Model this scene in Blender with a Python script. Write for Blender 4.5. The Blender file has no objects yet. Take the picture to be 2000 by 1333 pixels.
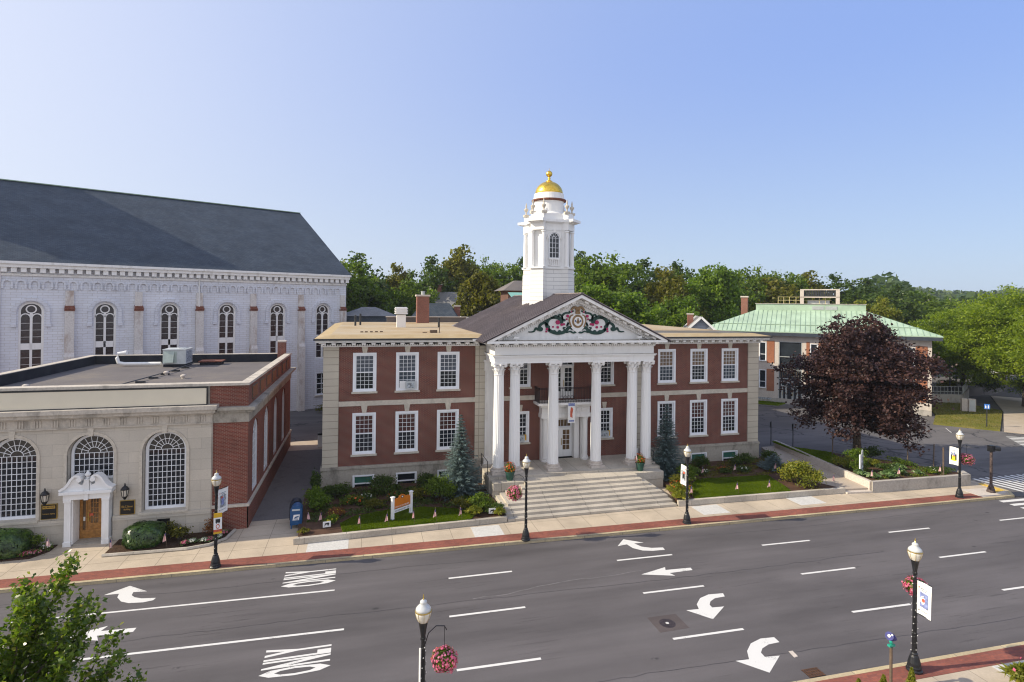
import bpy, bmesh, math, random
import numpy as np
from mathutils import Vector, Matrix
R = math.radians
PI = math.pi
sc = bpy.context.scene
col = sc.collection

# ------------------------------------------------------------------ camera
cd = bpy.data.cameras.new("camera"); cam = bpy.data.objects.new("camera", cd); col.objects.link(cam)
YAW, PIT, ROL, FPX = 0.258707672, 0.00418915953, 0.0106524728, 1088.07491
fw = Vector((math.sin(YAW)*math.cos(PIT), math.cos(YAW)*math.cos(PIT), math.sin(PIT)))
rt = Vector((math.cos(YAW), -math.sin(YAW), 0)); up = rt.cross(fw)
r2 = rt*math.cos(ROL)+up*math.sin(ROL); u2 = -rt*math.sin(ROL)+up*math.cos(ROL)
m = Matrix.Identity(4)
for i in range(3):
    m[i][0] = r2[i]; m[i][1] = u2[i]; m[i][2] = -fw[i]
m.translation = (-13.9426, -37.9779, 12.4121)
cam.matrix_world = m
cd.sensor_fit = 'HORIZONTAL'; cd.sensor_width = 36.0; cd.lens = FPX*36/2000
cd.shift_y = -78.807/2000
cd.clip_start = 0.1; cd.clip_end = 5000
sc.camera = cam

# ------------------------------------------------------------------ light
SUN_EL, SUN_AZ = R(31), R(174)           # azimuth measured from +x: the sun stands over the far left end of the street
sdir = Vector((math.cos(SUN_AZ)*math.cos(SUN_EL), math.sin(SUN_AZ)*math.cos(SUN_EL), math.sin(SUN_EL)))
w = bpy.data.worlds.new("World"); sc.world = w; w.use_nodes = True
nt = w.node_tree; nt.nodes.clear()
sky = nt.nodes.new("ShaderNodeTexSky"); sky.sky_type = 'NISHITA'; sky.sun_disc = False
sky.sun_elevation = SUN_EL; sky.sun_rotation = math.atan2(sdir.x, sdir.y)
sky.air_density = 1.0; sky.dust_density = 1.0; sky.ozone_density = 2.2; sky.altitude = 50
bg = nt.nodes.new("ShaderNodeBackground"); bg.inputs[1].default_value = 0.15
wo = nt.nodes.new("ShaderNodeOutputWorld")
# hazy summer air over the physical sky: paler toward the sun's side and the horizon, bluer away from it
def wn(ty, **kw):
    x = nt.nodes.new(ty)
    for k, v in kw.items(): setattr(x, k, v)
    return x
tcw = wn("ShaderNodeTexCoord"); dv = wn("ShaderNodeVectorMath", operation='DOT_PRODUCT'); dv.inputs[1].default_value = (math.cos(SUN_AZ), math.sin(SUN_AZ), 0)
nt.links.new(tcw.outputs["Generated"], dv.inputs[0]); sxyz = wn("ShaderNodeSeparateXYZ"); nt.links.new(tcw.outputs["Generated"], sxyz.inputs[0])
mr = wn("ShaderNodeMapRange"); mr.inputs[1].default_value = -1; nt.links.new(dv.outputs["Value"], mr.inputs[0])
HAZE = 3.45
def wramp(fac, stops):
    x = wn("ShaderNodeValToRGB"); nt.links.new(fac, x.inputs[0]); e = x.color_ramp.elements; x.color_ramp.interpolation = 'B_SPLINE'
    while len(e) < len(stops): e.new(.5)
    for k, (p, c) in enumerate(stops): e[k].position = p; e[k].color = (*c, 1)
    return x.outputs[0]
lo_ = wramp(mr.outputs[0], [(.06,(.42,.54,.76)),(.38,(.50,.60,.77)),(.60,(.58,.65,.80)),(.80,(.68,.71,.85)),(1,(.95,.90,.84))])
hi_ = wramp(mr.outputs[0], [(.06,(.25,.40,.86)),(.36,(.34,.465,.85)),(.60,(.52,.61,.89)),(.80,(.78,.81,.95)),(1,(1.0,.96,.90))])
def wmix(f, a, c):
    x = wn("ShaderNodeMix", data_type='RGBA'); 
    if isinstance(f, float): x.inputs[0].default_value = f
    else: nt.links.new(f, x.inputs[0])
    for k, v in ((6, a), (7, c)):
        if isinstance(v, tuple): x.inputs[k].default_value = (*v, 1)
        else: nt.links.new(v, x.inputs[k])
    return x.outputs[2]
m1 = wn("ShaderNodeMapRange", interpolation_type='SMOOTHSTEP'); m1.inputs[2].default_value = .42; nt.links.new(sxyz.outputs[2], m1.inputs[0])
m2 = wn("ShaderNodeMapRange", interpolation_type='SMOOTHSTEP'); m2.inputs[1].default_value = .42; nt.links.new(sxyz.outputs[2], m2.inputs[0])
air = wmix(m2.outputs[0], wmix(m1.outputs[0], lo_, hi_), (.36,.46,.76))
# added fill: unseen sky behind the viewer is brightened to light the shaded fronts
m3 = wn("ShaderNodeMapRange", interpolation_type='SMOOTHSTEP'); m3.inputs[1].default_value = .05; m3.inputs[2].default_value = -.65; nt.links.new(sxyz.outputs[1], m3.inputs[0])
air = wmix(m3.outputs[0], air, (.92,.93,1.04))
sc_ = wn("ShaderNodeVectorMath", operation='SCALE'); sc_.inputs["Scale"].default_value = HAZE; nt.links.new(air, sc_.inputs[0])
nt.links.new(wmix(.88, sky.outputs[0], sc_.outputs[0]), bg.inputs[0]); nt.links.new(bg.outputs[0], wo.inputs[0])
sl = bpy.data.lights.new("sun", 'SUN'); sl.energy = 3.2; sl.angle = R(0.5); sl.color = (1.0, 0.89, 0.70)
so = bpy.data.objects.new("sun", sl); col.objects.link(so); so.location = (-40, 0, 60)
so.rotation_euler = sdir.to_track_quat('Z', 'Y').to_euler()
sc.view_settings.view_transform = 'Standard'; sc.view_settings.look = 'None'
sc.view_settings.gamma = 1.0; sc.view_settings.use_curve_mapping = False
sc.view_settings.exposure = 0.95
sc.cycles.max_bounces = 6; sc.cycles.transparent_max_bounces = 6; sc.cycles.use_denoising = True; sc.cycles.filter_width = 1.15; sc.cycles.sample_clamp_indirect = 6

# ------------------------------------------------------------------ materials
M = {}
class NT:
    def __init__(s, name):
        s.m = bpy.data.materials.new(name); s.m.use_nodes = True; s.t = s.m.node_tree
        s.b = s.t.nodes["Principled BSDF"]; s.tc = s.t.nodes.new("ShaderNodeTexCoord"); M[name] = s.m
    def n(s, ty, **kw):
        x = s.t.nodes.new(ty)
        for k, v in kw.items():
            if k in x.inputs: s.set(x.inputs[k], v)
            else: setattr(x, k, v)
        return x
    def set(s, inp, v):
        if hasattr(v, "is_output") or isinstance(v, bpy.types.NodeSocket): s.t.links.new(v, inp)
        elif isinstance(v, (tuple, list)) and len(v) == 3 and inp.type == 'RGBA': inp.default_value = (*v, 1)
        else: inp.default_value = v
    def noise(s, scale, detail=3, rough=.55, co=None, stretch=None):
        v = co or s.tc.outputs["Object"]
        if stretch:
            mp = s.n("ShaderNodeMapping"); s.set(mp.inputs[0], v); mp.inputs["Scale"].default_value = stretch; v = mp.outputs[0]
        x = s.n("ShaderNodeTexNoise"); s.set(x.inputs["Vector"], v)
        x.inputs["Scale"].default_value = scale; x.inputs["Detail"].default_value = detail; x.inputs["Roughness"].default_value = rough
        return x.outputs["Fac"]
    def ramp(s, fac, stops):
        x = s.n("ShaderNodeValToRGB"); s.set(x.inputs[0], fac); e = x.color_ramp.elements
        while len(e) < len(stops): e.new(0.5)
        for k, (p, c) in enumerate(stops):
            e[k].position = p; e[k].color = (*c, 1) if not isinstance(c, (int, float)) else (c, c, c, 1)
        return x.outputs[0]
    def mix(s, fac, a, b, mode='MIX'):
        x = s.n("ShaderNodeMix", data_type='RGBA', blend_type=mode)
        s.set(x.inputs["Factor"], fac); s.set(x.inputs["A"] if False else x.inputs[6], a); s.set(x.inputs[7], b)
        return x.outputs[2]
    def bump(s, h, strength=.3, dist=.02):
        x = s.n("ShaderNodeBump"); s.set(x.inputs["Height"], h); x.inputs["Strength"].default_value = strength
        x.inputs["Distance"].default_value = dist; s.set(s.b.inputs["Normal"], x.outputs[0])
    def fin(s, colr, rough=.7, metal=0., spec=.5):
        s.set(s.b.inputs["Base Color"], colr); s.set(s.b.inputs["Roughness"], rough)
        s.b.inputs["Metallic"].default_value = metal; s.b.inputs["Specular IOR Level"].default_value = spec
        return s.m
    def uv(s): return s.tc.outputs["UV"]

def plain(name, c, rough=.6, metal=0., var=.12, scale=3., spec=.4):
    t = NT(name); f = t.noise(scale, 4)
    lo = tuple(x*(1-var) for x in c); hi = tuple(min(1, x*(1+var)) for x in c)
    return t.fin(t.ramp(f, [(.3, lo), (.7, hi)]), rough, metal, spec)

def brick(name, c1, c2, mortar, bw=.215, bh=.072, var=.25, dirt=(.75, 1.08), offset=.5, mort=.011, bump=.4, rough=.85):
    t = NT(name)
    b = t.n("ShaderNodeTexBrick", offset=offset); t.set(b.inputs["Vector"], t.uv())
    b.inputs["Scale"].default_value = 1; b.inputs["Brick Width"].default_value = bw; b.inputs["Row Height"].default_value = bh
    b.inputs["Mortar Size"].default_value = mort; b.inputs["Mortar Smooth"].default_value = .2
    t.set(b.inputs["Color1"], c1); t.set(b.inputs["Color2"], c2); t.set(b.inputs["Mortar"], mortar)
    f = t.noise(.5, 5, .6); g = t.ramp(f, [(.3, dirt[0]), (.7, dirt[1])])
    c = t.mix(1, b.outputs[0], g, 'MULTIPLY')
    f2 = t.noise(14, 2); c = t.mix(var, c, t.ramp(f2, [(.3, .55), (.7, 1.35)]), 'MULTIPLY')
    t.bump(b.outputs["Fac"], -bump, .01)
    return t.fin(c, rough, 0, .25)

brick("brick_hall", (.185, .052, .038), (.115, .036, .032), (.26, .17, .13))
brick("brick_bank", (.215, .052, .034), (.15, .04, .03), (.27, .17, .13))
brick("brick_annex", (.36, .115, .05), (.30, .09, .042), (.33, .2, .13))
brick("brick_brown", (.13, .05, .035), (.09, .04, .03), (.16, .12, .1))
brick("brick_chimney", (.27, .075, .045), (.19, .055, .036), (.3, .22, .18))
brick("brick_paving", (.29, .095, .065), (.21, .075, .058), (.2, .09, .07), bw=.2, bh=.1, dirt=(.7, 1.15), mort=.008)
brick("ashlar", (.56, .51, .43), (.49, .45, .385), (.37, .33, .28), bw=1.35, bh=.56, var=.12, dirt=(.84, 1.06), mort=.008, bump=.15)
brick("quoin_stone", (.54, .49, .40), (.50, .455, .37), (.33, .29, .24), bw=3.1, bh=.46, var=.1, dirt=(.88, 1.06), mort=.025, offset=0, bump=.6)
brick("sidewalk", (.51, .425, .32), (.47, .395, .305), (.23, .195, .15), bw=1.55, bh=1.55, var=.14, dirt=(.78, 1.1), offset=0, mort=.013, bump=.3)
brick("granite_slab", (.50, .45, .375), (.45, .41, .35), (.17, .155, .135), bw=2.3, bh=5, var=.3, dirt=(.72, 1.1), mort=.012, offset=.4, bump=.3)
brick("kerb_granite", (.52, .43, .26), (.45, .37, .24), (.2, .18, .15), bw=2.2, bh=5, var=.3, dirt=(.75, 1.1), mort=.015, offset=.3)
brick("slate", (.034, .046, .062), (.056, .068, .082), (.02, .026, .034), bw=.32, bh=.2, var=.35, dirt=(.75, 1.25), mort=.012, bump=.3, rough=.55)
brick("shingle_gray", (.21, .21, .21), (.26, .255, .25), (.15, .15, .15), bw=.4, bh=.18, var=.4, mort=.01)
brick("clapboard_white", (.78, .77, .74), (.74, .73, .71), (.36, .36, .37), bw=60, bh=.3, var=.06, dirt=(.92, 1.03), mort=.014, bump=.5, rough=.55)
brick("clapboard_grey", (.42, .45, .5), (.39, .42, .47), (.2, .21, .24), bw=60, bh=.2, var=.06, mort=.012)
brick("clapboard_cream", (.62, .55, .45), (.58, .52, .43), (.3, .26, .2), bw=60, bh=.2, var=.06, mort=.012)

def limestone(name, c, stain=(.12, .11, .095), amt=.55):
    t = NT(name); f = t.noise(1.3, 6, .65, stretch=(1, 1, .45)); g = t.noise(9, 3)
    a = t.ramp(g, [(.3, tuple(x*.86 for x in c)), (.7, tuple(x*1.1 for x in c))])
    k = t.ramp(f, [(.50, 0.), (.68, amt)])
    t.bump(g, .15, .02)
    return t.fin(t.mix(k, a, stain), .85, 0, .25)
limestone("limestone", (.52, .47, .40))
limestone("limestone_dirty", (.36, .33, .28), (.07, .065, .055), .7)
limestone("limestone_clean", (.55, .50, .42), (.3, .27, .22), .35)
limestone("concrete_wall", (.40, .37, .33), (.16, .15, .13), .6)
limestone("concrete_pale", (.55, .49, .43), (.35, .31, .27), .35)
limestone("concrete_new", (.55, .54, .51), (.42, .41, .39), .4)
def paintwork(name, c, grime, amt):
    t = NT(name); f = t.noise(1.1, 6, .65, stretch=(1.6, 1.6, .35)); k = t.ramp(f, [(.52, 0.), (.72, amt)])
    t.fin(t.mix(k, c, grime), .5, 0, .4)
paintwork("white_trim_aged", (.80, .79, .77), (.40, .38, .34), .5)

paintwork("white_paint", (.80, .80, .79), (.5, .49, .46), .35)
plain("white_window", (.80, .82, .85), .4, 0, .04, 2)
plain("cream_board", (.66, .60, .47), .5, 0, .03, 1)
plain("black_iron", (.012, .013, .016), .35, 0, .3, 8)
plain("dark_metal", (.03, .032, .035), .4, 0, .3, 4)
plain("galvanised", (.42, .44, .43), .45, .3, .12, 3)
plain("ac_green", (.36, .42, .38), .5, .1, .1, 2)
plain("ac_side", (.5, .53, .53), .5, .1, .1, 2)
plain("rust", (.17, .06, .038), .9, 0, .5, 9)
plain("copper_green", (.335, .445, .335), .55, .0, .16, .7)
plain("copper_rib", (.25, .35, .26), .6, 0, .15, 2)
plain("fascia_grey", (.04, .05, .068), .6, 0, .15, 2)
plain("wood_door", (.36, .17, .045), .4, 0, .35, 7)
plain("wood_post", (.12, .085, .06), .8, 0, .3, 8)
plain("bark", (.085, .065, .05), .95, 0, .5, 12)
plain("yellow_paint", (.62, .40, .05), .6, 0, .2, 5)
plain("yellow_rail", (.55, .48, .24), .5, 0, .1, 3)
plain("gold_letter", (.5, .33, .08), .35, .6, .1, 5)
plain("black_board", (.008, .009, .009), .35, 0, .2, 5)
plain("mail_blue", (.012, .075, .20), .35, 0, .12, 4)
plain("mail_dark", (.01, .016, .03), .45, 0, .2, 4)
plain("orange_board", (.55, .16, .012), .4, 0, .08, 4)
plain("paper_white", (.78, .78, .76), .6, 0, .04, 4)
plain("print_grey", (.3, .33, .36), .6, 0, .8, 9)
plain("print_blue", (.2, .24, .45), .6, 0, .5, 9)
plain("print_red", (.5, .1, .05), .6, 0, .3, 9)
plain("print_yellow", (.75, .72, .02), .6, 0, .15, 9)
plain("print_black", (.02, .02, .02), .6, 0, .3, 9)
plain("bus_yellow", (.65, .38, .02), .5, 0, .1, 4)
plain("sign_blue", (.04, .16, .5), .4, 0, .1, 4)
plain("crest_green", (.008, .045, .035), .5, 0, .3, 6)
plain("crest_red", (.40, .012, .10), .5, 0, .2, 6)
plain("crest_gold", (.24, .15, .07), .5, .2, .3, 6)
plain("crest_blue", (.03, .07, .2), .5, 0, .2, 6)
plain("pot_green", (.02, .07, .05), .5, 0, .2, 4)
plain("flag_blue", (.02, .03, .16), .7, 0, .1, 4)
plain("leaf_core", (.01, .02, .006), .9, 0, .3, 8, .1)
plain("tar_seal", (.055, .05, .052), .6, 0, .3, 5)
plain("scuff_pale", (.145, .135, .135), .8, 0, .3, 4)
plain("soil", (.06, .036, .024), 1, 0, .5, 14, .1)
plain("skylight_glass", (.2, .42, .33), .3, 0, .1, 2)
plain("brass", (.5, .36, .1), .3, .8, .2, 5)
plain("spot_lens", (.015, .02, .16), .6, 0, .3, 5)
plain("teal_plastic", (.02, .3, .22), .5, 0, .2, 5)
plain("rope_light", (.7, .7, .68), .5, 0, .1, 5)
plain("weathered_paint", (.07, .05, .045), .8, 0, .8, 7)
plain("iron_grate", (.12, .06, .03), .7, .3, .3, 10)
plain("manhole_iron", (.045, .035, .038), .6, .2, .5, 12)
plain("interior_tan", (.32, .22, .12), .6, 0, .4, 3)

def flagcloth():
    t = NT("flag_stripes"); wv = t.n("ShaderNodeTexWave", wave_type='BANDS', bands_direction='Y')
    t.set(wv.inputs["Vector"], t.uv()); wv.inputs["Scale"].default_value = 7.0
    t.fin(t.ramp(wv.outputs["Fac"], [(.45, (.5, .10, .12)), (.55, (.75, .70, .68))]), .8)
flagcloth()

def gold():
    t = NT("gold_leaf"); f = t.noise(5, 5); g = t.noise(16, 2)
    c = t.ramp(f, [(.35, (.62, .40, .05)), (.6, (.80, .56, .10)), (.75, (.45, .30, .07))])
    t.bump(g, .5, .03)
    t.fin(c, t.ramp(g, [(.3, .22), (.7, .42)]), .85)
gold()

def church_paint():
    t = NT("church_paint")
    b = t.n("ShaderNodeTexBrick", offset=.5); t.set(b.inputs["Vector"], t.uv())
    b.inputs["Scale"].default_value = 1; b.inputs["Brick Width"].default_value = .7; b.inputs["Row Height"].default_value = .23
    b.inputs["Mortar Size"].default_value = .018; b.inputs["Mortar Smooth"].default_value = .5
    t.set(b.inputs["Color1"], (.70, .72, .78)); t.set(b.inputs["Color2"], (.65, .67, .73)); t.set(b.inputs["Mortar"], (.5, .49, .49))
    f = t.noise(.42, 8, .75, stretch=(1, 1, .7)); f2 = t.noise(7, 4, .7, stretch=(.45, .45, 2.2))
    f3 = t.n("ShaderNodeMath", operation='MULTIPLY'); t.set(f3.inputs[0], f); t.set(f3.inputs[1], f2)
    k = t.ramp(f3.outputs[0], [(.32, 0.), (.39, .6)])
    c = t.mix(k, b.outputs[0], t.ramp(t.noise(3, 3), [(.35, (.24, .16, .11)), (.65, (.46, .42, .36))]))
    c = t.mix(.35, c, t.ramp(t.noise(.25, 4), [(.35, .75), (.65, 1.1)]), 'MULTIPLY')
    t.bump(b.outputs["Fac"], -.4, .01)
    t.fin(c, .7, 0, .3)
church_paint()
limestone("church_stained", (.64, .61, .58), (.30, .19, .13), .6)
membrane_alley = limestone("alley_pavement", (.16, .15, .15), (.10, .095, .095), .6)

def membrane(name, a, b2, c3, s=.35):
    t = NT(name); f = t.noise(s, 6, .65); g = t.noise(30, 2)
    c = t.ramp(f, [(.32, a), (.52, b2), (.7, c3)])
    t.fin(t.mix(.3, c, t.ramp(g, [(.3, .7), (.7, 1.3)]), 'MULTIPLY'), .85, 0, .25)
membrane("roof_tan", (.33, .23, .12), (.41, .32, .20), (.43, .365, .265), .25)
membrane("roof_tan_edge", (.34, .25, .135), (.39, .30, .17), (.42, .34, .22), .8)
membrane("roof_grey", (.115, .105, .105), (.145, .13, .125), (.19, .165, .14), .3)
membrane("roof_rubber", (.012, .014, .02), (.02, .022, .03), (.03, .032, .04), .8)
membrane("roof_metal", (.030, .024, .027), (.042, .033, .036), (.055, .045, .045), .5)
membrane("roof_rib", (.22, .19, .19), (.26, .22, .22), (.3, .26, .26), .5)
membrane("ground_earth", (.07, .075, .03), (.1, .1, .05), (.13, .11, .07), .08)
membrane("mulch", (.05, .028, .018), (.085, .045, .028), (.12, .07, .045), 1.2)
membrane("path_concrete", (.37, .31, .25), (.43, .36, .29), (.46, .40, .33), .6)

def asphalt(name, base, cracks=0., s=1.):
    t = NT(name); f = t.noise(.22, 6, .6, stretch=(.35, 1, 1)); g = t.noise(45, 3, .7); h = t.noise(1.6, 5, .65)
    c = t.ramp(f, [(.3, tuple(x*.84 for x in base)), (.7, tuple(x*1.16 for x in base))])
    c = t.mix(.5, c, t.ramp(g, [(.25, .55), (.75, 1.45)]), 'MULTIPLY')
    # wheel-lane wear and oil drip lines run along the street
    mp = t.n("ShaderNodeMapping"); t.set(mp.inputs[0], t.tc.outputs["Object"]); mp.inputs["Scale"].default_value = (.04, 1.1, 1)
    nz = t.n("ShaderNodeTexNoise"); t.set(nz.inputs["Vector"], mp.outputs[0]); nz.inputs["Scale"].default_value = 1.2; nz.inputs["Detail"].default_value = 4
    c = t.mix(.6, c, t.ramp(nz.outputs["Fac"], [(.3, .78), (.7, 1.2)]), 'MULTIPLY')
    sp = t.n("ShaderNodeTexVoronoi", feature='F1'); mp2 = t.n("ShaderNodeMapping"); t.set(mp2.inputs[0], t.tc.outputs["Object"]); mp2.inputs["Scale"].default_value = (.5, .9, 1)
    t.set(sp.inputs["Vector"], mp2.outputs[0]); sp.inputs["Scale"].default_value = .8
    big = t.ramp(t.noise(.35, 5, .6, stretch=(.25, .8, 1)), [(.35, .72), (.5, 1.0), (.68, 1.18)]); c = t.mix(.75, c, big, "MULTIPLY")
    spots = t.ramp(sp.outputs["Distance"], [(.035, .62), (.075, 0.)])
    sel = t.ramp(h, [(.49, 0.), (.54, 1.)])
    k = t.n("ShaderNodeMath", operation='MULTIPLY'); t.set(k.inputs[0], spots); t.set(k.inputs[1], sel)
    c = t.mix(k.outputs[0], c, (.02, .02, .022))
    # faint scuffed streaks
    mp3 = t.n("ShaderNodeMapping"); t.set(mp3.inputs[0], t.tc.outputs["Object"]); mp3.inputs["Scale"].default_value = (.35, 5.5, 1)
    n3 = t.n("ShaderNodeTexNoise"); t.set(n3.inputs["Vector"], mp3.outputs[0]); n3.inputs["Scale"].default_value = 1.; n3.inputs["Detail"].default_value = 6; n3.inputs["Roughness"].default_value = .75
    zone = t.ramp(t.noise(.13, 3), [(.44, 0.), (.58, 1.)])
    k3 = t.n("ShaderNodeMath", operation='MULTIPLY'); t.set(k3.inputs[0], t.ramp(n3.outputs["Fac"], [(.57, 0.), (.66, .75)])); t.set(k3.inputs[1], zone)
    c = t.mix(k3.outputs[0], c, tuple(x*.45 for x in base))
    if cracks:
        v = t.n("ShaderNodeTexVoronoi", feature='DISTANCE_TO_EDGE'); dn = t.n("ShaderNodeTexNoise"); dn.inputs["Scale"].default_value = .6; dn.inputs["Detail"].default_value = 5
        t.set(dn.inputs["Vector"], t.tc.outputs["Object"])
        va = t.n("ShaderNodeVectorMath", operation='MULTIPLY_ADD'); t.set(va.inputs[0], dn.outputs["Color"]); va.inputs[1].default_value = (4, 4, 0); t.set(va.inputs[2], t.tc.outputs["Object"])
        t.set(v.inputs["Vector"], va.outputs[0]); v.inputs["Scale"].default_value = .14
        kk = t.ramp(v.outputs["Distance"], [(.006, cracks), (.013, 0.)])
        c = t.mix(kk, c, (.028, .028, .032))
    t.bump(g, .12, .01)
    t.fin(c, .82, 0, .3)
asphalt("asphalt_street", (.106, .097, .099))
asphalt("asphalt_side", (.120, .112, .110), .8)
asphalt("asphalt_patch", (.085, .07, .068))

def marking():
    t = NT("marking_paint"); g = t.noise(26, 4, .75); f = t.noise(2., 3)
    mx = t.n("ShaderNodeMath", operation='MULTIPLY'); t.set(mx.inputs[0], g); t.set(mx.inputs[1], f)
    k = t.ramp(mx.outputs[0], [(.33, 0.), (.40, .8)])
    t.fin(t.mix(k, (.66, .65, .62), (.2, .19, .18)), .6)
marking()

def glass(name, c=(.010, .013, .018), rough=.04, wob=.06, sc_=1.3):
    t = NT(name); f = t.noise(sc_, 2); t.bump(f, wob, .05)
    t.fin(t.ramp(t.noise(.8, 2), [(.3, c), (.7, tuple(x*1.8 for x in c))]), rough, 0, .6)
glass("glass_dark"); glass("glass_blind", (.03, .10, .075), .15); glass("glass_warm", (.10, .06, .03), .12)  # glass_warm: in the hall's right upper panes its colour paints in reflected brick
glass("glass_church", (.02, .014, .016), .25, .4, 6.)
glass("glass_refl_red", (.055, .022, .02), .08); glass("glass_refl_sky", (.03, .04, .055), .05)  # reddish and sky-blue reflections painted into the glass colour
glass("glass_screen", (.012, .016, .02), .2, .1)

def globe():
    t = NT("lamp_globe"); t.b.inputs["Transmission Weight"].default_value = .25
    t.fin((.80, .76, .66), .18, 0, .6)
    t2 = NT("lamp_lid"); t2.b.inputs["Transmission Weight"].default_value = .3
    t2.fin((.72, .74, .74), .12, 0, .8)
globe()

def leaf(name, cols, trans=.35, rough=.5, spec=.35):
    """cols: dark to light stops; uv.x is random per leaf, uv.y per clump"""
    t = NT(name); sx = t.n("ShaderNodeSeparateXYZ"); t.set(sx.inputs[0], t.uv())
    a = t.n("ShaderNodeMath", operation='MULTIPLY_ADD'); t.set(a.inputs[0], sx.outputs[0]); a.inputs[1].default_value = .55
    b = t.n("ShaderNodeMath", operation='MULTIPLY'); t.set(b.inputs[0], sx.outputs[1]); b.inputs[1].default_value = .45
    t.set(a.inputs[2], b.outputs[0])
    n = len(cols); c = t.ramp(a.outputs[0], [(i/(n-1), x) for i, x in enumerate(cols)])
    t.fin(c, rough, 0, spec)
    tr = t.n("ShaderNodeBsdfTranslucent"); t.set(tr.inputs[0], t.mix(1, c, (1.5, 1.6, .8), 'MULTIPLY'))
    ms = t.n("ShaderNodeMixShader"); ms.inputs[0].default_value = trans
    t.t.links.new(t.b.outputs[0], ms.inputs[1]); t.t.links.new(tr.outputs[0], ms.inputs[2])
    t.t.links.new(ms.outputs[0], t.t.nodes["Material Output"].inputs[0])
leaf("leaf_maple", [(.014, .008, .009), (.034, .016, .017), (.07, .034, .030), (.115, .062, .046)], .2, .5, .3)
leaf("leaf_dark", [(.022, .050, .008), (.055, .095, .014), (.12, .165, .024)], .4)
leaf("leaf_mid", [(.045, .085, .008), (.10, .155, .014), (.19, .245, .026)], .45)
leaf("leaf_olive", [(.06, .07, .008), (.125, .125, .013), (.23, .20, .025)], .45)
leaf("leaf_bright", [(.05, .10, .008), (.11, .18, .012), (.22, .30, .028)], .45)
leaf("leaf_yellow", [(.09, .12, .01), (.18, .20, .02), (.32, .28, .03)], .4)
leaf("leaf_locust", [(.08, .13, .006), (.16, .22, .010), (.28, .34, .018)], .45)
leaf("leaf_pear", [(.026, .06, .006), (.075, .13, .010), (.15, .21, .018), (.34, .30, .05)], .45, .3, .45)
leaf("leaf_hedge", [(.008, .024, .004), (.035, .085, .012), (.11, .19, .03)], .3, .28, .7)
leaf("needle_blue", [(.05, .085, .085), (.10, .15, .15), (.20, .26, .25)], .15, .6)
leaf("leaf_hosta", [(.05, .10, .03), (.12, .20, .07), (.28, .36, .16)], .3, .4)
leaf("leaf_rust", [(.10, .03, .015), (.2, .07, .02), (.3, .16, .04)], .3)
leaf("grass_blade", [(.06, .10, .004), (.105, .155, .006), (.16, .215, .012)], .45, .6, .15)
leaf("grass_dry", [(.09, .10, .02), (.14, .14, .03), (.22, .19, .05)], .3, .7, .1)
leaf("bloom_pink", [(.45, .05, .14), (.65, .14, .26), (.75, .34, .42)], .3)
leaf("bloom_white", [(.6, .58, .55), (.75, .74, .7), (.8, .8, .78)], .3)
leaf("bloom_red", [(.45, .03, .01), (.6, .10, .02), (.65, .3, .03)], .3)
leaf("bloom_yellow", [(.5, .38, .02), (.65, .55, .03), (.72, .66, .1)], .3)
leaf("bloom_mix", [(.45, .04, .12), (.6, .12, .2), (.72, .6, .6)], .3)
leaf("leaf_far", [(.04, .07, .025), (.065, .105, .035), (.11, .15, .05)], .35)

def turf():
    t = NT("lawn_turf"); f = t.noise(.7, 5); g = t.noise(40, 3, .7)
    c = t.ramp(f, [(.3, (.08, .125, .005)), (.7, (.125, .17, .009))])
    t.fin(t.mix(.7, c, t.ramp(g, [(.25, .4), (.75, 1.6)]), 'MULTIPLY'), 1, 0, .1)
    t = NT("lawn_dry"); f = t.noise(.5, 5); g = t.noise(20, 3, .7)
    c = t.ramp(f, [(.3, (.10, .12, .02)), (.55, (.17, .155, .04)), (.75, (.25, .2, .07))])
    t.fin(t.mix(.6, c, t.ramp(g, [(.25, .5), (.75, 1.5)]), 'MULTIPLY'), 1, 0, .1)
turf()

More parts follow.
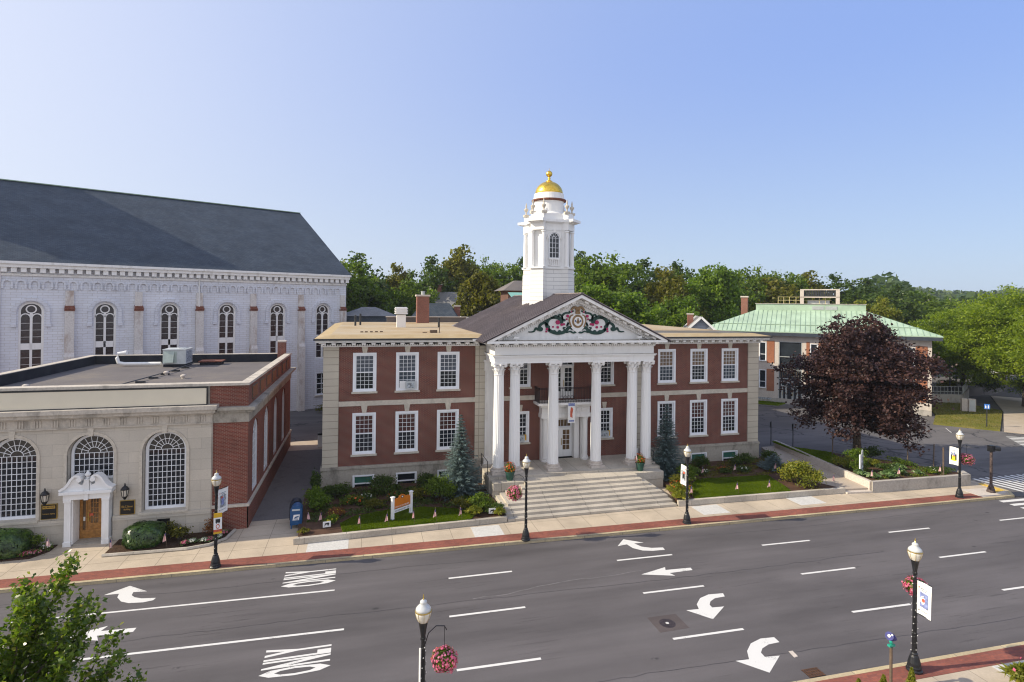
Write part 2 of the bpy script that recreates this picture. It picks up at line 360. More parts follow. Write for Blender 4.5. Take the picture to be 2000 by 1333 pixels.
# ------------------------------------------------------------------ mesh helpers
class MB:
    def __init__(s): s.v = []; s.f = []; s.mi = []; s.k = 0; s.X = None
    def pt(s, p):
        s.v.append(tuple(s.X @ Vector(p)) if s.X is not None else tuple(p)); return len(s.v)-1
    def poly(s, pts): s.f.append([s.pt(p) for p in pts]); s.mi.append(s.k)
    def face(s, ids): s.f.append(list(ids)); s.mi.append(s.k)
    def box(s, x0, x1, y0, y1, z0, z1):
        c = [s.pt(p) for p in ((x0,y0,z0),(x1,y0,z0),(x1,y1,z0),(x0,y1,z0),(x0,y0,z1),(x1,y0,z1),(x1,y1,z1),(x0,y1,z1))]
        for q in ((0,3,2,1),(4,5,6,7),(0,1,5,4),(1,2,6,5),(2,3,7,6),(3,0,4,7)): s.face([c[i] for i in q])
    def bar(s, a, b, wd, ht, upv=(0,0,1)):
        a, b = Vector(a), Vector(b); d = (b-a).normalized(); u = Vector(upv)
        x = d.cross(u)
        if x.length < 1e-4: x = d.cross(Vector((0,1,0)))
        x.normalize(); u = x.cross(d).normalized(); x = x*wd/2; u = u*ht/2
        c = [s.pt(p) for p in (a-x-u, a+x-u, a+x+u, a-x+u, b-x-u, b+x-u, b+x+u, b-x+u)]
        for q in ((3,2,1,0),(4,5,6,7),(0,1,5,4),(1,2,6,5),(2,3,7,6),(3,0,4,7)): s.face([c[i] for i in q])
    def prism(s, pts, z0, z1):                       # ccw outline in xy
        a = [s.pt((x,y,z0)) for x,y in pts]; b = [s.pt((x,y,z1)) for x,y in pts]; n = len(pts)
        s.face(b); s.face(a[::-1])
        for i in range(n): j = (i+1) % n; s.face((a[i],a[j],b[j],b[i]))
    def slab(s, pts, y0, y1):                        # outline in xz (ccw seen from -y), thickness along y
        a = [s.pt((x,y0,z)) for x,z in pts]; b = [s.pt((x,y1,z)) for x,z in pts]; n = len(pts)
        s.face(a); s.face(b[::-1])
        for i in range(n): j = (i+1) % n; s.face((a[j],a[i],b[i],b[j]))
    def frustum(s, p0, z0, p1, z1, cap=True):
        a = [s.pt((x,y,z0)) for x,y in p0]; b = [s.pt((x,y,z1)) for x,y in p1]; n = len(p0)
        if cap: s.face(b); s.face(a[::-1])
        for i in range(n): j = (i+1) % n; s.face((a[i],a[j],b[j],b[i]))
    def lathe(s, prof, n=24, c=(0,0,0), mult=None, cap=True):
        rings = []
        for r, z in prof:
            rings.append([s.pt((c[0]+r*(mult[k % len(mult)] if mult else 1)*math.cos(2*PI*k/n), c[1]+r*(mult[k % len(mult)] if mult else 1)*math.sin(2*PI*k/n), c[2]+z)) for k in range(n)])
        for a, b in zip(rings, rings[1:]):
            for k in range(n): j = (k+1) % n; s.face((a[k],a[j],b[j],b[k]))
        if cap: s.face(rings[0][::-1]); s.face(rings[-1])
    def tube(s, path, rad, n=8):
        path = [Vector(p) for p in path]; rings = []
        for i, p in enumerate(path):
            d = (path[min(i+1,len(path)-1)]-path[max(i-1,0)]).normalized()
            x = d.cross(Vector((0,0,1)));
            if x.length < .05: x = d.cross(Vector((1,0,0)))
            x.normalize(); y = d.cross(x); r = rad[i] if isinstance(rad,(list,tuple)) else rad
            rings.append([s.pt(p+(x*math.cos(2*PI*k/n)+y*math.sin(2*PI*k/n))*r) for k in range(n)])
        for a, b in zip(rings, rings[1:]):
            for k in range(n): j = (k+1) % n; s.face((a[j],a[k],b[k],b[j]))
        s.face(rings[0]); s.face(rings[-1][::-1])
    def ribbon(s, path, wd, y0, y1):                  # flat curve in xz with widths, thick along y
        n = len(path); L = []; Rr = []
        for i in range(n):
            a = path[max(i-1,0)]; b = path[min(i+1,n-1)]; dx, dz = b[0]-a[0], b[1]-a[1]; l = math.hypot(dx,dz) or 1
            ww = wd[i] if isinstance(wd,(list,tuple)) else wd
            L.append((path[i][0]-dz/l*ww/2, path[i][1]+dx/l*ww/2)); Rr.append((path[i][0]+dz/l*ww/2, path[i][1]-dx/l*ww/2))
        for i in range(n-1): s.slab([L[i], Rr[i], Rr[i+1], L[i+1]], y0, y1)
    def wall(s, x0, x1, z0, z1, ops, y=0., dep=.2, nseg=16):
        """front face at y looking to -y with openings (xa,xb,za,zb,arched); zb of an arch is its spring line"""
        O = [(a,b,c,(d+(b-a)/2 if ar else d),ar,d) for a,b,c,d,ar in ops]
        xs = sorted({x0,x1,*[max(x0,o[0]) for o in O],*[min(x1,o[1]) for o in O]}); zs = sorted({z0,z1,*[max(z0,o[2]) for o in O],*[min(z1,o[3]) for o in O]})
        for xa, xb in zip(xs, xs[1:]):
            for za, zb in zip(zs, zs[1:]):
                cx, cz = (xa+xb)/2, (za+zb)/2
                if any(o[0]<cx<o[1] and o[2]<cz<o[3] for o in O): continue
                s.poly(((xa,y,za),(xb,y,za),(xb,y,zb),(xa,y,zb)))
        for a,b,c,t,ar,sp in O:
            if c > z0+1e-4: s.poly(((a,y,c),(a,y+dep,c),(b,y+dep,c),(b,y,c)))
            s.poly(((a,y,sp),(a,y+dep,sp),(a,y+dep,c),(a,y,c))); s.poly(((b,y,c),(b,y+dep,c),(b,y+dep,sp),(b,y,sp)))
            if not ar and t < z1-1e-4: s.poly(((b,y,t),(b,y+dep,t),(a,y+dep,t),(a,y,t)))
            elif ar:
                r = (b-a)/2; m_ = (a+b)/2; P = [(m_-r*math.cos(PI*i/nseg), sp+r*math.sin(PI*i/nseg)) for i in range(nseg+1)]
                for p, q in zip(P, P[1:]):
                    s.poly(((p[0],y,p[1]),(q[0],y,q[1]),(q[0],y,t),(p[0],y,t)))
                    s.poly(((q[0],y,q[1]),(q[0],y+dep,q[1]),(p[0],y+dep,p[1]),(p[0],y,p[1])))
    def build(s, name, mats, parent=None, loc=(0,0,0), rz=0., smooth=False, world=False):
        me = bpy.data.meshes.new(name); me.from_pydata(s.v, [], s.f)
        for q in (mats if isinstance(mats,(list,tuple)) else [mats]): me.materials.append(M[q])
        me.polygons.foreach_set("material_index", s.mi)
        if smooth: me.polygons.foreach_set("use_smooth", [True]*len(s.f))
        boxuv(me); me.validate(); me.update()
        o = bpy.data.objects.new(name, me); col.objects.link(o)
        if parent is not None:
            o.parent = parent
            if world: loc = tuple(-a for a in parent.location)
        o.location = loc; o.rotation_euler = (0,0,rz)
        return o

def boxuv(me):
    nv, nl, nf = len(me.vertices), len(me.loops), len(me.polygons)
    co = np.empty(nv*3); me.vertices.foreach_get("co", co); co = co.reshape(-1,3)
    vi = np.empty(nl, int); me.loops.foreach_get("vertex_index", vi)
    lt = np.empty(nf, int); me.polygons.foreach_get("loop_total", lt)
    no = np.empty(nf*3); me.polygons.foreach_get("normal", no); no = np.repeat(no.reshape(-1,3), lt, axis=0)
    p = co[vi]; flat = np.abs(no[:,2]) > .75
    h = np.hypot(no[:,0], no[:,1])+1e-9; u = (-no[:,1]*p[:,0]+no[:,0]*p[:,1])/h
    sl = np.maximum(np.sqrt(np.maximum(1-no[:,2]**2, 0)), .3)
    uv = np.stack([np.where(flat, p[:,0], u), np.where(flat, p[:,1], p[:,2]/sl)], 1)
    l = me.uv_layers.new(name="UVMap"); l.data.foreach_set("uv", uv.astype(np.float32).ravel())

def thing(name, label, cat, loc=(0,0,0), rz=0., group=None):
    o = bpy.data.objects.new(name, None); col.objects.link(o); o.empty_display_size = .3
    o.location = loc; o.rotation_euler = (0,0,rz); o["label"] = label; o["category"] = cat
    if group: o["group"] = group
    return o
def tag(o, label, cat, group=None):
    o["label"] = label; o["category"] = cat
    if group: o["group"] = group
    return o
def struct(o, kind="structure"): o["kind"] = kind; return o
def sheet(name, pts, z, mat, under=.3, kind="structure"):
    """a slab of ground: outline pts (ccw), top at z"""
    b = MB(); b.prism(pts, z-under, z); return struct(b.build(name, mat), kind)
def dup(root, loc, rz=None, label=None, group=None, parent=None):
    r = root.copy(); col.objects.link(r); r.location = loc
    if rz is not None: r.rotation_euler = (0,0,rz)
    if parent is not None: r.parent = parent
    if label: r["label"] = label
    if group: r["group"] = group
    for ch in list(root.children):
        c = ch.copy(); col.objects.link(c); c.parent = r
        for g in list(ch.children):
            d = g.copy(); col.objects.link(d); d.parent = c
    return r

_font = {}
def text_geo(s, bold=0.):
    if s not in _font:
        cu = bpy.data.curves.new("t", 'FONT'); cu.body = s; cu.align_x = 'CENTER'; cu.resolution_u = 2; cu.offset = .035 if s == 'ONLY' else .012
        ob = bpy.data.objects.new("t", cu); col.objects.link(ob)
        dg = bpy.context.evaluated_depsgraph_get(); me = bpy.data.meshes.new_from_object(ob.evaluated_get(dg))
        V = [tuple(v.co) for v in me.vertices]; F = [tuple(p.vertices) for p in me.polygons]
        bpy.data.objects.remove(ob); bpy.data.curves.remove(cu); bpy.data.meshes.remove(me)
        _font[s] = (V, F)
    return _font[s]
def put_text(b, s, f):
    """adds the letters to b; f maps letter coordinates (x right, y up, 1 = letter size) to a point"""
    V, F = text_geo(s); ids = [b.pt(f(x,y)) for x,y,_ in V]
    for q in F: b.face([ids[i] for i in q])
def text_box(s):
    V, _ = text_geo(s); xs = [v[0] for v in V]; ys = [v[1] for v in V]; return min(xs), max(xs), min(ys), max(ys)
def fit_text(b, s, x0, x1, z0, z1, y):
    a = text_box(s); put_text(b, s, lambda x,t: (x0+(x-a[0])/(a[1]-a[0])*(x1-x0), y, z0+(t-a[2])/(a[3]-a[2])*(z1-z0)))

# ------------------------------------------------------------------ foliage helpers
def leaf_mesh(name, P, size, mat, seed, upb=.5, asp=.6, clump=None, Tn=None, Nn=None, fold=0.):
    rg = np.random.default_rng(seed); n = len(P); P = np.asarray(P, float)
    N = rg.normal(size=(n,3)) if Nn is None else np.asarray(Nn, float)+rg.normal(size=(n,3))*.25
    N[:,2] += upb if Nn is None else 0; N /= np.linalg.norm(N,axis=1,keepdims=True)+1e-9
    T = rg.normal(size=(n,3)) if Tn is None else np.asarray(Tn, float)+rg.normal(size=(n,3))*.2
    T -= N*(T*N).sum(1,keepdims=True); T /= np.linalg.norm(T,axis=1,keepdims=True)+1e-9
    B = np.cross(N,T); s = size*(0.65+.7*rg.random((n,1))); w_ = s*asp/2
    V = np.stack([P-T*s*.5, P+B*w_-T*s*.06+N*s*fold, P+T*s*.5, P-B*w_-T*s*.06+N*s*fold], 1).reshape(-1,3)
    me = bpy.data.meshes.new(name); me.vertices.add(4*n); me.vertices.foreach_set("co", V.astype(np.float32).ravel())
    me.loops.add(4*n); me.loops.foreach_set("vertex_index", np.arange(4*n, dtype=np.int32))
    me.polygons.add(n); me.polygons.foreach_set("loop_start", np.arange(0,4*n,4,dtype=np.int32)); me.polygons.foreach_set("loop_total", np.full(n,4,dtype=np.int32))
    u = rg.random(n); c = rg.random(n) if clump is None else np.asarray(clump)
    l = me.uv_layers.new(name="UVMap"); l.data.foreach_set("uv", np.repeat(np.stack([u,c],1),4,axis=0).astype(np.float32).ravel())
    me.materials.append(M[mat]); me.update(); me.validate()
    return me
def leaf_obj(name, me, parent=None, loc=(0,0,0), rz=0.):
    o = bpy.data.objects.new(name, me); col.objects.link(o); o.parent = parent; o.location = loc; o.rotation_euler = (0,0,rz); return o

def crown_pts(seed, rx, ry, rz, n_lobe, n_cl, n_leaf, lobe_r=.42, cl_r=.16, flat=.6, fill=.5, bottom=-1.):
    """leaf points of a crown centred at 0: lobes on an ellipsoid, clumps on the lobes, leaves in the clumps"""
    rg = np.random.default_rng(seed); L = []
    while len(L) < n_lobe:
        d = rg.normal(size=3); d /= np.linalg.norm(d)
        if d[2] < bottom: continue
        L.append(d*(fill+(1-fill-lobe_r*.5)*rg.random()))
    L = np.array(L); lr = lobe_r*(.7+.6*rg.random(n_lobe)); P = []; C = []
    for k in range(n_lobe):
        d = rg.normal(size=(n_cl,3)); d[:,2] += .25; d /= np.linalg.norm(d,axis=1,keepdims=True)
        cc = L[k]+d*lr[k]*(.55+.5*rg.random((n_cl,1)))
        tint = rg.random(n_cl)*.7+.3*rg.random()
        o = rg.normal(size=(n_cl,n_leaf,3))*cl_r*(.7+.6*rg.random((n_cl,1,1))); o[:,:,2] *= flat
        P.append((cc[:,None,:]+o).reshape(-1,3)); C.append(np.repeat(tint, n_leaf))
    P = np.concatenate(P); C = np.concatenate(C)
    return P*np.array([rx,ry,rz]), C, L*np.array([rx,ry,rz])
def trunk_mb(h, r0, r1, lobes, cz, seed, limbs=8, sag=.25):
    b = MB(); rg = random.Random(seed)
    b.tube([(0,0,-.2),(0,0,.12*h),(rg.uniform(-.1,.1)*r0*4,rg.uniform(-.1,.1)*r0*4,.55*h),(rg.uniform(-.3,.3),rg.uniform(-.3,.3),h)], [r0*1.35,r0,r0*.75,r1], 10)
    for q in lobes[:limbs]:
        z0 = h*(.45+.45*rg.random()); e = Vector((q[0]*.85,q[1]*.85,cz+q[2]*.8)); a = Vector((0,0,min(z0,e.z-.1)))
        mid = a.lerp(e,.5)+Vector((0,0,-sag*(e-a).length*.3))
        b.tube([a,mid,e],[r0*.5,r0*.3,r0*.1],6)
    return b

# ------------------------------------------------------------------ ground, street, pavements
RZ = -.13
def ky(x): return -10.2-.022*x
def ky2(x): return -22.55-.022*x
struct(sheet("ground", [(-205,-65),(455,-65),(455,635),(-205,635)], -.40, "ground_earth", .5))
sheet("street", [(-160,ky2(-160)),(240,ky2(240)),(240,ky(240)),(-160,ky(-160))], RZ, "asphalt_street")
sheet("parking_lot", [(28.4,ky(28.4)),(70,ky(70)),(140,30),(120,75),(-48,75),(-48,-4.2),(17.2,-4.2),(24,-8)], -.10, "asphalt_side", .28)
sheet("opposite_corner_ground", [(51.5,ky(51.5)-.0),(200,ky(200)),(200,20),(75,17.6),(56.1,5.5),(51.8,.8)], -.02, "path_concrete", .3)
sheet("sidewalk", [(-160,ky(-160)+.18),(26.6,ky(26.6)+.18),(27.9,-10.5),(28.45,-9.9),(28.5,-8.2),(28.2,-7.0),(24,-6.5),(17.4,-4),(-17,-4),(-160,-4)], 0, "sidewalk", .3)
sheet("alley", [(-20.2,-4.02),(-16.9,-4.02),(-16.9,11.2),(-20.2,11.2)], .006, "alley_pavement", .3)
sheet("alley", [(-20.2,11.2),(-16.9,11.2),(-16.9,14.4),(-20.2,14.4)], .0, "path_concrete", .3)
def band(name, fa, fb, x0, x1, z, mat, under, step=None):
    sheet(name, [(x0,fa(x0)),(x1,fa(x1)),(x1,fb(x1)),(x0,fb(x0))], z, mat, under)
band("kerb", lambda x: ky(x), lambda x: ky(x)+.18, -160, 26.6, .006, "kerb_granite", .3)
sheet("kerb", [(26.6,ky(26.6)),(27.95,-10.72),(28.62,-9.98),(28.68,-8.2),(28.5,-8.2),(28.45,-9.9),(27.9,-10.5),(26.6,ky(26.6)+.18)], .006, "kerb_granite", .3)
band("brick_paving", lambda x: ky(x)+.185, lambda x: ky(x)+1.0-.004*x*.3, -160, 25.4, .010, "brick_paving", .05)
band("near_kerb", lambda x: ky2(x)-.16, lambda x: ky2(x), -160, 240, .006, "kerb_granite", .3)
band("near_brick_paving", lambda x: ky2(x)-.82, lambda x: ky2(x)-.165, -160, 240, .010, "brick_paving", .05)
sheet("near_sidewalk", [(-160,-34),(240,-40),(240,ky2(240)-.16),(-160,ky2(-160)-.16)], 0, "sidewalk", .3)
for a, b_ in ((-16.6,-14.6),(-8.15,-6.55),(5.6,7.4),(12.5,14.4)):
    sheet("concrete_patch", [(a,-9.02),(b_,-9.05),(b_,-7.66),(a,-7.66)], .005, "concrete_new", .05)
sheet("concrete_patch", [(7.2,-24.9),(9.6,-24.9),(9.6,-23.62),(7.2,-23.56)], .005, "concrete_new", .05)
sheet("concrete_patch", [(25.45,-10.55),(27.8,-10.3),(28.3,-9.85),(28.35,-9.3),(25.45,-9.0)], .012, "concrete_pale", .05)
sheet("tactile_paving", [(28.0,-8.4),(28.4,-8.3),(28.42,-9.85),(27.2,-10.1),(27.2,-9.75),(28.0,-9.6)], .016, "yellow_paint", .05)

def paint(name, polys, z=RZ+.004):
    b = MB()
    for p in polys: b.poly([(x,y,z) for x,y in p])
    return struct(b.build(name, "marking_paint"))
def line(x0,y0,x1,y1,wd=.12):
    dx, dy = x1-x0, y1-y0; l = math.hypot(dx,dy); nx, ny = -dy/l*wd/2, dx/l*wd/2
    return [(x0-nx,y0-ny),(x1-nx,y1-ny),(x1+nx,y1+ny),(x0+nx,y0+ny)]
for x0, y0, x1, y1 in ((-10.11,-12.76,-7.14,-12.79),(-1.86,-12.93,1.12,-12.99),(6.31,-13.12,9.24,-13.2),(14.4,-13.35,17.24,-13.42),(22.5,-13.5,25.5,-13.57),
        (-10.53,-15.83,-7.39,-15.88),(-2.1,-16.03,.85,-16.1),(5.96,-16.22,8.99,-16.3),(14.09,-16.42,17.1,-16.48),(22.2,-16.6,25.2,-16.67),
        (-10.76,-19.12,-7.78,-19.21),(-2.61,-19.3,.4,-19.38),(5.56,-19.42,8.49,-19.52),(13.65,-19.58,16.65,-19.65)):
    paint("lane_dash", [line(x0,y0,x1,y1)])
paint("lane_line", [line(-27,-12.2,-15.06,-12.62,.11)]); paint("lane_line", [line(-27,-15.3,-14.56,-15.73,.12)])
def tri_fan(name, pts): 
    b = MB(); bm = bmesh.new(); vs = [bm.verts.new((x,y,RZ+.004)) for x,y in pts]; f = bm.faces.new(vs)
    bmesh.ops.triangulate(bm, faces=[f]); me = bpy.data.meshes.new(name); bm.normal_update()
    for q in bm.faces:
        if q.normal.z < 0: q.normal_flip()
    bm.to_mesh(me); bm.free(); me.materials.append(M["marking_paint"]); boxuv(me)
    o = bpy.data.objects.new(name, me); col.objects.link(o); return struct(o)
rs = random.Random(77)
def seam(x0,y0,x1,y1,wd,mat="tar_seal",name="tar_seam"):
    n = max(6,int(math.dist((x0,y0),(x1,y1))/.5)); b = MB(); P = []
    for i in range(n+1):
        f = i/n; P.append((x0+(x1-x0)*f+rs.uniform(-.03,.03), y0+(y1-y0)*f+rs.uniform(-.05,.05)+.12*math.sin(f*9+x0)))
    for p, q in zip(P,P[1:]): b.poly([(p[0],p[1]-wd/2,RZ+.0022),(q[0],q[1]-wd/2,RZ+.0022),(q[0],q[1]+wd/2,RZ+.0022),(p[0],p[1]+wd/2,RZ+.0022)])
    struct(b.build(name,mat))
seam(-40,-14.35,12,-15.25,.035); seam(-20,-20.7,30,-21.6,.03); seam(3,-11.3,34,-11.95,.03); seam(-31,-10.9,-8,-11.4,.03)
seam(-5.2,-10.3,-4.6,-22.5,.035); seam(11.6,-10.6,12.4,-22.7,.035); seam(19.5,-11,21,-22.8,.03); seam(-19.3,-10,-18.4,-22.1,.03)
seam(-9.4,-14.7,-1.2,-14.05,.05,"scuff_pale","scuff_mark")
tri_fan("turn_arrow", [(-24.46,-10.77),(-23.71,-10.15),(-22.82,-10.84),(-23.36,-10.78),(-23.33,-11.04),(-23.15,-11.26),(-22.83,-11.43),(-22.27,-11.52),(-22.31,-11.7),(-22.64,-11.79),(-23.2,-11.72),(-23.56,-11.5),(-23.84,-11.1),(-23.89,-10.79)])
tri_fan("straight_arrow", [(-22.21,-13.75),(-22.23,-14.02),(-23.42,-13.98),(-23.25,-14.33),(-24.75,-13.83),(-23.3,-13.36),(-23.42,-13.68)])
tri_fan("turn_arrow", [(-1.13,-11.46),(-.46,-10.76),(.4,-11.38),(-.13,-11.36),(.06,-11.80),(.5,-12.06),(1.1,-12.14),(1.06,-12.41),(.4,-12.38),(-.11,-12.22),(-.46,-11.85),(-.56,-11.37)])
tri_fan("straight_arrow", [(-1.38,-14.49),(.08,-14.1),(-.05,-14.37),(1.24,-14.44),(1.2,-14.67),(-.02,-14.68),(.1,-14.97)])
tri_fan("turn_arrow", [(1.29,-16.86),(1.2,-17.11),(.69,-17.14),(.36,-17.31),(.16,-17.54),(.14,-17.75),(.67,-17.80),(-.35,-18.51),(-1.03,-17.68),(-.47,-17.72),(-.34,-17.37),(.08,-16.98),(.61,-16.8)])
tri_fan("turn_arrow", [(1.18,-20.12),(1.16,-20.43),(.67,-20.45),(.27,-20.6),(.05,-20.8),(.02,-21.04),(.59,-21.11),(-.42,-21.81),(-1.15,-20.98),(-.62,-21.02),(-.38,-20.6),(.06,-20.24),(.62,-20.07)])
for ox, oy0, oy1 in ((-16.2,-11.98,-10.42),(-16.08,-18.06,-16.42)):
    b = MB(); q = text_box("ONLY")
    put_text(b, "ONLY", lambda x,t: (ox+1.15-(t-q[2])/(q[3]-q[2])*2.3, oy0+(x-q[0])/(q[1]-q[0])*(oy1-oy0), RZ+.004))
    struct(b.build("only_lettering", "marking_paint"))
paint("zebra_crossing", [line(29.3+.62*k,-7.15+.0*k,29.75+.62*k,-10.1,.30) for k in range(0,26)], -.10+.004)
paint("zebra_crossing", [line(26.1,-11.15-.62*k,29.4,-11.25-.62*k,.30) for k in range(0,18)])
paint("zebra_crossing", [line(43.2+.42*k,-1.9+.50*k,47.0+.42*k,-3.2+.50*k,.26) for k in range(0,9)], -.10+.004)
paint("parking_line", [line(40.6+2.4*k,6.9-2.2*k,42.2+2.4*k,8.7-2.2*k,.06) for k in range(0,2)], -.10+.004)
sheet("asphalt_patch", [(-2.87,-18.83),(-1.6,-18.81),(-1.6,-17.8),(-2.86,-17.79)], RZ+.003, "asphalt_patch", .05)
b = MB(); b.lathe([(.31,-.05),(.31,.008),(.28,.012)], 24); b.k = 1; b.lathe([(.07,0),(.07,.018)], 10)
o = tag(b.build("manhole_cover", ["manhole_iron","concrete_new"], None, (-2.28,-18.33,RZ)), "round iron manhole cover in the dark asphalt square of the street", "manhole")
b = MB(); b.box(-.32,.32,-.22,.22,-.05,.004); b.k = 1
for i in range(7): b.box(-.30+i*.093,-.25+i*.093,-.2,.2,.004,.012)
for i in range(4): b.box(-.32,.32,-.2+i*.125,-.17+i*.125,.004,.0145)
tag(b.build("drain_grate", ["black_iron","iron_grate"], None, (1.05,-22.17,RZ), R(-1)), "rusty storm drain grate in the gutter at the near kerb", "drain grate")
sheet("dropped_paper_strip", [(1.02,-21.33),(1.2,-21.3),(1.25,-20.98),(1.08,-20.98)], RZ+.006, "concrete_pale", .005)

# lawns, beds and low garden walls in front of the hall
def blades(name, poly, z, n, seed, mat="grass_blade", hgt=.05):
    rg = np.random.default_rng(seed); P = np.array(poly); lo, hi = P.min(0), P.max(0); out = []
    x, y = P[:,0], P[:,1]
    q = lo+(hi-lo)*rg.random((n*2,2)); ins = np.zeros(len(q), bool); j = len(P)-1
    for i in range(len(P)):
        c = ((y[i]>q[:,1]) != (y[j]>q[:,1])) & (q[:,0] < (x[j]-x[i])*(q[:,1]-y[i])/(y[j]-y[i]+1e-12)+x[i]); ins ^= c; j = i
    q = q[ins][:n]; Q = np.column_stack([q, np.full(len(q), z+hgt*.45)])
    T = np.tile([0,0,1.], (len(Q),1))+rg.normal(size=(len(Q),3))*.35
    nn = rg.normal(size=(len(Q),3)); nn[:,2] = 0
    cl = .5+.5*np.sin(q[:,0]*1.3+np.sin(q[:,1]*2))*np.cos(q[:,1]*1.7)
    return struct(leaf_obj(name, leaf_mesh(name, Q, hgt*1.5, mat, seed+1, 0, .35, cl, T, nn)), "stuff")
GZ = .25
gl = [(-17.1,-7.55),(-6.1,-7.25),(-6.0,-4.3),(-6.0,.2),(-17.4,.2),(-17.4,-4.6)]
sheet("garden_bed", gl, GZ, "mulch", .3)
def lawn(name, pts, z, mat="lawn_turf"): return sheet(name, pts, z, mat, .05)
lawnL = [(-14.9,-7.42),(-8.1,-7.3),(-7.7,-6.6),(-8.6,-5.4),(-10.4,-4.75),(-12.4,-4.7),(-14.4,-5.3),(-15.1,-6.2)]
lawn("lawn", lawnL, GZ+.03); blades("grass", lawnL, GZ+.03, 30000, 5)
gr = [(4.95,-7.3),(17.0,-7.62),(15.6,-4.6),(17.4,-1),(17.4,.2),(6.0,.2),(5.9,-4.3)]
sheet("garden_bed", gr, GZ+.03, "mulch", .33)
lawnR = [(6.2,-7.2),(13.2,-7.38),(13.5,-6.4),(14.0,-4.2),(9,-3.8),(8.1,-4.2),(6.6,-5.6)]
lawn("lawn", lawnR, GZ+.06); blades("grass", lawnR, GZ+.06, 30000, 7)
sheet("path", [(17.0,-7.65),(19.0,-7.85),(20.8,3.0),(19.3,3.0),(16.2,-4.6)], .22, "path_concrete", .3)
sheet("path", [(17.1,-8.0),(18.95,-8.2),(19.0,-7.8),(17.05,-7.62)], .11, "concrete_pale", .2)
cb = [(19.15,-8.0),(26.2,-8.3),(27.3,-7.55),(25.2,-4.0),(20.6,1.2),(19.9,-2.5)]
sheet("garden_bed", cb, .62, "mulch", .7)
lawnC = [(19.75,-3.9),(21.2,-3.4),(22.6,-1.2),(20.4,1.3),(20.8,2.9),(20.3,2.9)]
lawn("lawn", lawnC, .66); blades("grass", lawnC, .66, 9000, 9)
lawnD = [(45,8.1),(48.6,4.05),(60.8,12.0),(61.6,17.3),(60,21.5),(49.8,11.6)]
sheet("lawn", lawnD, .03, "lawn_dry", .3); blades("grass", lawnD, .03, 9000, 11, "grass_dry", .07)
lawnE = [(33.5,23.6),(36.2,20.9),(38.4,22.0),(35.6,24.6)]
sheet("lawn", lawnE, .03, "lawn_turf", .3); blades("grass", lawnE, .03, 4000, 12)
sheet("path", [(48.7,3.75),(51.4,.9),(56.0,5.6),(74.8,17.7),(72,21),(60.8,11.9)], .0, "path_concrete", .3)
sheet("terrace", [(57.6,18.7),(61.6,17.4),(68,21.5),(75,22.5),(130,45),(130,80),(70,60)], 1.0, "asphalt_side", 1.3)

def wallseg(name, label, pts, z0, z1, mat, group=None, joint=None):
    b = MB(); b.prism(pts, z0, z1)
    return tag(b.build(name, mat), label, "wall", group)
wallseg("garden_wall", "low grey granite kerb wall along the orange sign's lawn", [(-17.3,-7.78),(-6.0,-7.42),(-6.0,-7.2),(-17.1,-7.54)], -.05, .3, "granite_slab")
wallseg("garden_wall", "low granite wall between sidewalk and lawn, right of the stairs", [(4.85,-7.48),(17.1,-7.84),(17.0,-7.6),(4.9,-7.25)], -.05, .34, "granite_slab")
wallseg("garden_wall", "taller concrete wall holding the corner bed under the purple maple", [(18.95,-8.22),(27.2,-8.5),(27.75,-7.6),(27.3,-7.5),(26.9,-8.2),(19.1,-7.98)], -.05, .74, "concrete_wall")
wallseg("garden_wall", "long narrow concrete edging running back beside the sloped walk", [(18.95,-7.97),(19.2,-7.97),(20.6,1.0),(20.9,3.1),(20.65,3.1),(20.35,1.0)], -.05, .7, "concrete_pale")
b = MB(); pts = [(57.4,18.75),(61.5,17.25),(64,18.8),(68.1,21.3)]
for p, q in zip(pts, pts[1:]): b.bar((*p,.35),(*q,.35),.3,1.5)
tag(b.build("retaining_wall", "concrete_wall"), "grey concrete retaining wall behind the dry lawn", "wall")
t = thing("railing_fence", "grey metal railing on top of the far retaining wall", "fence", (60,18,1.1))
b = MB(); b2 = MB()
for p, q in zip(pts, pts[1:]):
    for hh in (.35,1.0): b.bar((p[0]-60,p[1]-18,hh),(q[0]-60,q[1]-18,hh),.05,.05)
    n = int(math.dist(p,q)/.4)
    for k in range(n+1):
        x = p[0]+(q[0]-p[0])*k/n-60; y = p[1]+(q[1]-p[1])*k/n-18; b2.box(x-.02,x+.02,y-.02,y+.02,0,1.0)
b.build("rail", "galvanised", t); b2.build("baluster", "galvanised", t)

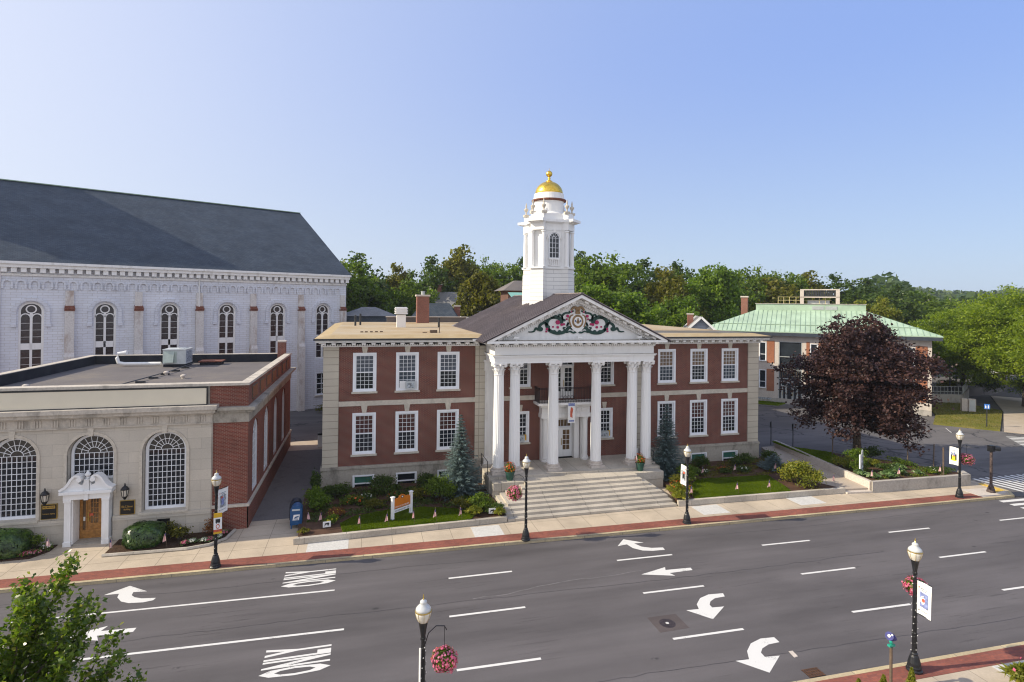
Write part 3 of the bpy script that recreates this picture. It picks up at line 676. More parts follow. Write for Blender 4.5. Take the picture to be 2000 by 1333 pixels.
# ------------------------------------------------------------------ windows
_wm = {}
def link(me, name, parent, loc=(0,0,0), rz=0.):
    o = bpy.data.objects.new(name, me); col.objects.link(o); o.parent = parent; o.location = loc; o.rotation_euler = (0,0,rz); return o
def window(parent, loc, w, h, cols, r1, r2, cas=.13, rec=.14, sill=.12, glass_="glass_dark", rz=0., mat="white_window", sash=.09, low=None, sillmat="limestone_clean", lowfrac=.5):
    """sash window, bottom centre of its opening at loc, facing local -y; low: glass of the lower sash"""
    key = (w,h,cols,r1,r2,cas,rec,sill,glass_,mat,sash,low,sillmat,lowfrac)
    if key not in _wm:
        b = MB(); x = w/2
        for s in (-1,1): b.box(*sorted((s*x, s*(x-cas))), -.035, rec, 0, h)
        b.box(-x+cas, x-cas, -.035, rec, h-cas, h); b.box(-x+cas, x-cas, -.03, rec, 0, cas*.7)
        xi, z0, z1 = x-cas, cas*.7, h-cas; zm = z0+(z1-z0)*lowfrac
        for s in (-1,1): b.box(*sorted((s*xi, s*(xi-sash))), .045, rec, z0, z1)
        b.box(-xi+sash, xi-sash, .045, rec, z1-sash, z1); b.box(-xi+sash, xi-sash, .047, rec, z0, z0+sash)
        if r2: b.box(-xi+sash, xi-sash, .04, rec, zm-.035, zm+.035)
        xg = xi-sash
        for k in range(1, cols):
            q = -xg+2*xg*k/cols; b.box(q-.011, q+.011, .085, rec-.03, z0+sash, z1-sash)
        for a, c, nr in ((z0+sash, zm-.035, r2), (zm+.035 if r2 else z0+sash, z1-sash, r1)):
            for k in range(1, nr):
                q = a+(c-a)*k/nr; b.box(-xg, xg, .088, rec-.032, q-.011, q+.011)
        o = b.build("window", mat); fm = o.data; bpy.data.objects.remove(o)
        b = MB()
        if low and r2: b.box(-xg-.02, xg+.02, rec-.035, rec-.015, zm, z1-.02); b.k = 1; b.box(-xg-.02, xg+.02, rec-.035, rec-.015, z0+.02, zm)
        else: b.box(-xg-.02, xg+.02, rec-.035, rec-.015, z0+.02, z1-.02)
        o = b.build("pane", [glass_, low or glass_]); pm = o.data; bpy.data.objects.remove(o)
        sm = None
        if sill:
            b = MB(); b.box(-x-.08, x+.08, -.12, rec, -sill, 0); o = b.build("sill", sillmat); sm = o.data; bpy.data.objects.remove(o)
        _wm[key] = (fm, pm, sm)
    fm, pm, sm = _wm[key]
    f = link(fm, "window", parent, loc, rz); link(pm, "pane", f)
    if sm: link(sm, "sill", f)
    return f
def arch_window(parent, loc, w, h, cols, dz, rec=.3, cas=.09, glass_="glass_dark", rz=0., mat="white_window", fan=9, ring=2):
    """round-headed window: h to the spring line; a fan of bars over a grid"""
    key = ("arch",w,h,cols,dz,rec,cas,glass_,mat,fan,ring)
    if key not in _wm:
        b = MB(); r = w/2; ri = r-cas; n = 20; y0, y1 = rec-.12, rec
        for s in (-1,1): b.box(*sorted((s*r, s*ri)), y0, y1, 0, h)
        b.box(-ri, ri, y0, y1, 0, cas)
        A = [(PI*i/n) for i in range(n+1)]
        for p, q in zip(A, A[1:]):
            b.slab([(ri*math.cos(p),h+ri*math.sin(p)),(r*math.cos(p),h+r*math.sin(p)),(r*math.cos(q),h+r*math.sin(q)),(ri*math.cos(q),h+ri*math.sin(q))], y0, y1)
        nr = max(1, round((h-cas)/dz)); yb = y0+.05
        for k in range(1, cols): q = -ri+2*ri*k/cols; b.box(q-.013, q+.013, yb, y1-.03, cas, h)
        for k in range(1, nr+1): q = cas+(h-cas)*k/nr; b.box(-ri, ri, yb+.003, y1-.033, q-.013, q+.013)
        for k in range(1, fan): a = PI*k/fan; r0 = ri*.33; b.bar((r0*math.cos(a),yb+.03,h+r0*math.sin(a)),(ri*math.cos(a),yb+.03,h+ri*math.sin(a)),.026,.034,(0,1,0))
        for f in ([.33,.66] if ring == 2 else [.36]):
            b.ribbon([(ri*f*math.cos(a),h+ri*f*math.sin(a)) for a in A], .026, yb+.006, y1-.036)
        o = b.build("window", mat); fm = o.data; bpy.data.objects.remove(o)
        b = MB(); P = [(-ri,cas*.5),(ri,cas*.5)]+[(ri*math.cos(a),h+ri*math.sin(a)) for a in A]
        b.slab(P, y1-.035, y1-.015); o = b.build("pane", glass_); pm = o.data; bpy.data.objects.remove(o)
        _wm[key] = (fm, pm, None)
    fm, pm, _ = _wm[key]; f = link(fm, "window", parent, loc, rz); link(pm, "pane", f); return f

# ------------------------------------------------------------------ city hall
hall = thing("city_hall", "red brick city hall with white columned portico and gold domed cupola", "city hall", (0,0,0))
WX = (-13.88,-11.11,-8.34,8.34,11.11,13.88)
UZ, UH, LZ, LH = 6.475, 2.555, 2.36, 2.72
ops = [(x-.75,x+.75,UZ,UZ+UH,False) for x in WX]+[(x-.75,x+.75,LZ,LZ+LH,False) for x in WX]
PWX = (-3.22,3.22)
ops += [(x-.75,x+.75,UZ,UZ+UH,False) for x in PWX]+[(x-.68,x+.68,2.55,4.75,False) for x in PWX]
ops += [(-1.05,1.05,1.2,4.35,False),(-.85,.85,5.55,8.7,False)]
b = MB(); b.wall(-15.5,15.5,1.2,9.45,ops,0,.2)
b.poly(((-16.45,24,-.3),(-16.45,.05,-.3),(-16.45,.05,9.9),(-16.45,24,9.9))); b.poly(((16.45,.05,-.3),(16.45,24,-.3),(16.45,24,9.9),(16.45,.05,9.9)))
b.poly(((16.45,24,-.3),(-16.45,24,-.3),(-16.45,24,9.9),(16.45,24,9.9))); b.build("brick_wall", "brick_hall", hall)
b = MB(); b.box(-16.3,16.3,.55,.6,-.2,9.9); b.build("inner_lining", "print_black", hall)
for x0, x1 in ((-16.48,-15.5),(15.5,16.48),(-6.48,-5.75),(5.75,6.48)):
    b = MB(); b.box(x0,x1,-.07,.5,1.62,9.43)
    if abs(x0) > 15 or abs(x1) > 16: b.box(x0+(.0 if x0<0 else .0),x1,.5,1.0,1.62,9.43)
    b.build("quoin", "quoin_stone", hall)
bops = [(x-.69,x+.69,-.1,1.02,False) for x in WX]
b = MB(); b.wall(-16.55,-5.9,-.3,1.45,[o for o in bops if o[0]<0],-.10,.25); b.box(-16.55,-16.40,-.095,23,-.3,1.45); b.build("plinth", "limestone_dirty", hall)
b = MB(); b.wall(5.9,16.55,-.3,1.45,[o for o in bops if o[0]>0],-.10,.25); b.box(16.40,16.55,-.095,23,-.3,1.45); b.build("plinth", "limestone_dirty", hall)
for a, c, s in ((-16.6,-5.8,-1),(5.8,16.6,1)):
    b = MB(); b.box(a,c,-.17,.1,1.45,1.53); b.box(a+.04,c-.04,-.12,.1,1.53,1.63); b.box(*sorted((s*16.6,s*16.4)),.1,23,1.45,1.63); b.build("base_moulding", "limestone_dirty", hall)
for a, c in ((-15.5,-6.48),(6.48,15.5),(-5.75,-2.15),(2.15,5.75)): b = MB(); b.box(a,c,-.05,.15,5.54,5.86); b.build("belt_course", "limestone_clean", hall)
for x in WX:
    for z0, z1 in ((UZ+UH,9.43),(LZ+LH,5.54)):
        b = MB(); b.slab([(x-.13,z0),(x+.13,z0),(x+.2,z1),(x-.2,z1)],-.06,.1); b.build("keystone", "limestone_clean", hall)
for x in PWX:
    b = MB(); b.slab([(x-.12,4.75),(x+.12,4.75),(x+.18,5.2),(x-.18,5.2)],-.06,.1); b.build("keystone", "limestone_clean", hall)
for i, x in enumerate(WX):
    f = window(hall,(x,0,UZ),1.5,UH,4,4,4, glass_=("glass_refl_sky" if i<3 else "glass_warm"), low=("glass_dark","glass_refl_sky")[i%2])
    if i == 1:
        b = MB(); b.box(-.5,.5,.02,.1,.12,.62); b.build("filler_panel", "white_paint", f)
        b = MB(); b.box(-.12,.5,-.35,.1,.14,.6); b.k = 1; b.box(-.06,.44,-.37,-.34,.2,.54); b.build("window_air_conditioner", ["ac_side","print_grey"], f)
    window(hall,(x,0,LZ),1.5,LH,4,4,4, glass_=("glass_refl_red","glass_refl_red","glass_refl_red","glass_dark","glass_refl_red","glass_refl_red")[i], low="glass_dark")
    window(hall,(x,-.10,-.1),1.38,1.12,1,1,1, cas=.08, glass_="glass_blind" if i in (0,5,4) else "glass_dark", low="glass_dark", sill=0, sash=.05)
for i, x in enumerate(PWX):
    window(hall,(x,0,UZ),1.5,UH,4,4,4); f = window(hall,(x,0,2.55),1.36,2.2,4,3,3)
    b = MB(); b.box(-.42,.3,-.25,.1,.12,.52); b.k = 1; b.box(-.36,.2,-.27,-.24,.18,.46); b.k = 2; b.box(.3,.5,.03,.1,.12,.52)
    b.build("window_air_conditioner", ["ac_side","print_grey","bus_yellow"], f)
# cornice with modillions and dentils
for a, c, sd in ((-16.62,-6.2,-1),(6.2,16.62,1)):
    b = MB(); b.box(a,c,-.12,.2,9.43,9.50); b.box(a-.1 if a<0 else a,c+.1 if c>0 else c,-.45,.2,9.72,9.76); b.box(a-.3 if a<0 else a,c+.3 if c>0 else c,-.78,.2,9.76,9.9)
    n = int((c-a)/.155)
    for k in range(n): q = a+.05+k*.155; b.box(q,q+.095,-.2,0,9.50,9.60)
    n = int((c-a)/.62)
    for k in range(n+1): q = a+.05+k*.62; b.box(q,min(q+.26,c),-.62,0,9.60,9.72)
    b.box(*sorted((sd*16.4,sd*16.95)),.2,24.3,9.76,9.9)
    for k in range(38): b.box(*sorted((sd*16.4,sd*16.8)),.4+k*.62,.66+k*.62,9.60,9.72)
    b.build("cornice", "white_trim_aged", hall)
ol = lambda e: [(-17.0+e,-.92+e),(17.0-e,-.92+e),(17.0-e,24.5-e),(-17.0+e,24.5-e)]
b = MB(); b.frustum(ol(-.03),9.9,ol(-.03),10.02); b.k = 1; b.frustum(ol(.02),10.02,ol(.95),10.22,cap=False); b.k = 2; b.poly([(x,y,10.22) for x,y in ol(.95)])
roof = b.build("flat_roof", ["dark_metal","roof_tan_edge","roof_tan"], hall)
b = MB(); b.box(-8.65,-7.4,20.5,21.8,10.2,13.0); b.k = 1; b.box(-8.75,-7.3,20.4,21.9,13.0,13.18); b.k = 2; b.lathe([(.2,13.18),(.2,13.5),(.24,13.5),(.24,13.56)],12,(-8.0,21.1,0)); b.build("chimney", ["brick_chimney","concrete_pale","galvanised"], roof)
b = MB(); b.box(-11.25,-10.5,10.6,11.3,10.2,11.3); b.box(-11.35,-10.4,10.5,11.4,11.35,11.95)
for k in range(4): b.box(-11.42,-10.33,10.43,11.47,11.36+k*.15,11.42+k*.15)
b.build("roof_vent", "white_trim_aged", roof)
for x, y, h in ((-14.72,14.1,.95),(-14.3,15.6,1.05),(-7.62,10.9,.85)):
    b = MB(); b.lathe([(.09,10.2),(.09,10.22+h)],10,(x,y,0)); b.build("vent_pipe", "dark_metal", roof)
b = MB(); b.box(-9.4,-8.9,1.8,2.2,10.2,10.42); b.box(-8.75,-8.7,2,2.05,10.2,10.6); b.box(-9.9,-9.6,2.1,2.3,10.2,10.27)
for k, q in enumerate((-14.2,-13.9,-13.55,-13.2,-12.85)): b.box(q,q+.2,2.7+.06*k,2.82+.06*k,10.2,10.3)
b.build("roof_fitting", "wood_post", roof)
b = MB(); b.box(-11.6,-3,23.3,23.8,10.2,10.75); b.k = 1; b.box(-11.7,-2.9,23.2,23.9,10.75,10.82); b.build("parapet", ["roof_grey","concrete_pale"], roof)
b = MB(); b.box(1.1,5.2,20.5,24,10.2,13.75); b.k = 1; b.frustum([(.4,19.8),(5.9,19.8),(5.9,24.6),(.4,24.6)],13.75,[(2.2,21.8),(4.2,21.8),(4.2,22.6),(2.2,22.6)],14.9)
b.build("penthouse", ["brick_brown","roof_grey"], hall)
b = MB(); b.poly(((.2,15.2,12.8),(3.0,15.2,12.8),(3.0,17.2,13.5),(.2,17.2,13.5))); b.k = 1; b.box(.1,3.1,15.1,15.25,12.2,12.82); b.build("skylight", ["skylight_glass","white_trim_aged"], hall)

# portico: platform, stairs, columns, entablature, pediment
b = MB(); b.box(-6.15,5.95,-3.3,0,-.2,1.25); b.build("portico_floor", "granite_slab", hall)
sx0 = (-5.95,-5.95,-5.9,-5.65,-5.3,-4.9,-4.4,-4.05); sx1 = (4.78,4.74,4.66,4.52,4.32,4.06,3.8,3.66); sy = (-7.4,-7.0,-6.58,-6.16,-5.72,-5.28,-4.84,-4.38)
b = MB()
for i in range(8): b.box(sx0[i],sx1[i],sy[i],-3.28,-.2+.05*i,.14*(i+1))
b.build("stair", "granite_slab", hall)
for x0, x1 in ((-6.05,-4.02),(3.68,5.78)):
    b = MB(); b.box(x0,x1,-4.05,-2.9,-.2,.62); b.box(x0+.0,x1,-4.09,-2.9,.64,1.12); b.box(x0+.03,x1-.03,-4.02,-2.9,.6,.66); b.build("stair_pier", "granite_slab", hall)
for x in (-6.1,5.85):
    b = MB(); b.tube([(x,-2.6,1.25),(x,-2.6,2.1),(x,-.6,2.1),(x,-.6,1.25)],.025,8); b.build("handrail", "black_iron", hall)
CX = (-5.34,-4.25,-1.55,1.55,4.25,5.34); CY = -2.35
colparts = None
def column_meshes():
    b = MB(); b.box(-.5,.5,-.5,.5,0,.15); b.lathe([(.49,.15),(.51,.2),(.49,.26),(.44,.28),(.43,.33),(.46,.36),(.44,.41),(.40,.43)],32)
    o1 = b.build("column_base","concrete_pale")
    b = MB(); fl = [1,.965,.93,.93,.965]; b.lathe([(.375,.43),(.365,.6),(.362,2.2),(.345,4.0),(.315,6.45)],100,mult=fl); o2 = b.build("column","white_paint")
    b = MB(); z = 6.45; b.lathe([(.33,z-.03),(.345,z),(.33,z+.03),(.30,z+.04),(.30,z+.45),(.34,z+.6),(.42,z+.68)],32)
    for row, (rz_, hh, nn, of) in enumerate(((.02,.34,8,0),(.18,.40,8,PI/8))):
        for k in range(nn):
            a = 2*PI*k/nn+of; ca, sa = math.cos(a), math.sin(a); px, py = -sa, ca
            P = [(.305,0,.10),(.33,.6,.11),(.36,.85,.10),(.43,1.0,.085),(.44,.86,.05)]
            for (ra,ta,wa),(rb,tb,wb) in zip(P,P[1:]):
                za, zb = z+rz_+ta*hh, z+rz_+tb*hh
                b.poly(((ra*ca-px*wa,ra*sa-py*wa,za),(ra*ca+px*wa,ra*sa+py*wa,za),(rb*ca+px*wb,rb*sa+py*wb,zb),(rb*ca-px*wb,rb*sa-py*wb,zb)))
    for k in range(4):
        a = PI/4+k*PI/2; ca, sa = math.cos(a), math.sin(a)
        c = Vector((ca*.50,sa*.50,z+.60)); t = Vector((-sa,ca,0))
        ring = [c+Vector((ca,sa,0))*.1*math.cos(q)+Vector((0,0,1))*.1*math.sin(q) for q in [2*PI*i/10 for i in range(10)]]
        for i in range(10): j = (i+1)%10; b.poly((ring[i]-t*.06,ring[j]-t*.06,ring[j]+t*.06,ring[i]+t*.06))
        b.poly([q-t*.06 for q in ring]); b.poly([q+t*.06 for q in ring[::-1]])
        b.tube([(ca*.3,sa*.3,z+.35),(ca*.38,sa*.38,z+.55),(ca*.47,sa*.47,z+.66)],.035,6)
    b.lathe([(.07,z+.6),(.07,z+.72)],8,(0,-.44,0))
    n = 6; P = []
    for k in range(4):
        a0, a1 = PI/4+k*PI/2, PI/4+(k+1)*PI/2
        for i in range(n):
            f = i/n; a = a0+(a1-a0)*f; rr = .62*math.cos(PI/4)/math.cos(a-(a0+a1)/2) - .07*math.sin(PI*f); P.append((rr*math.cos(a),rr*math.sin(a)))
    b.prism(P, z+.68, z+.79)
    o3 = b.build("capital","white_trim_aged")
    return o1, o2, o3
for n_, x in enumerate(CX):
    if n_ == 0:
        o1, o2, o3 = column_meshes()
        for o in (o1,o3): o.parent = o2
        o2.parent = hall; o2.location = (x,CY,1.25); colproto = o2
    else: dup(colproto,(x,CY,1.25),parent=hall)
for x in (-5.45,5.45):
    b = MB(); b.box(x-.42,x+.42,-.28,0,1.25,1.7); b.box(x-.34,x+.34,-.2,0,1.7,7.7)
    for k in range(7): b.box(x-.32+k*.097,x-.27+k*.097,-.235,-.19,1.8,7.6)
    b.box(x-.4,x+.4,-.3,0,7.7,8.3); b.box(x-.46,x+.46,-.36,0,8.3,8.45); b.build("pilaster", "white_trim_aged", hall)
b = MB(); E = 5.72
b.box(-E,E,-2.72,-.0,8.45,8.62); b.box(-E-.03,E+.03,-2.75,0,8.62,8.84); b.box(-E-.09,E+.09,-2.82,0,8.84,8.92); b.box(-E-.16,E+.16,-2.9,0,8.92,8.98)
b.box(-E,E,-2.72,0,9.0,9.5); b.box(-E-.06,E+.06,-2.78,0,9.5,9.55)
n = int(2*E/.155)
for k in range(n+1): q = -E-.05+k*.155; b.box(q,q+.09,-2.88,-2.7,9.55,9.66)
for k in range(18):
    for s in (-1,1): b.box(*sorted((s*(E+.16),s*(E-.02))),-2.7+k*.155,-2.61+k*.155,9.55,9.66)
b.box(-E-.2,E+.2,-2.92,0,9.66,9.69)
for k in range(19): q = -E-.1+k*(2*E-.06)/18; b.box(q,q+.27,-3.28,-2.8,9.69,9.80)
for s in (-1,1):
    for k in range(5): b.box(*sorted((s*E,s*(E+.55))),-2.5+k*.62,-2.24+k*.62,9.69,9.80)
b.box(-E-.68,E+.68,-3.4,0,9.80,9.95)
b.k = 1; b.box(-E-.1,E+.1,-2.88,0,8.98,9.0); b.box(-E-.6,E+.6,-3.36,-2.6,9.95,9.965)
b.build("entablature", ["white_paint","limestone_dirty"], hall)
AP = 13.06; hw_ = 6.52; zb = 9.95; slope = (AP-zb)/hw_; sa = math.atan(slope)
b = MB(); b.slab([(-hw_+.4,zb),(hw_-.4,zb),(0,AP-.2)],-2.62,-2.4); ped = b.build("pediment", "white_paint", hall)
b = MB()
for s in (-1,1):
    L = [(s*(hw_),zb),(s*(hw_-.75),zb),(0,AP-.36-.10),(0,AP)]
    b.slab(L if s<0 else L[::-1],-3.4,-2.6) if False else b.slab([(s*hw_,zb+.0),(0,AP),(0,AP-.26),(s*(hw_-.26/slope),zb)][::(1 if s>0 else -1)],-3.42,-2.6)
    b.slab([(s*(hw_-.3/slope),zb),(0,AP-.30),(0,AP-.58),(s*(hw_-.58/slope),zb)][::(1 if s>0 else -1)],-2.8,-2.58)
    d = Vector((-s*math.cos(sa),0,math.sin(sa)))
    p0 = Vector((s*(hw_-.9),-2.95,zb+.9*slope-.36)); 
    for k in range(11):
        c = p0+d*(.62*k)
        if abs(c.x) < .2: break
        b.bar(c, c+d*.28, .5, .13, (0,0,1))
    p0 = Vector((s*(hw_-1.35),-2.78,zb+1.35*slope-.55))
    for k in range(60):
        c = p0+d*(.155*k)
        if c.x*s < .06: break
        b.bar(c, c+d*.09, .2, .12, (0,0,1))
b.build("raking_cornice", "white_trim_aged", ped)
b = MB()
for x in (-4.4,0,4.4): b.box(x-.03,x+.03,-3.1,-3.04,9.96,10.1); b.box(x-.17,x+.17,-3.16,-2.98,10.1,10.22)
b.build("floodlight", "white_paint", ped)
# painted crest on the tympanum
U = .0047; Z0 = 11.22; Y0, Y1 = -2.68, -2.61
def cu(pts, s, n=7):
    P = [Vector((p[0]*s*U,0,Z0+p[1]*U)) for p in pts]; out = []
    for i in range(len(P)-1):
        a, b_, c, d = P[max(i-1,0)], P[i], P[i+1], P[min(i+2,len(P)-1)]
        for k in range(n):
            t = k/n; out.append(.5*((2*b_)+(c-a)*t+(2*a-5*b_+4*c-d)*t*t+(3*b_-a-3*c+d)*t**3))
    out.append(P[-1]); return [(q.x,q.z) for q in out]
def wtap(n, a, c): return [a+(c-a)*i/(n-1) for i in range(n)]
def disc(b, x, z, r, y0, y1, n=14, ez=1.): b.slab([(x+r*math.cos(2*PI*k/n),z+r*ez*math.sin(2*PI*k/n)) for k in range(n)], y0, y1)
b = MB()
for s in (-1,1):
    for pts, w0, w1 in (([(60,-105),(130,-90),(170,-135),(240,-165),(340,-165),(430,-120),(465,-30),(420,45),(330,60),(255,25),(245,-30)],.16,.22),
            ([(420,-140),(455,-60),(505,-25),(560,-55),(575,-110)],.10,.17), ([(590,-120),(625,-100),(650,-140),(690,-152),(735,-150)],.14,.05),
            ([(300,62),(270,95),(240,75),(220,20)],.10,.09), ([(120,120),(190,115),(235,70),(215,15),(185,20)],.09,.13), ([(60,150),(110,128),(130,150)],.08,.06),
            ([(20,-150),(60,-165),(110,-145),(160,-160),(185,-150)],.11,.05), ([(150,-60),(140,-20),(165,-75)],.1,.08), ([(185,-130),(215,-95),(180,-90)],.08,.06), ([(350,60),(385,45),(420,70)],.08,.05), ([(480,-20),(510,0),(480,20)],.07,.04), ([(90,-120),(60,-80),(110,-60)],.12,.06)):
        P = cu(pts, s); b.ribbon(P, wtap(len(P),w0*1.2,w1*1.2), Y0, Y1)
    disc(b, s*560*U, Z0-112*U, .19, Y0-.01, Y1, 12, .8)
    for q in ((270,-150),(350,-150),(440,-80),(330,65),(200,-150)): disc(b, s*q[0]*U, Z0+q[1]*U, .12, Y0-.004, Y1, 9)
crest = b.build("crest", "crest_green", hall)
for s in (-1,1):
    for x, z, r in ((300,-15,29),(150,75,20),(240,-48,18),(205,-42,15),(300,-85,17),(370,-80,12),(462,-110,16),(470,-145,13),(95,135,10),(165,30,12)):
        b = MB()
        for k in range(6): a = 2*PI*k/6; disc(b, s*x*U+r*.5*U*math.cos(a), Z0+z*U+r*.5*U*math.sin(a), r*.6*U, Y0-.03-.002*k, Y1, 8)
        b.build("rose", "crest_red", crest)
b = MB(); disc(b,0,Z0-10*U,120*U,-2.71,Y1,20,1.15); b.slab([(-95*U,Z0+90*U),(-60*U,Z0-130*U),(0,Z0-165*U),(60*U,Z0-130*U),(95*U,Z0+90*U),(0,Z0+130*U)][::1],-2.70,Y1)
b.k = 1; disc(b,0,Z0,86*U,-2.74,Y1,24,1.1); b.k = 0; disc(b,0,Z0,60*U,-2.76,Y1,20,1.1); b.k = 1; disc(b,0,Z0-8*U,26*U,-2.78,Y1,12)
b.slab([(-14*U,Z0-5*U),(14*U,Z0-5*U),(8*U,Z0+45*U),(-8*U,Z0+45*U)],-2.785,Y1)
b.k = 2; 
for s in (-1,1): disc(b, s*40*U, Z0+5*U, 9*U, -2.785, Y1, 8, 1.8)
b.k = 1
b.slab([(-40*U,Z0+105*U),(40*U,Z0+105*U),(25*U,Z0+150*U),(-25*U,Z0+150*U)],-2.76,Y1)
for s in (-1,1):
    P = cu([(5,150),(25,195),(60,200),(100,160)], s); b.ribbon(P, wtap(len(P),.2,.10), -2.77, Y1)
    P = cu([(70,95),(110,70),(125,10),(95,-80)], s); b.ribbon(P, .07, -2.74, Y1)
disc(b,0,Z0+185*U,26*U,-2.78,Y1,10)
b.build("seal", ["paper_white","crest_gold","crest_blue"], crest)
# metal gable roof with standing seams
RY0, RY1 = -3.46, 13.7; HX = 6.66; RZE = 9.90; RA = RZE+HX*slope
b = MB()
for s in (-1,1):
    A, B = (s*HX,RZE), (0,RA+.02)
    q = [(A[0],A[1]),(B[0],B[1]),(B[0],B[1]-.08),(A[0],A[1]-.08)]
    b.slab(q[::(1 if s>0 else -1)],RY0,RY1)
groof = b.build("gable_roof", "roof_metal", hall)
b = MB()
for s in (-1,1):
    for k in range(36):
        y = RY0+.02+k*(RY1-RY0-.06)/35; b.bar((s*HX,y+.02,RZE+.03),(0,y+.02,RA+.05),.045,.05)
b.bar((0,RY0,RA+.05),(0,RY1,RA+.05),.2,.05); b.build("roof_seam", "roof_rib", groof)
b = MB()
for s in (-1,1): b.bar((s*(HX+.06),-1.0,RZE-.02),(s*(HX+.06),RY1,RZE-.02),.28,.16)
b.slab([(-HX+.3,10.1),(HX-.3,10.1),(0,RA-.15)],RY1-.35,RY1-.2); b.build("eave_gutter", "white_trim_aged", groof)

# doorway, balcony, door
b = MB()
for s in (-1,1):
    b.lathe([(.27,1.25),(.27,1.37),(.24,1.4),(.25,1.48),(.2,1.5),(.185,4.05),(.2,4.1),(.2,4.2),(.25,4.25),(.25,4.32)],20,(s*1.5,-.5,0))
    b.box(*sorted((s*1.28,s*1.74)),-.3,.0,1.25,4.32); b.box(*sorted((s*.84,s*1.2)),-.16,.55,1.25,4.35); b.box(*sorted((s*1.05,s*1.22)),.0,.6,1.25,4.35)
b.box(-1.85,1.85,-.72,0,4.32,4.6); b.box(-1.8,1.8,-.68,0,4.6,5.12)
for k in range(9): b.box(-1.7+k*.41,-1.52+k*.41,-.72,-.66,4.72,5.0)
b.box(-1.95,1.95,-.9,0,5.12,5.3); b.box(-2.25,2.25,-1.25,0,5.3,5.46); b.box(-1.05,1.05,.2,.6,4.0,4.35)
b.build("doorway", "white_trim_aged", hall)
b = MB()
for z in (5.55,6.45,6.52): b.bar((-2.15,-1.15,z),(2.15,-1.15,z),.03,.03); b.bar((-2.15,-1.15,z),(-2.15,-.02,z),.03,.03); b.bar((2.15,-1.15,z),(2.15,-.02,z),.03,.03)
for k in range(37): x = -2.15+k*4.3/36; b.box(x-.011,x+.011,-1.161,-1.139,5.46,6.5)
for k in range(9):
    for s in (-1,1): b.box(s*2.15-.011,s*2.15+.011,-1.1+k*.13,-1.078+k*.13,5.46,6.5)
for k in range(5):
    x = -.5+k*.25; b.tube([(x+.1*math.cos(a),-1.16,5.8+.16*math.sin(a)) for a in [2*PI*i/10 for i in range(11)]],.014,5)
b.build("balcony_railing", "black_iron", hall)
def leafdoor(parent, x0, x1, y, z0, z1, cols, rows, mat, glass_, handle=True, bot=.5):
    b = MB(); st = .16
    b.box(x0,x0+st,y,y+.06,z0,z1); b.box(x1-st,x1,y,y+.06,z0,z1); b.box(x0+st,x1-st,y,y+.06,z0,z0+bot); b.box(x0+st,x1-st,y,y+.06,z1-st,z1)
    a, c, p, q = x0+st, x1-st, z0+bot, z1-st
    for k in range(1,cols): b.box(a+(c-a)*k/cols-.014,a+(c-a)*k/cols+.014,y+.005,y+.05,p,q)
    for k in range(1,rows): b.box(a,c,y+.008,y+.048,p+(q-p)*k/rows-.014,p+(q-p)*k/rows+.014)
    d = b.build("door", mat, parent); g = MB(); g.box(a-.01,c+.01,y+.028,y+.034,p-.01,q+.01); g.build("pane", glass_, d)
    if handle: h = MB(); hx = x0+.07; h.bar((hx,y-.05,z0+.85),(hx,y-.05,z0+1.35),.04,.04); h.build("handle", "brass", d)
    return d
leafdoor(hall,0,.84,.42,1.25,3.35,2,4,"white_paint","glass_warm"); leafdoor(hall,-.84,0,.42,1.25,3.35,2,4,"white_paint","glass_dark",False)
window(hall,(0,.36,3.38),1.68,.66,6,1,0,cas=.06,sill=0,glass_="glass_warm",sash=.04)
leafdoor(hall,-.85,0,.12,5.55,7.9,2,5,"white_paint","glass_dark",False); leafdoor(hall,0,.85,.12,5.55,7.9,2,5,"white_paint","glass_dark")
window(hall,(0,.1,7.9),1.7,.78,4,1,0,cas=.07,sill=0,sash=.04)

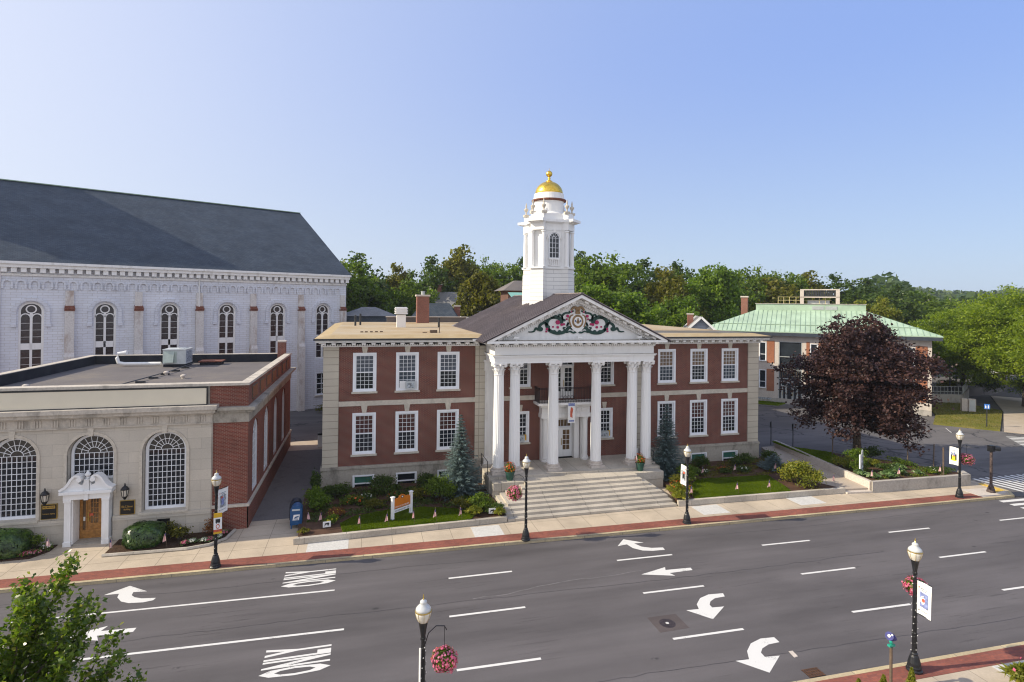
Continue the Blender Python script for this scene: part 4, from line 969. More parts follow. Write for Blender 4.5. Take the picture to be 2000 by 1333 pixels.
# cupola
CYC = 3.67
def plan(c, h, k, j):                                # cross plan: recessed faces and projecting diagonal piers
    q = [(c,-k if False else -j),(h,-k),(k,-h),(j,-c)]; P = []
    for t in range(4):
        a = t*PI/2
        for x, y in q: P.append((x*math.cos(a)-y*math.sin(a), CYC+x*math.sin(a)+y*math.cos(a)))
    return P
b = MB(); b.frustum(plan(.55,1.02,1.84,1.38),11.0,plan(.55,1.0,1.80,1.36),14.6,cap=False); b.k = 0
b.frustum(plan(.55,.98,1.76,1.33),14.6,plan(.55,.98,1.76,1.33),15.06); b.k = 1; b.prism(plan(.58,1.04,1.86,1.42),15.06,15.18)
cup = b.build("cupola", ["clapboard_white","white_paint"], hall)
b = MB(); core = plan(.6,.80,1.50,1.30); b.prism(core,15.15,18.05); b.build("lantern_core", "white_paint", cup)
for t in range(4):
    a = t*PI/2
    for u, v in ((.93,-1.62),(1.62,-.93)):
        x, y = u*math.cos(a)-v*math.sin(a), CYC+u*math.sin(a)+v*math.cos(a)
        b = MB(); b.lathe([(.19,15.18),(.19,15.26),(.16,15.3),(.15,16.5),(.13,17.8),(.18,17.86),(.18,17.95)],16,(x,y,0)); b.build("column", "white_paint", cup)
    f = arch_window(cup,(1.30*math.sin(a),CYC-1.30*math.cos(a),15.85),.86,1.55,3,.38,rec=.0,cas=.06,rz=a,fan=5,ring=1)
    b = MB()
    for k in range(5): b.box(-.36+k*.16,-.28+k*.16,-.1,0,15.35,15.75)
    b.box(-.45,.45,-.12,0,15.75,15.85); b.box(-.45,.45,-.12,0,15.27,15.35)
    A = [PI*i/14 for i in range(15)]; b.ribbon([(.5*math.cos(q),17.4+.5*math.sin(q)) for q in A],.1,-.14,0)
    for s in (-1,1): b.box(*sorted((s*.46,s*.62)),-.1,0,17.32,17.44)
    b.slab([(-.07,17.86),(.07,17.86),(.1,18.04),(-.1,18.04)],-.16,0)
    b.build("window_trim", "white_trim_aged", cup, (1.30*math.sin(a),CYC-1.30*math.cos(a),0), a)
b = MB(); b.prism(plan(.58,1.0,1.78,1.36),18.0,18.55); b.prism(plan(.66,1.1,1.98,1.5),18.55,18.62); b.prism(plan(.74,1.2,2.2,1.66),18.62,18.82); b.prism(plan(.66,1.0,1.74,1.36),18.82,19.3)
b.build("cornice", "white_paint", cup)
um = None
for t in range(4):
    a = t*PI/2
    for u, v in ((.93,-1.58),(1.58,-.93)):
        x, y = u*math.cos(a)-v*math.sin(a), CYC+u*math.sin(a)+v*math.cos(a)
        b = MB(); b.box(x-.2,x+.2,y-.2,y+.2,19.25,19.42); b.lathe([(.1,19.42),(.06,19.5),(.06,19.6),(.17,19.8),(.18,19.88),(.08,19.94),(.05,20.05),(.07,20.1),(.02,20.36)],12,(x,y,0)); b.build("urn", "limestone_clean", cup, smooth=False)
b = MB(); b.lathe([(1.34,19.0),(1.34,19.35),(1.22,19.42),(1.16,19.5),(1.16,20.3),(1.2,20.34)],40,(0,CYC,0)); b.k = 1; b.lathe([(1.24,20.34),(1.36,20.4),(1.36,20.5),(1.24,20.52)],40,(0,CYC,0)); b.k = 2; b.lathe([(1.24,20.52),(1.2,20.7),(1.16,20.98),(1.08,21.0)],40,(0,CYC,0))
b.build("drum", ["white_paint","rust","white_trim_aged"], cup)
b = MB(); b.lathe([(1.10*math.cos(a)+.0,20.98+1.02*math.sin(a)) for a in [R(q) for q in range(0,85,6)]],40,(0,CYC,0)); b.build("dome", "gold_leaf", cup, smooth=True)
b = MB(); b.lathe([(.26,21.97),(.26,22.03),(.12,22.1),(.09,22.2),(.13,22.26),(.08,22.32),(.08,22.36)]+[(.25*math.cos(R(q)),22.6+.25*math.sin(R(q))) for q in range(-70,91,16)]+[(.015,22.85),(.012,23.05)],24,(0,CYC,0)); b.build("finial", "gold_leaf", cup, smooth=True)

# ------------------------------------------------------------------ bank with limestone front (left)
BX, BY = -27.35, -5.0
bank = thing("bank_building", "low limestone and brick bank with tall round-headed windows and blank cream sign", "bank", (BX,BY,0))
W_ = dict(world=True)
AX = (-30.7,-27.35,-24.0)
so_ = [(x-1.03,x+1.03,1.32,4.45,True) for x in (AX[0],AX[2])]+[(AX[1]-1.03,AX[1]+1.03,.02,4.45,True)]
b = MB(); b.wall(-32.95,-21.76,1.24,5.82,so_,-5.0,.5,24)
b.wall(-32.95,-21.76,-.2,1.02,[(AX[1]-1.03,AX[1]+1.03,-.3,1.1,False),(-24.3,-23.7,.40,.92,False),(-30.95,-30.35,.4,.92,False)],-5.08,.5)
for a, c in ((-32.95,AX[1]-1.03),(AX[1]+1.03,-21.76)):
    b.box(a,c,-5.14,-4.9,1.02,1.12); b.box(a,c,-5.10,-4.9,1.12,1.25)
b.box(-21.78,-21.74,-5.0,-4.75,-.2,5.82); b.build("stone_facade", "ashlar", bank, **W_)
b = MB()
for x in AX:
    A = [PI*i/24 for i in range(25)]; b.ribbon([(x-1.1*math.cos(q),4.45+1.1*math.sin(q)) for q in A],.14,-5.05,-4.95)
    for s in (-1,1): b.box(x+s*1.1-.07,x+s*1.1+.07,-5.05,-4.95,1.25 if x!=AX[1] else 2.4,4.45)
    b.slab([(x-.1,5.4),(x+.1,5.4),(x+.14,5.82),(x-.14,5.82)],-5.08,-4.95)
    if x != AX[1]: b.box(x-1.15,x+1.15,-5.16,-4.5,1.22,1.33)
b.build("arch_moulding", "limestone_clean", bank, **W_)
b = MB(); b.box(-32.97,-21.74,-5.04,-4.5,5.84,6.32)
for k in range(15):
    x = -32.6+k*.74
    for q in (-.12,0,.12): b.box(x+q-.035,x+q+.035,-5.08,-5,5.92,6.28)
b.box(-33,-21.70,-5.1,-4.5,5.80,5.86); b.build("frieze", "limestone", bank, **W_)
b = MB(); b.box(-33.05,-21.65,-5.16,-4.5,6.32,6.42); b.box(-33.2,-21.55,-5.36,-4.5,6.42,6.6); b.box(-33.3,-21.45,-5.5,-4.5,6.6,6.82); b.build("cornice", "limestone", bank, **W_)
b = MB(); b.box(-34.75,-32.97,-4.98,-4.5,5.80,6.35); b.box(-21.74,-19.94,-4.98,-4.5,5.80,6.35); b.box(-20.3,-19.94,-4.5,13.06,5.80,6.35); b.box(-34.8,-34.4,-4.5,13.06,5.80,6.35)
b.box(-21.45,-19.6,-5.3,-4.5,6.5,6.66); b.box(-20.3,-19.6,-4.5,13.4,6.5,6.66); b.box(-21.6,-19.75,-5.12,-4.5,6.35,6.5); b.box(-20.3,-19.75,-4.5,13.2,6.35,6.5)
b.build("stone_ledge", "limestone_dirty", bank, **W_)
b = MB(); SY = (-2.68,1.11,5.0,9.0)
b.wall(-34.72,-32.95,-.2,5.8,[],-4.93,.2); b.wall(-21.76,-20,-.2,1.22,[],-4.96,.2); b.wall(-21.76,-20,1.22,5.8,[],-4.9,.2)
sideb = MB(); sideb.X = Matrix.Translation((-20,0,0)) @ Matrix.Rotation(PI/2,4,'Z')
b.X = sideb.X; b.wall(-4.9,13,1.22,5.8,[(y-.92,y+.92,1.42,4.62,True) for y in SY],0,.35,20); b.X = Matrix.Translation((-19.94,0,0)) @ Matrix.Rotation(PI/2,4,'Z'); b.wall(-4.96,13.06,-.2,1.22,[],0,.1)
b.X = None; b.box(-34.7,-20.02,12.61,12.98,-.2,6.38); b.box(-34.72,-34.4,-4.7,12.6,-.2,6.38)
b.build("brick_wall", "brick_bank", bank, **W_)
b = MB(); b.box(-20.05,-19.88,-4.8,13.1,1.22,1.36); b.box(-21.76,-19.88,-5.05,-4.8,1.22,1.36); b.build("water_table", "limestone", bank, **W_)
for y in SY: arch_window(bank,(-20-BX,y-BY,1.42),1.84,3.2,5,.42,rec=.2,cas=.2,rz=PI/2,glass_="glass_screen")
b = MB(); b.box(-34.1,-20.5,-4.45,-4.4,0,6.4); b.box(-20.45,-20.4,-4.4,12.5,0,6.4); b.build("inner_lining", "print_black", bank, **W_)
for x in AX:
    if x == AX[1]: continue
    arch_window(bank,(x-BX,.02,1.33),1.98,3.12,8 if x!=AX[1] else 8,.305,rec=.42,cas=.14)
arch_window(bank,(AX[1]-BX,.02,3.1),1.98,1.35,8,.31,rec=.42,cas=.12)
b = MB(); b.box(AX[1]-1.03,AX[1]+1.03,-4.62,-4.5,2.3,3.12); b.build("transom_panel", "white_paint", bank, **W_)
# attic parapet, sign board and roof
b = MB(); b.box(-22.0,-20,-4.9,-4.5,6.66,7.80); b.box(-20.35,-20,-4.5,13,6.66,7.80); b.box(-34.7,-34.35,-4.49,12.64,6.66,7.8); b.box(-34.7,-20.36,12.65,13,6.4,7.8); b.build("parapet", "brick_bank", bank, **W_)
b = MB(); b.box(-33.0,-21.9,-5.0,-4.5,6.82,7.80); b.build("attic_wall", "limestone_dirty", bank, **W_)
b = MB()
for x0,x1,y0,y1 in ((-34.8,-19.93,-5.08,-4.42),(-20.42,-19.93,-4.42,12.58),(-34.8,-34.28,-4.42,12.58),(-34.8,-19.93,12.58,13.08)): b.box(x0,x1,y0,y1,7.80,7.94)
b.build("coping", "limestone", bank, **W_)
b = MB()
for k in range(7):
    y = -3.2+k*2.35; b.box(-20.02,-19.95,y-.72,y+.72,6.85,7.62)
b.k = 1
for k in range(7):
    y = -3.2+k*2.35
    for q in range(6): b.box(-19.96,-19.93,y-.66+q*.23,y-.58+q*.23,6.92,7.55)
b.build("parapet_panel", ["wood_post","brick_annex"], bank, **W_)
b = MB(); b.box(-34.34,-20.36,-4.49,12.64,6.9,7.26); rf = b.build("roof", "roof_grey", bank, **W_)
b = MB(); b.box(-34.34,-34.27,-4.4,12.57,7.26,7.90); b.box(-34.27,-20.43,12.56,12.64,7.26,7.90); b.box(-20.43,-20.36,-4.4,12.57,7.26,7.90); b.box(-34.3,-20.36,-4.49,-4.41,7.26,7.5); b.build("roof_upstand", "roof_rubber", bank, **W_)
b = MB(); b.box(-20.98,-20.36,12.4,13.02,6.4,8.9); b.k = 1; b.box(-21.02,-20.32,12.36,13.06,8.9,9.0); b.build("chimney", ["brick_chimney","concrete_pale"], bank, **W_)
b = MB(); b.box(-32.9,-22.02,-5.14,-5.0,6.86,7.72); b.k = 1
for z0, z1 in ((6.80,6.86),(7.72,7.78)): b.box(-32.95,-21.97,-5.16,-5.0,z0,z1)
b.box(-22.02,-21.97,-5.16,-5.0,6.86,7.72); b.build("sign_board", ["cream_board","black_iron"], bank, **W_)
for x in (-24.0,-30.65):
    b = MB(); b.box(x-.3,x+.3,-5.0,-4.9,.4,.92)
    for k in range(4): b.box(x-.3,x+.3,-5.06,-5.0,.45+k*.13,.49+k*.13)
    b.build("vent_grille", "black_iron", bank, **W_)
# scroll-topped door surround
D0 = -27.35
b = MB()
for s in (-1,1):
    b.box(*sorted((D0+s*1.0,D0+s*.66)),-5.42,-4.7,-.1,.22); b.box(*sorted((D0+s*.97,D0+s*.69)),-5.38,-4.7,.22,2.2); b.box(*sorted((D0+s*1.0,D0+s*.66)),-5.42,-4.7,2.2,2.32)
    b.box(*sorted((D0+s*.68,D0+s*.62)),-5.3,-4.62,-.05,2.3)
b.box(D0-1.02,D0+1.02,-5.40,-4.6,2.32,2.62); b.box(D0-1.14,D0+1.14,-5.55,-4.7,2.62,2.76); b.box(D0-.09,D0+.09,-5.5,-5.3,2.3,2.64)
for s in (-1,1):
    q = [(1.14,2.76),(1.14,2.84),(.95,2.92),(.8,3.1),(.66,3.36),(.5,3.52),(.33,3.52),(.22,3.42),(.2,3.28),(.28,3.2),(.36,3.22),(.36,3.1),(.2,3.02),(.13,3.2),(.13,2.76)]
    b.slab([(D0+s*x,z) for x,z in q][::(-s if False else (1 if s>0 else -1))],-5.40,-5.1)
    P = [(1.16,2.82),(.95,2.93),(.8,3.1),(.66,3.36),(.5,3.52),(.34,3.52),(.24,3.44)]; b.ribbon([(D0+s*x,z) for x,z in P],.11,-5.52,-5.06)
    for k in (0,): b.slab([(D0+s*.3+.12*math.cos(a),3.34+.12*math.sin(a)) for a in [2*PI*i/12 for i in range(12)]],-5.54,-5.1)
b.box(D0-.11,D0+.11,-5.45,-5.1,2.76,3.32); b.lathe([(.07,3.32),(.1,3.36),(.05,3.4),(.13,3.5),(.13,3.56),(.06,3.66),(.02,3.74)],14,(D0,-5.28,0))
b.build("door_surround", "white_paint", bank, **W_)
b = MB(); b.box(D0-1.03,D0+1.03,-5.3,-4.3,-.2,.06); b.build("threshold", "limestone_dirty", bank, **W_)
d = leafdoor(bank,.0+-.30,.36,.44,.06,2.26,3,5,"wood_door","glass_warm",True,.75)
b = MB(); b.box(-.62,-.50,.42,.52,.06,2.3); b.box(.56,.66,.42,.52,.06,2.3); b.box(-.36,-.30,.42,.52,.06,2.3); b.box(.36,.42,.42,.52,.06,2.3); b.box(-.62,.66,.42,.52,2.24,2.32); b.box(-.62,.66,.40,.50,.06,.5)
b.k = 1; b.box(-.5,-.36,.47,.49,.5,2.24); b.box(.42,.56,.47,.49,.5,2.24); b.build("door_frame", ["wood_door","glass_warm"], bank)
b = MB(); b.box(-.2,-.02,.40,.43,1.2,1.32); b.k = 1; b.box(-.47,-.39,.44,.47,.95,1.15); b.build("notice", ["print_red","paper_white"], bank)
for x, lab in ((-29.2,0),(-25.72,1)):
    b = MB(); y = -5.25; b.bar((x,-5.0,2.62),(x,y,2.75),.04,.05); b.lathe([(.04,2.12),(.09,2.2),(.13,2.28)],8,(x,y,0)); b.lathe([(.19,2.62),(.2,2.66),(.12,2.76),(.05,2.82),(.02,2.96)],8,(x,y,0))
    for k in range(8): a = 2*PI*k/8; b.bar((x+.13*math.cos(a),y+.13*math.sin(a),2.28),(x+.19*math.cos(a),y+.19*math.sin(a),2.64),.022,.022)
    b.k = 1; b.lathe([(.11,2.3),(.165,2.62)],8,(x,y,0)); b.build("wall_lantern", ["black_iron","lamp_globe"], bank, **W_)
for x0, x1, z0, z1, rows in ((-29.42,-28.78,1.36,2.06,0),(-25.98,-25.36,1.30,1.98,1)):
    b = MB(); b.box(x0-.03,x1+.03,-5.06,-4.98,z0-.03,z1+.03); b.k = 1; b.box(x0,x1,-5.075,-5.0,z0,z1); pl = b.build("plaque", ["brass","black_board"], bank, **W_)
    b = MB()
    if rows == 0:
        b.k = 1; b.box(x0+.05,x1-.05,-5.082,-5.07,z1-.2,z1-.05); b.k = 2; fit_text(b,"W.J. Murdock",x0+.08,x1-.08,z1-.17,z1-.08,-5.086); b.k = 0
        fit_text(b,"Insurance Agency",x0+.06,x1-.06,z0+.2,z0+.29,-5.08)
    else:
        fit_text(b,"Ellis C. Brown",x0+.06,x1-.06,z0+.34,z0+.45,-5.08); fit_text(b,"Building",x0+.16,x1-.16,z0+.18,z0+.29,-5.08)
    o = b.build("lettering", ["gold_letter","gold_letter","black_board"], pl); o.location = (0,0,0)
# rooftop plant standing on the bank's roof
t = thing("rooftop_unit", "pale green rooftop air conditioning box on the bank's grey roof", "air conditioner", (-27.9,10.4,7.26))
b = MB(); b.box(-1.1,1.1,-1,1.2,0,.3); b.build("curb", "roof_rubber", t)
b = MB(); b.box(-1.15,1.15,-1.05,1.25,.3,1.75); b.box(-1.2,1.2,-1.1,1.3,1.75,1.82); b.k = 1; b.slab([(-.95,.45),(.25,.45),(.25,1.6),(-.95,1.6)],-1.08,-1.04); b.build("cabinet", ["ac_side","ac_green"], t)
b = MB(); b.poly(((-1.0,-1.05,1.65),(-1.0,-1.5,.5),(.0,-1.5,.5),(.0,-1.05,1.65))); b.poly(((-1.0,-1.05,1.65),(-1.0,-1.05,.5),(-1.0,-1.5,.5))); b.poly(((0,-1.05,1.65),(0,-1.5,.5),(0,-1.05,.5))); b.poly(((-1,-1.05,.5),(0,-1.05,.5),(0,-1.5,.5),(-1,-1.5,.5))); b.build("intake_hood", "ac_green", t)
b = MB()
for k in range(6): b.box(1.15,1.17,-.9+k*.35,-.6+k*.35,.5,1.6)
b.lathe([(.45,1.82),(.45,1.9),(.1,1.92)],16,(.5,.4,0)); b.build("condenser_grille", "print_grey", t)
for o in t.children: o.scale = (.68,.75,.74)
b = MB(); b.tube([(-31.6,10.7,8.3),(-32.0,10.7,8.25),(-32.1,10.7,7.9),(-32.0,10.7,7.55),(-31.6,10.7,7.45),(-29.1,10.6,7.45)],.13,10); b.tube([(-31.6,10.7,8.3),(-31.45,10.7,8.3)],.17,10)
tag(b.build("vent_duct", "white_paint"), "white hooked vent pipe lying on the bank roof beside the cooling box", "pipe")
b = MB(); b.tube([(-26.7,10.2,7.5),(-27.0,6,7.4),(-27.4,2,7.4),(-27.9,-2,7.38),(-28.0,-3,7.3)],.035,6)
for k in range(7): y = 8.6-k*1.9; x = -26.85-.09*k; b.box(x-.25,x+.25,y-.1,y+.1,7.26,7.37)
tag(b.build("roof_conduit", "dark_metal"), "thin dark conduit on wooden blocks crossing the bank roof", "conduit")
b = MB(); b.box(-26.4,-24.9,10.6,11.6,7.26,7.5); b.k = 1; b.box(-26.5,-24.8,10.5,11.7,7.5,7.58); tag(b.build("roof_hatch", ["roof_rubber","rust"]), "flat red capped roof hatch right of the pale green rooftop box", "roof hatch")
for x, y in ((-32.4,-.5),(-26.9,4.6),(-25.3,2.6)):
    b = MB(); b.lathe([(.1,0),(.1,.12),(.17,.14),(.17,.22),(.08,.27)],12,(x,y,7.26)); b.build("vent_cap", "concrete_pale", bank, **W_)

# ------------------------------------------------------------------ white church (behind the bank), own axes turned 26 degrees
CA = R(26)
ch = thing("church", "large white painted brick church with slate roof and round-headed windows", "church", (-20.51,30.01,0), CA)
CW = [-29.05,-23.85,-18.65,-13.45,-8.25,-3.1,2.05]
cops = [(x-.85,x+.85,5.7,11.22,True) for x in CW]+[(x-.78,x+.78,1.4,4.1,False) for x in CW]
b = MB(); b.wall(-34,4.9,-.5,15.0,cops,0,.4,20); b.box(4.5,4.9,.4,33,-.5,15.0); b.box(-34,-33.6,.4,33,-.5,15.0); b.box(-34,4.9,32.6,33,-.5,15)
b.slab([(-0.0,0)]*3,0,0) if False else None
b.poly(((4.9,0,15),(4.9,33,15),(4.9,16.4,24.6))); b.poly(((-34,33,15),(-34,0,15),(-34,16.4,24.6))); b.build("wall", "church_paint", ch)
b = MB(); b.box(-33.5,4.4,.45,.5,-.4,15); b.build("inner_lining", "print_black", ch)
b = MB(); e0 = 15.62
b.k = 0
for sgn, y0 in ((1,-.75),(-1,33.55)):
    b.poly([(-34.4,y0,e0-.1),(5.2,y0,e0-.1),(5.2,16.4,24.95),(-34.4,16.4,24.95)] if sgn>0 else [(5.2,y0,e0-.1),(-34.4,y0,e0-.1),(-34.4,16.4,24.95),(5.2,16.4,24.95)])
    b.poly([(-34.4,y0,e0-.32),(5.2,y0,e0-.32),(5.2,y0,e0-.1),(-34.4,y0,e0-.1)])
for x in (5.2,-34.4): b.poly(((x,-.75,e0-.4),(x,16.4,24.65),(x,33.55,e0-.4),(x,33.55,e0-.1),(x,16.4,24.95),(x,-.75,e0-.1)))
rf = b.build("roof", "slate", ch)
b = MB(); b.bar((-34.4,16.4,24.98),(5.2,16.4,24.98),.4,.1); b.build("ridge_cap", "copper_rib", rf)
b = MB(); b.box(-34.3,5.1,-.62,.05,15.0,15.3); b.box(-34.4,5.2,-.78,.0,15.3,15.52)
for k in range(62): x = -34.1+k*.635; b.box(x,x+.38,-.5,.0,14.6,15.0)
b.box(-34.1,4.95,-.12,0,14.3,14.5); b.build("cornice", "white_trim_aged", ch)
b = MB()
for k in range(43):
    x = -33.4+k*.885; A = [PI*i/8 for i in range(9)]
    b.ribbon([(x+.3*math.cos(q),13.65+.3*math.sin(q)) for q in A],.14,-.14,.02)
    for s in (-1,1): b.box(x+s*.3-.07,x+s*.3+.07,-.14,.02,13.2,13.65)
b.build("corbel_arcade", "church_paint", ch)
BT = [-31.65]+[(a+c)/2 for a, c in zip(CW,CW[1:])]+[4.45]
for x in BT:
    b = MB(); b.box(x-.36,x+.36,-.62,.02,-.5,7.2); b.box(x-.34,x+.34,-.42,.02,7.2,11.3); b.box(x-.30,x+.30,-.14,.02,11.3,13.1)
    b.poly(((x-.36,-.62,7.2),(x+.36,-.62,7.2),(x+.34,-.42,7.55),(x-.34,-.42,7.55))); b.k = 1; b.slab([(x-.37,11.28),(x+.37,11.28),(x+.37,11.42),(x-.37,11.42)],-.47,0); b.poly(((x-.4,-.5,11.42),(x+.4,-.5,11.42),(x+.33,-.02,11.85),(x-.33,-.02,11.85)))
    b.build("buttress", ["church_stained","rust"], ch)
def lancet(parent, x):
    if "lancet" not in _wm:
        b = MB(); A = [PI*i/24 for i in range(25)]; y0, y1 = .12, .3
        b.ribbon([(.77*math.cos(q),5.52+.77*math.sin(q)) for q in A],.17,y0,y1)
        for s in (-1,1): b.box(*sorted((s*.85,s*.68)),y0,y1,0,5.52)
        b.box(-.09,.09,y0,y1,0,5.35); b.box(-.7,.7,y0,y1,0,.14); b.box(-.7,.7,y0,y1,2.2,2.75)
        for s in (-1,1):
            b.ribbon([(s*.385+.32*math.cos(q),5.0+.32*math.sin(q)) for q in A],.09,y0,y1)
            for x_, z in ((s*.66,5.0),(s*.1,5.0)): pass
        b.ribbon([(.33*math.cos(2*q),5.72+.33*math.sin(2*q)) for q in A],.10,y0+.003,y1)
        b.slab([(-.2,5.18),(0,5.0),(.2,5.18),(0,5.42)],y0+.004,y1)
        for z in (3.3,3.9,4.5,.9,1.5): b.box(-.7,.7,y0+.11,y1-.03,z-.012,z+.012)
        o = b.build("window","white_trim_aged"); fm = o.data; bpy.data.objects.remove(o)
        b = MB(); b.slab([(-.75,.05),(.75,.05)]+[(.75*math.cos(q),5.52+.75*math.sin(q)) for q in A],.26,.29); o = b.build("pane","glass_church"); pm = o.data; bpy.data.objects.remove(o)
        b = MB(); b.ribbon([(1.12*math.cos(q),5.5+1.12*math.sin(q)) for q in A],.3,-.16,.02)
        for s in (-1,1): b.box(*sorted((s*.98,s*1.34)),-.2,.02,4.2,4.5); b.box(*sorted((s*.97,s*1.27)),-.14,.02,4.5,5.5)
        o = b.build("hood_mould","church_paint"); hm = o.data; bpy.data.objects.remove(o); _wm["lancet"] = (fm,pm,hm)
    fm, pm, hm = _wm["lancet"]; f = link(fm,"window",parent,(x,0,5.7)); link(pm,"pane",f); link(hm,"hood_mould",f)
for x in CW:
    lancet(ch,x); window(ch,(x,0,1.4),1.56,2.7,2,2,2,cas=.1,rec=.3,glass_="glass_dark")
for x in (-10.9,-25.9): b = MB(); b.tube([(x,-.3,15.0),(x,-.12,14.6),(x,-.12,0)],.07,8); b.build("downpipe", "white_trim_aged", ch)
b = MB(); b.box(-50,-36,17.9,31,-.5,36); b.k = 1; b.frustum([(-50.4,17.5),(-35.6,17.5),(-35.6,31.4),(-50.4,31.4)],36,[(-43.2,24.4),(-42.8,24.4),(-42.8,24.6),(-43.2,24.6)],40); b.build("tower", ["church_paint","slate"], ch)
b = MB(); b.box(-36.1,-33.9,18.2,30.5,-.5,22); b.build("tower_link", "church_paint", ch)

# ------------------------------------------------------------------ mint-roofed municipal building (right), own axes turned -43.2 degrees
an = thing("municipal_building", "two storey brick and concrete building under a mint green hipped roof", "building", (35.85,24.16,0), R(-43.2))
L0, L1 = -6.4, 18.33
b = MB(); b.wall(L0,L1,.0,8.6,[(2.42,5.08,.1,7.86,False)]+[(x-.42,x+.42,z,z+h,False) for x in (-4.6,.54,6.4,9.4,13.0,16.3) for z,h in ((1.75,2.35),(5.25,2.45))],0,.3)
b.box(L1-.3,L1,.3,17,0,8.6); b.box(L0,L0+.3,.3,17,0,8.6); b.box(L0,L1,16.7,17,0,8.6); b.build("concrete_frame", "concrete_pale", an)
for x0, x1 in ((-6.0,-5.1),(-4.05,-3.2),(-2.6,-.05),(1.03,1.92),(5.55,5.92),(6.9,8.9),(9.9,12.5),(13.5,15.8),(16.8,17.92)):
    for z0, z1 in ((1.41,4.25),(5.02,7.9)): b = MB(); b.box(x0,x1,-.035,.05,z0,z1); b.build("brick_panel", "brick_annex", an)
b = MB(); b.box(L0,L1,-.05,.05,-.3,.55); b.k = 1
for x in (-5,-2,1): b.box(x-1,x+.6,-.07,0,.32,.5)
b.build("base", ["concrete_wall","print_grey"], an)
for x in (-4.6,.54,6.4,9.4,13.0,16.3):
    for z, h in ((1.75,2.35),(5.25,2.45)): window(an,(x,0,z),.84,h,1,1,1,cas=.07,rec=.12,sill=.08,glass_="glass_screen",sash=.04,lowfrac=.35)
b = MB()
for z in (5.9,4.35,4.2,3.1,2.75): b.box(2.42,5.08,.02,.14,z-.05,z+.05)
for x in (2.46,5.04): b.box(x-.05,x+.05,.0,.16,.1,7.86)
b.box(2.42,5.08,.0,.16,7.76,7.86)
for x in (2.75,3.38,3.98,4.62): b.box(x-.05,x+.05,.0,.12,.1,2.75)
b.box(3.6,4.5,.02,.1,2.25,2.6) if False else None
f = b.build("entrance_glazing", "galvanised", an); b = MB(); b.box(2.45,5.05,.16,.2,.1,7.8); b.k = 1
for x in (3.2,3.95): b.box(x-.05,x+.2,.1,.13,1.45,1.75)
b.box(3.45,3.75,.02,.06,2.5,2.9); b.k = 2
for k in range(9): b.box(2.6+k*.26,2.66+k*.26,.13,.158,3.2,4.1)
b.build("pane", ["glass_screen","paper_white","wood_post"], f)
for x0, x1 in ((2.8,3.36),(4.0,4.6)): leafdoor(an,x0,x1,.06,.1,2.25,1,1,"galvanised","glass_screen",True,.2)
OV = .85; ez = 9.0
def rect(x0,x1,y0,y1): return [(x0,y0),(x1,y0),(x1,y1),(x0,y1)]
b = MB(); b.prism(rect(L0-OV,L1+OV,-OV,17+OV),8.6,8.62); b.k = 0
b.frustum(rect(L0-OV,L1+OV,-OV,17+OV),8.62,rect(L0-OV-.03,L1+OV+.03,-OV-.03,17+OV+.03),9.02); b.build("fascia", "fascia_grey", an)
b = MB(); tz = 11.8; b.frustum(rect(L0-OV-.05,L1+OV+.05,-OV-.05,17.9),9.02,rect(L0-OV-.05,L1+OV+.05,-OV-.05,17.9),9.14); b.frustum(rect(L0-OV,L1+OV,-OV,17+OV),9.14,rect(-.7,12.2,4.6,12.5),tz,cap=False); b.k = 0
b.frustum(rect(-.7,12.2,4.6,12.5),tz,rect(-.7,12.2,4.6,12.5),12.66); b.k = 1; b.box(-.8,12.3,4.5,12.6,12.66,12.74); b.k = 2
for x in (6.15,7.7): b.box(x,x+1.35,4.55,4.6,11.95,12.4)
rf = b.build("roof", ["copper_green","concrete_wall","galvanised"], an)
b = MB(); n = 46
for k in range(n+1):
    f_ = k/n; xa = L0-OV+(L1-L0+2*OV)*f_; 
    t0 = min(1, (xa-(L0-OV))/(-.7-(L0-OV))) if xa < -.7 else (min(1,(L1+OV-xa)/(L1+OV-12.2)) if xa > 12.2 else 1)
    if t0 > .02: b.bar((xa,-OV,9.16),(xa,-OV+(4.6+OV)*t0,9.16+(tz-9.14)*t0),.06,.06)
    if k < 32:
        ya = -OV+(17+2*OV)*k/32; t0 = min(1,(ya+OV)/(4.6+OV)) if ya < 4.6 else (min(1,(17+OV-ya)/(17+OV-12.5)) if ya > 12.5 else 1)
        if t0 > .02:
            b.bar((L1+OV,ya,9.16),(L1+OV-(L1+OV-12.2)*t0,ya,9.16+(tz-9.14)*t0),.06,.06); b.bar((L0-OV,ya,9.16),(L0-OV+(-.7-L0+OV)*t0,ya,9.16+(tz-9.14)*t0),.06,.06)
q = .30; b.bar((L0-OV+q*5,-OV+(4.6+OV)*q,9.2+(tz-9.14)*q),(L1+OV-q*6.6,-OV+(4.6+OV)*q,9.2+(tz-9.14)*q),.08,.06)
b.build("roof_seam", "copper_rib", rf)
b = MB()
for x in (4.7,8.9): b.box(x,x+.45,5.6,6.0,12.66,14.6)
b.box(4.7,9.35,5.6,6.0,14.55,14.7); b.box(4.7,9.35,5.6,6.0,13.55,13.7); b.k = 1
for k in range(14): b.box(5.15+k*.27,5.36+k*.27,5.75,5.8,13.7,14.55)
b.k = 2; b.box(5.6,8.2,6.3,7.5,12.7,13.25); b.build("louvre_screen", ["concrete_pale","dark_metal","galvanised"], an)
b = MB()
for z in (13.2,13.65): b.bar((2.0,6,z),(8.4,6.2,z),.04,.04); b.bar((2.0,6,z),(2.0,9,z),.04,.04)
for x in (2.0,2.7,3.4,4.2,7,7.7): b.bar((x,6.05,12.7),(x,6.05,13.65),.06,.06)
b.build("guard_rail", "yellow_rail", an)
b = MB(); b.box(-3.1,-2.2,9.0,10.0,9.5,13.6); b.k = 1; b.box(-3.18,-2.12,8.92,10.08,13.6,13.8); b.build("chimney", ["brick_chimney","concrete_pale"], an)

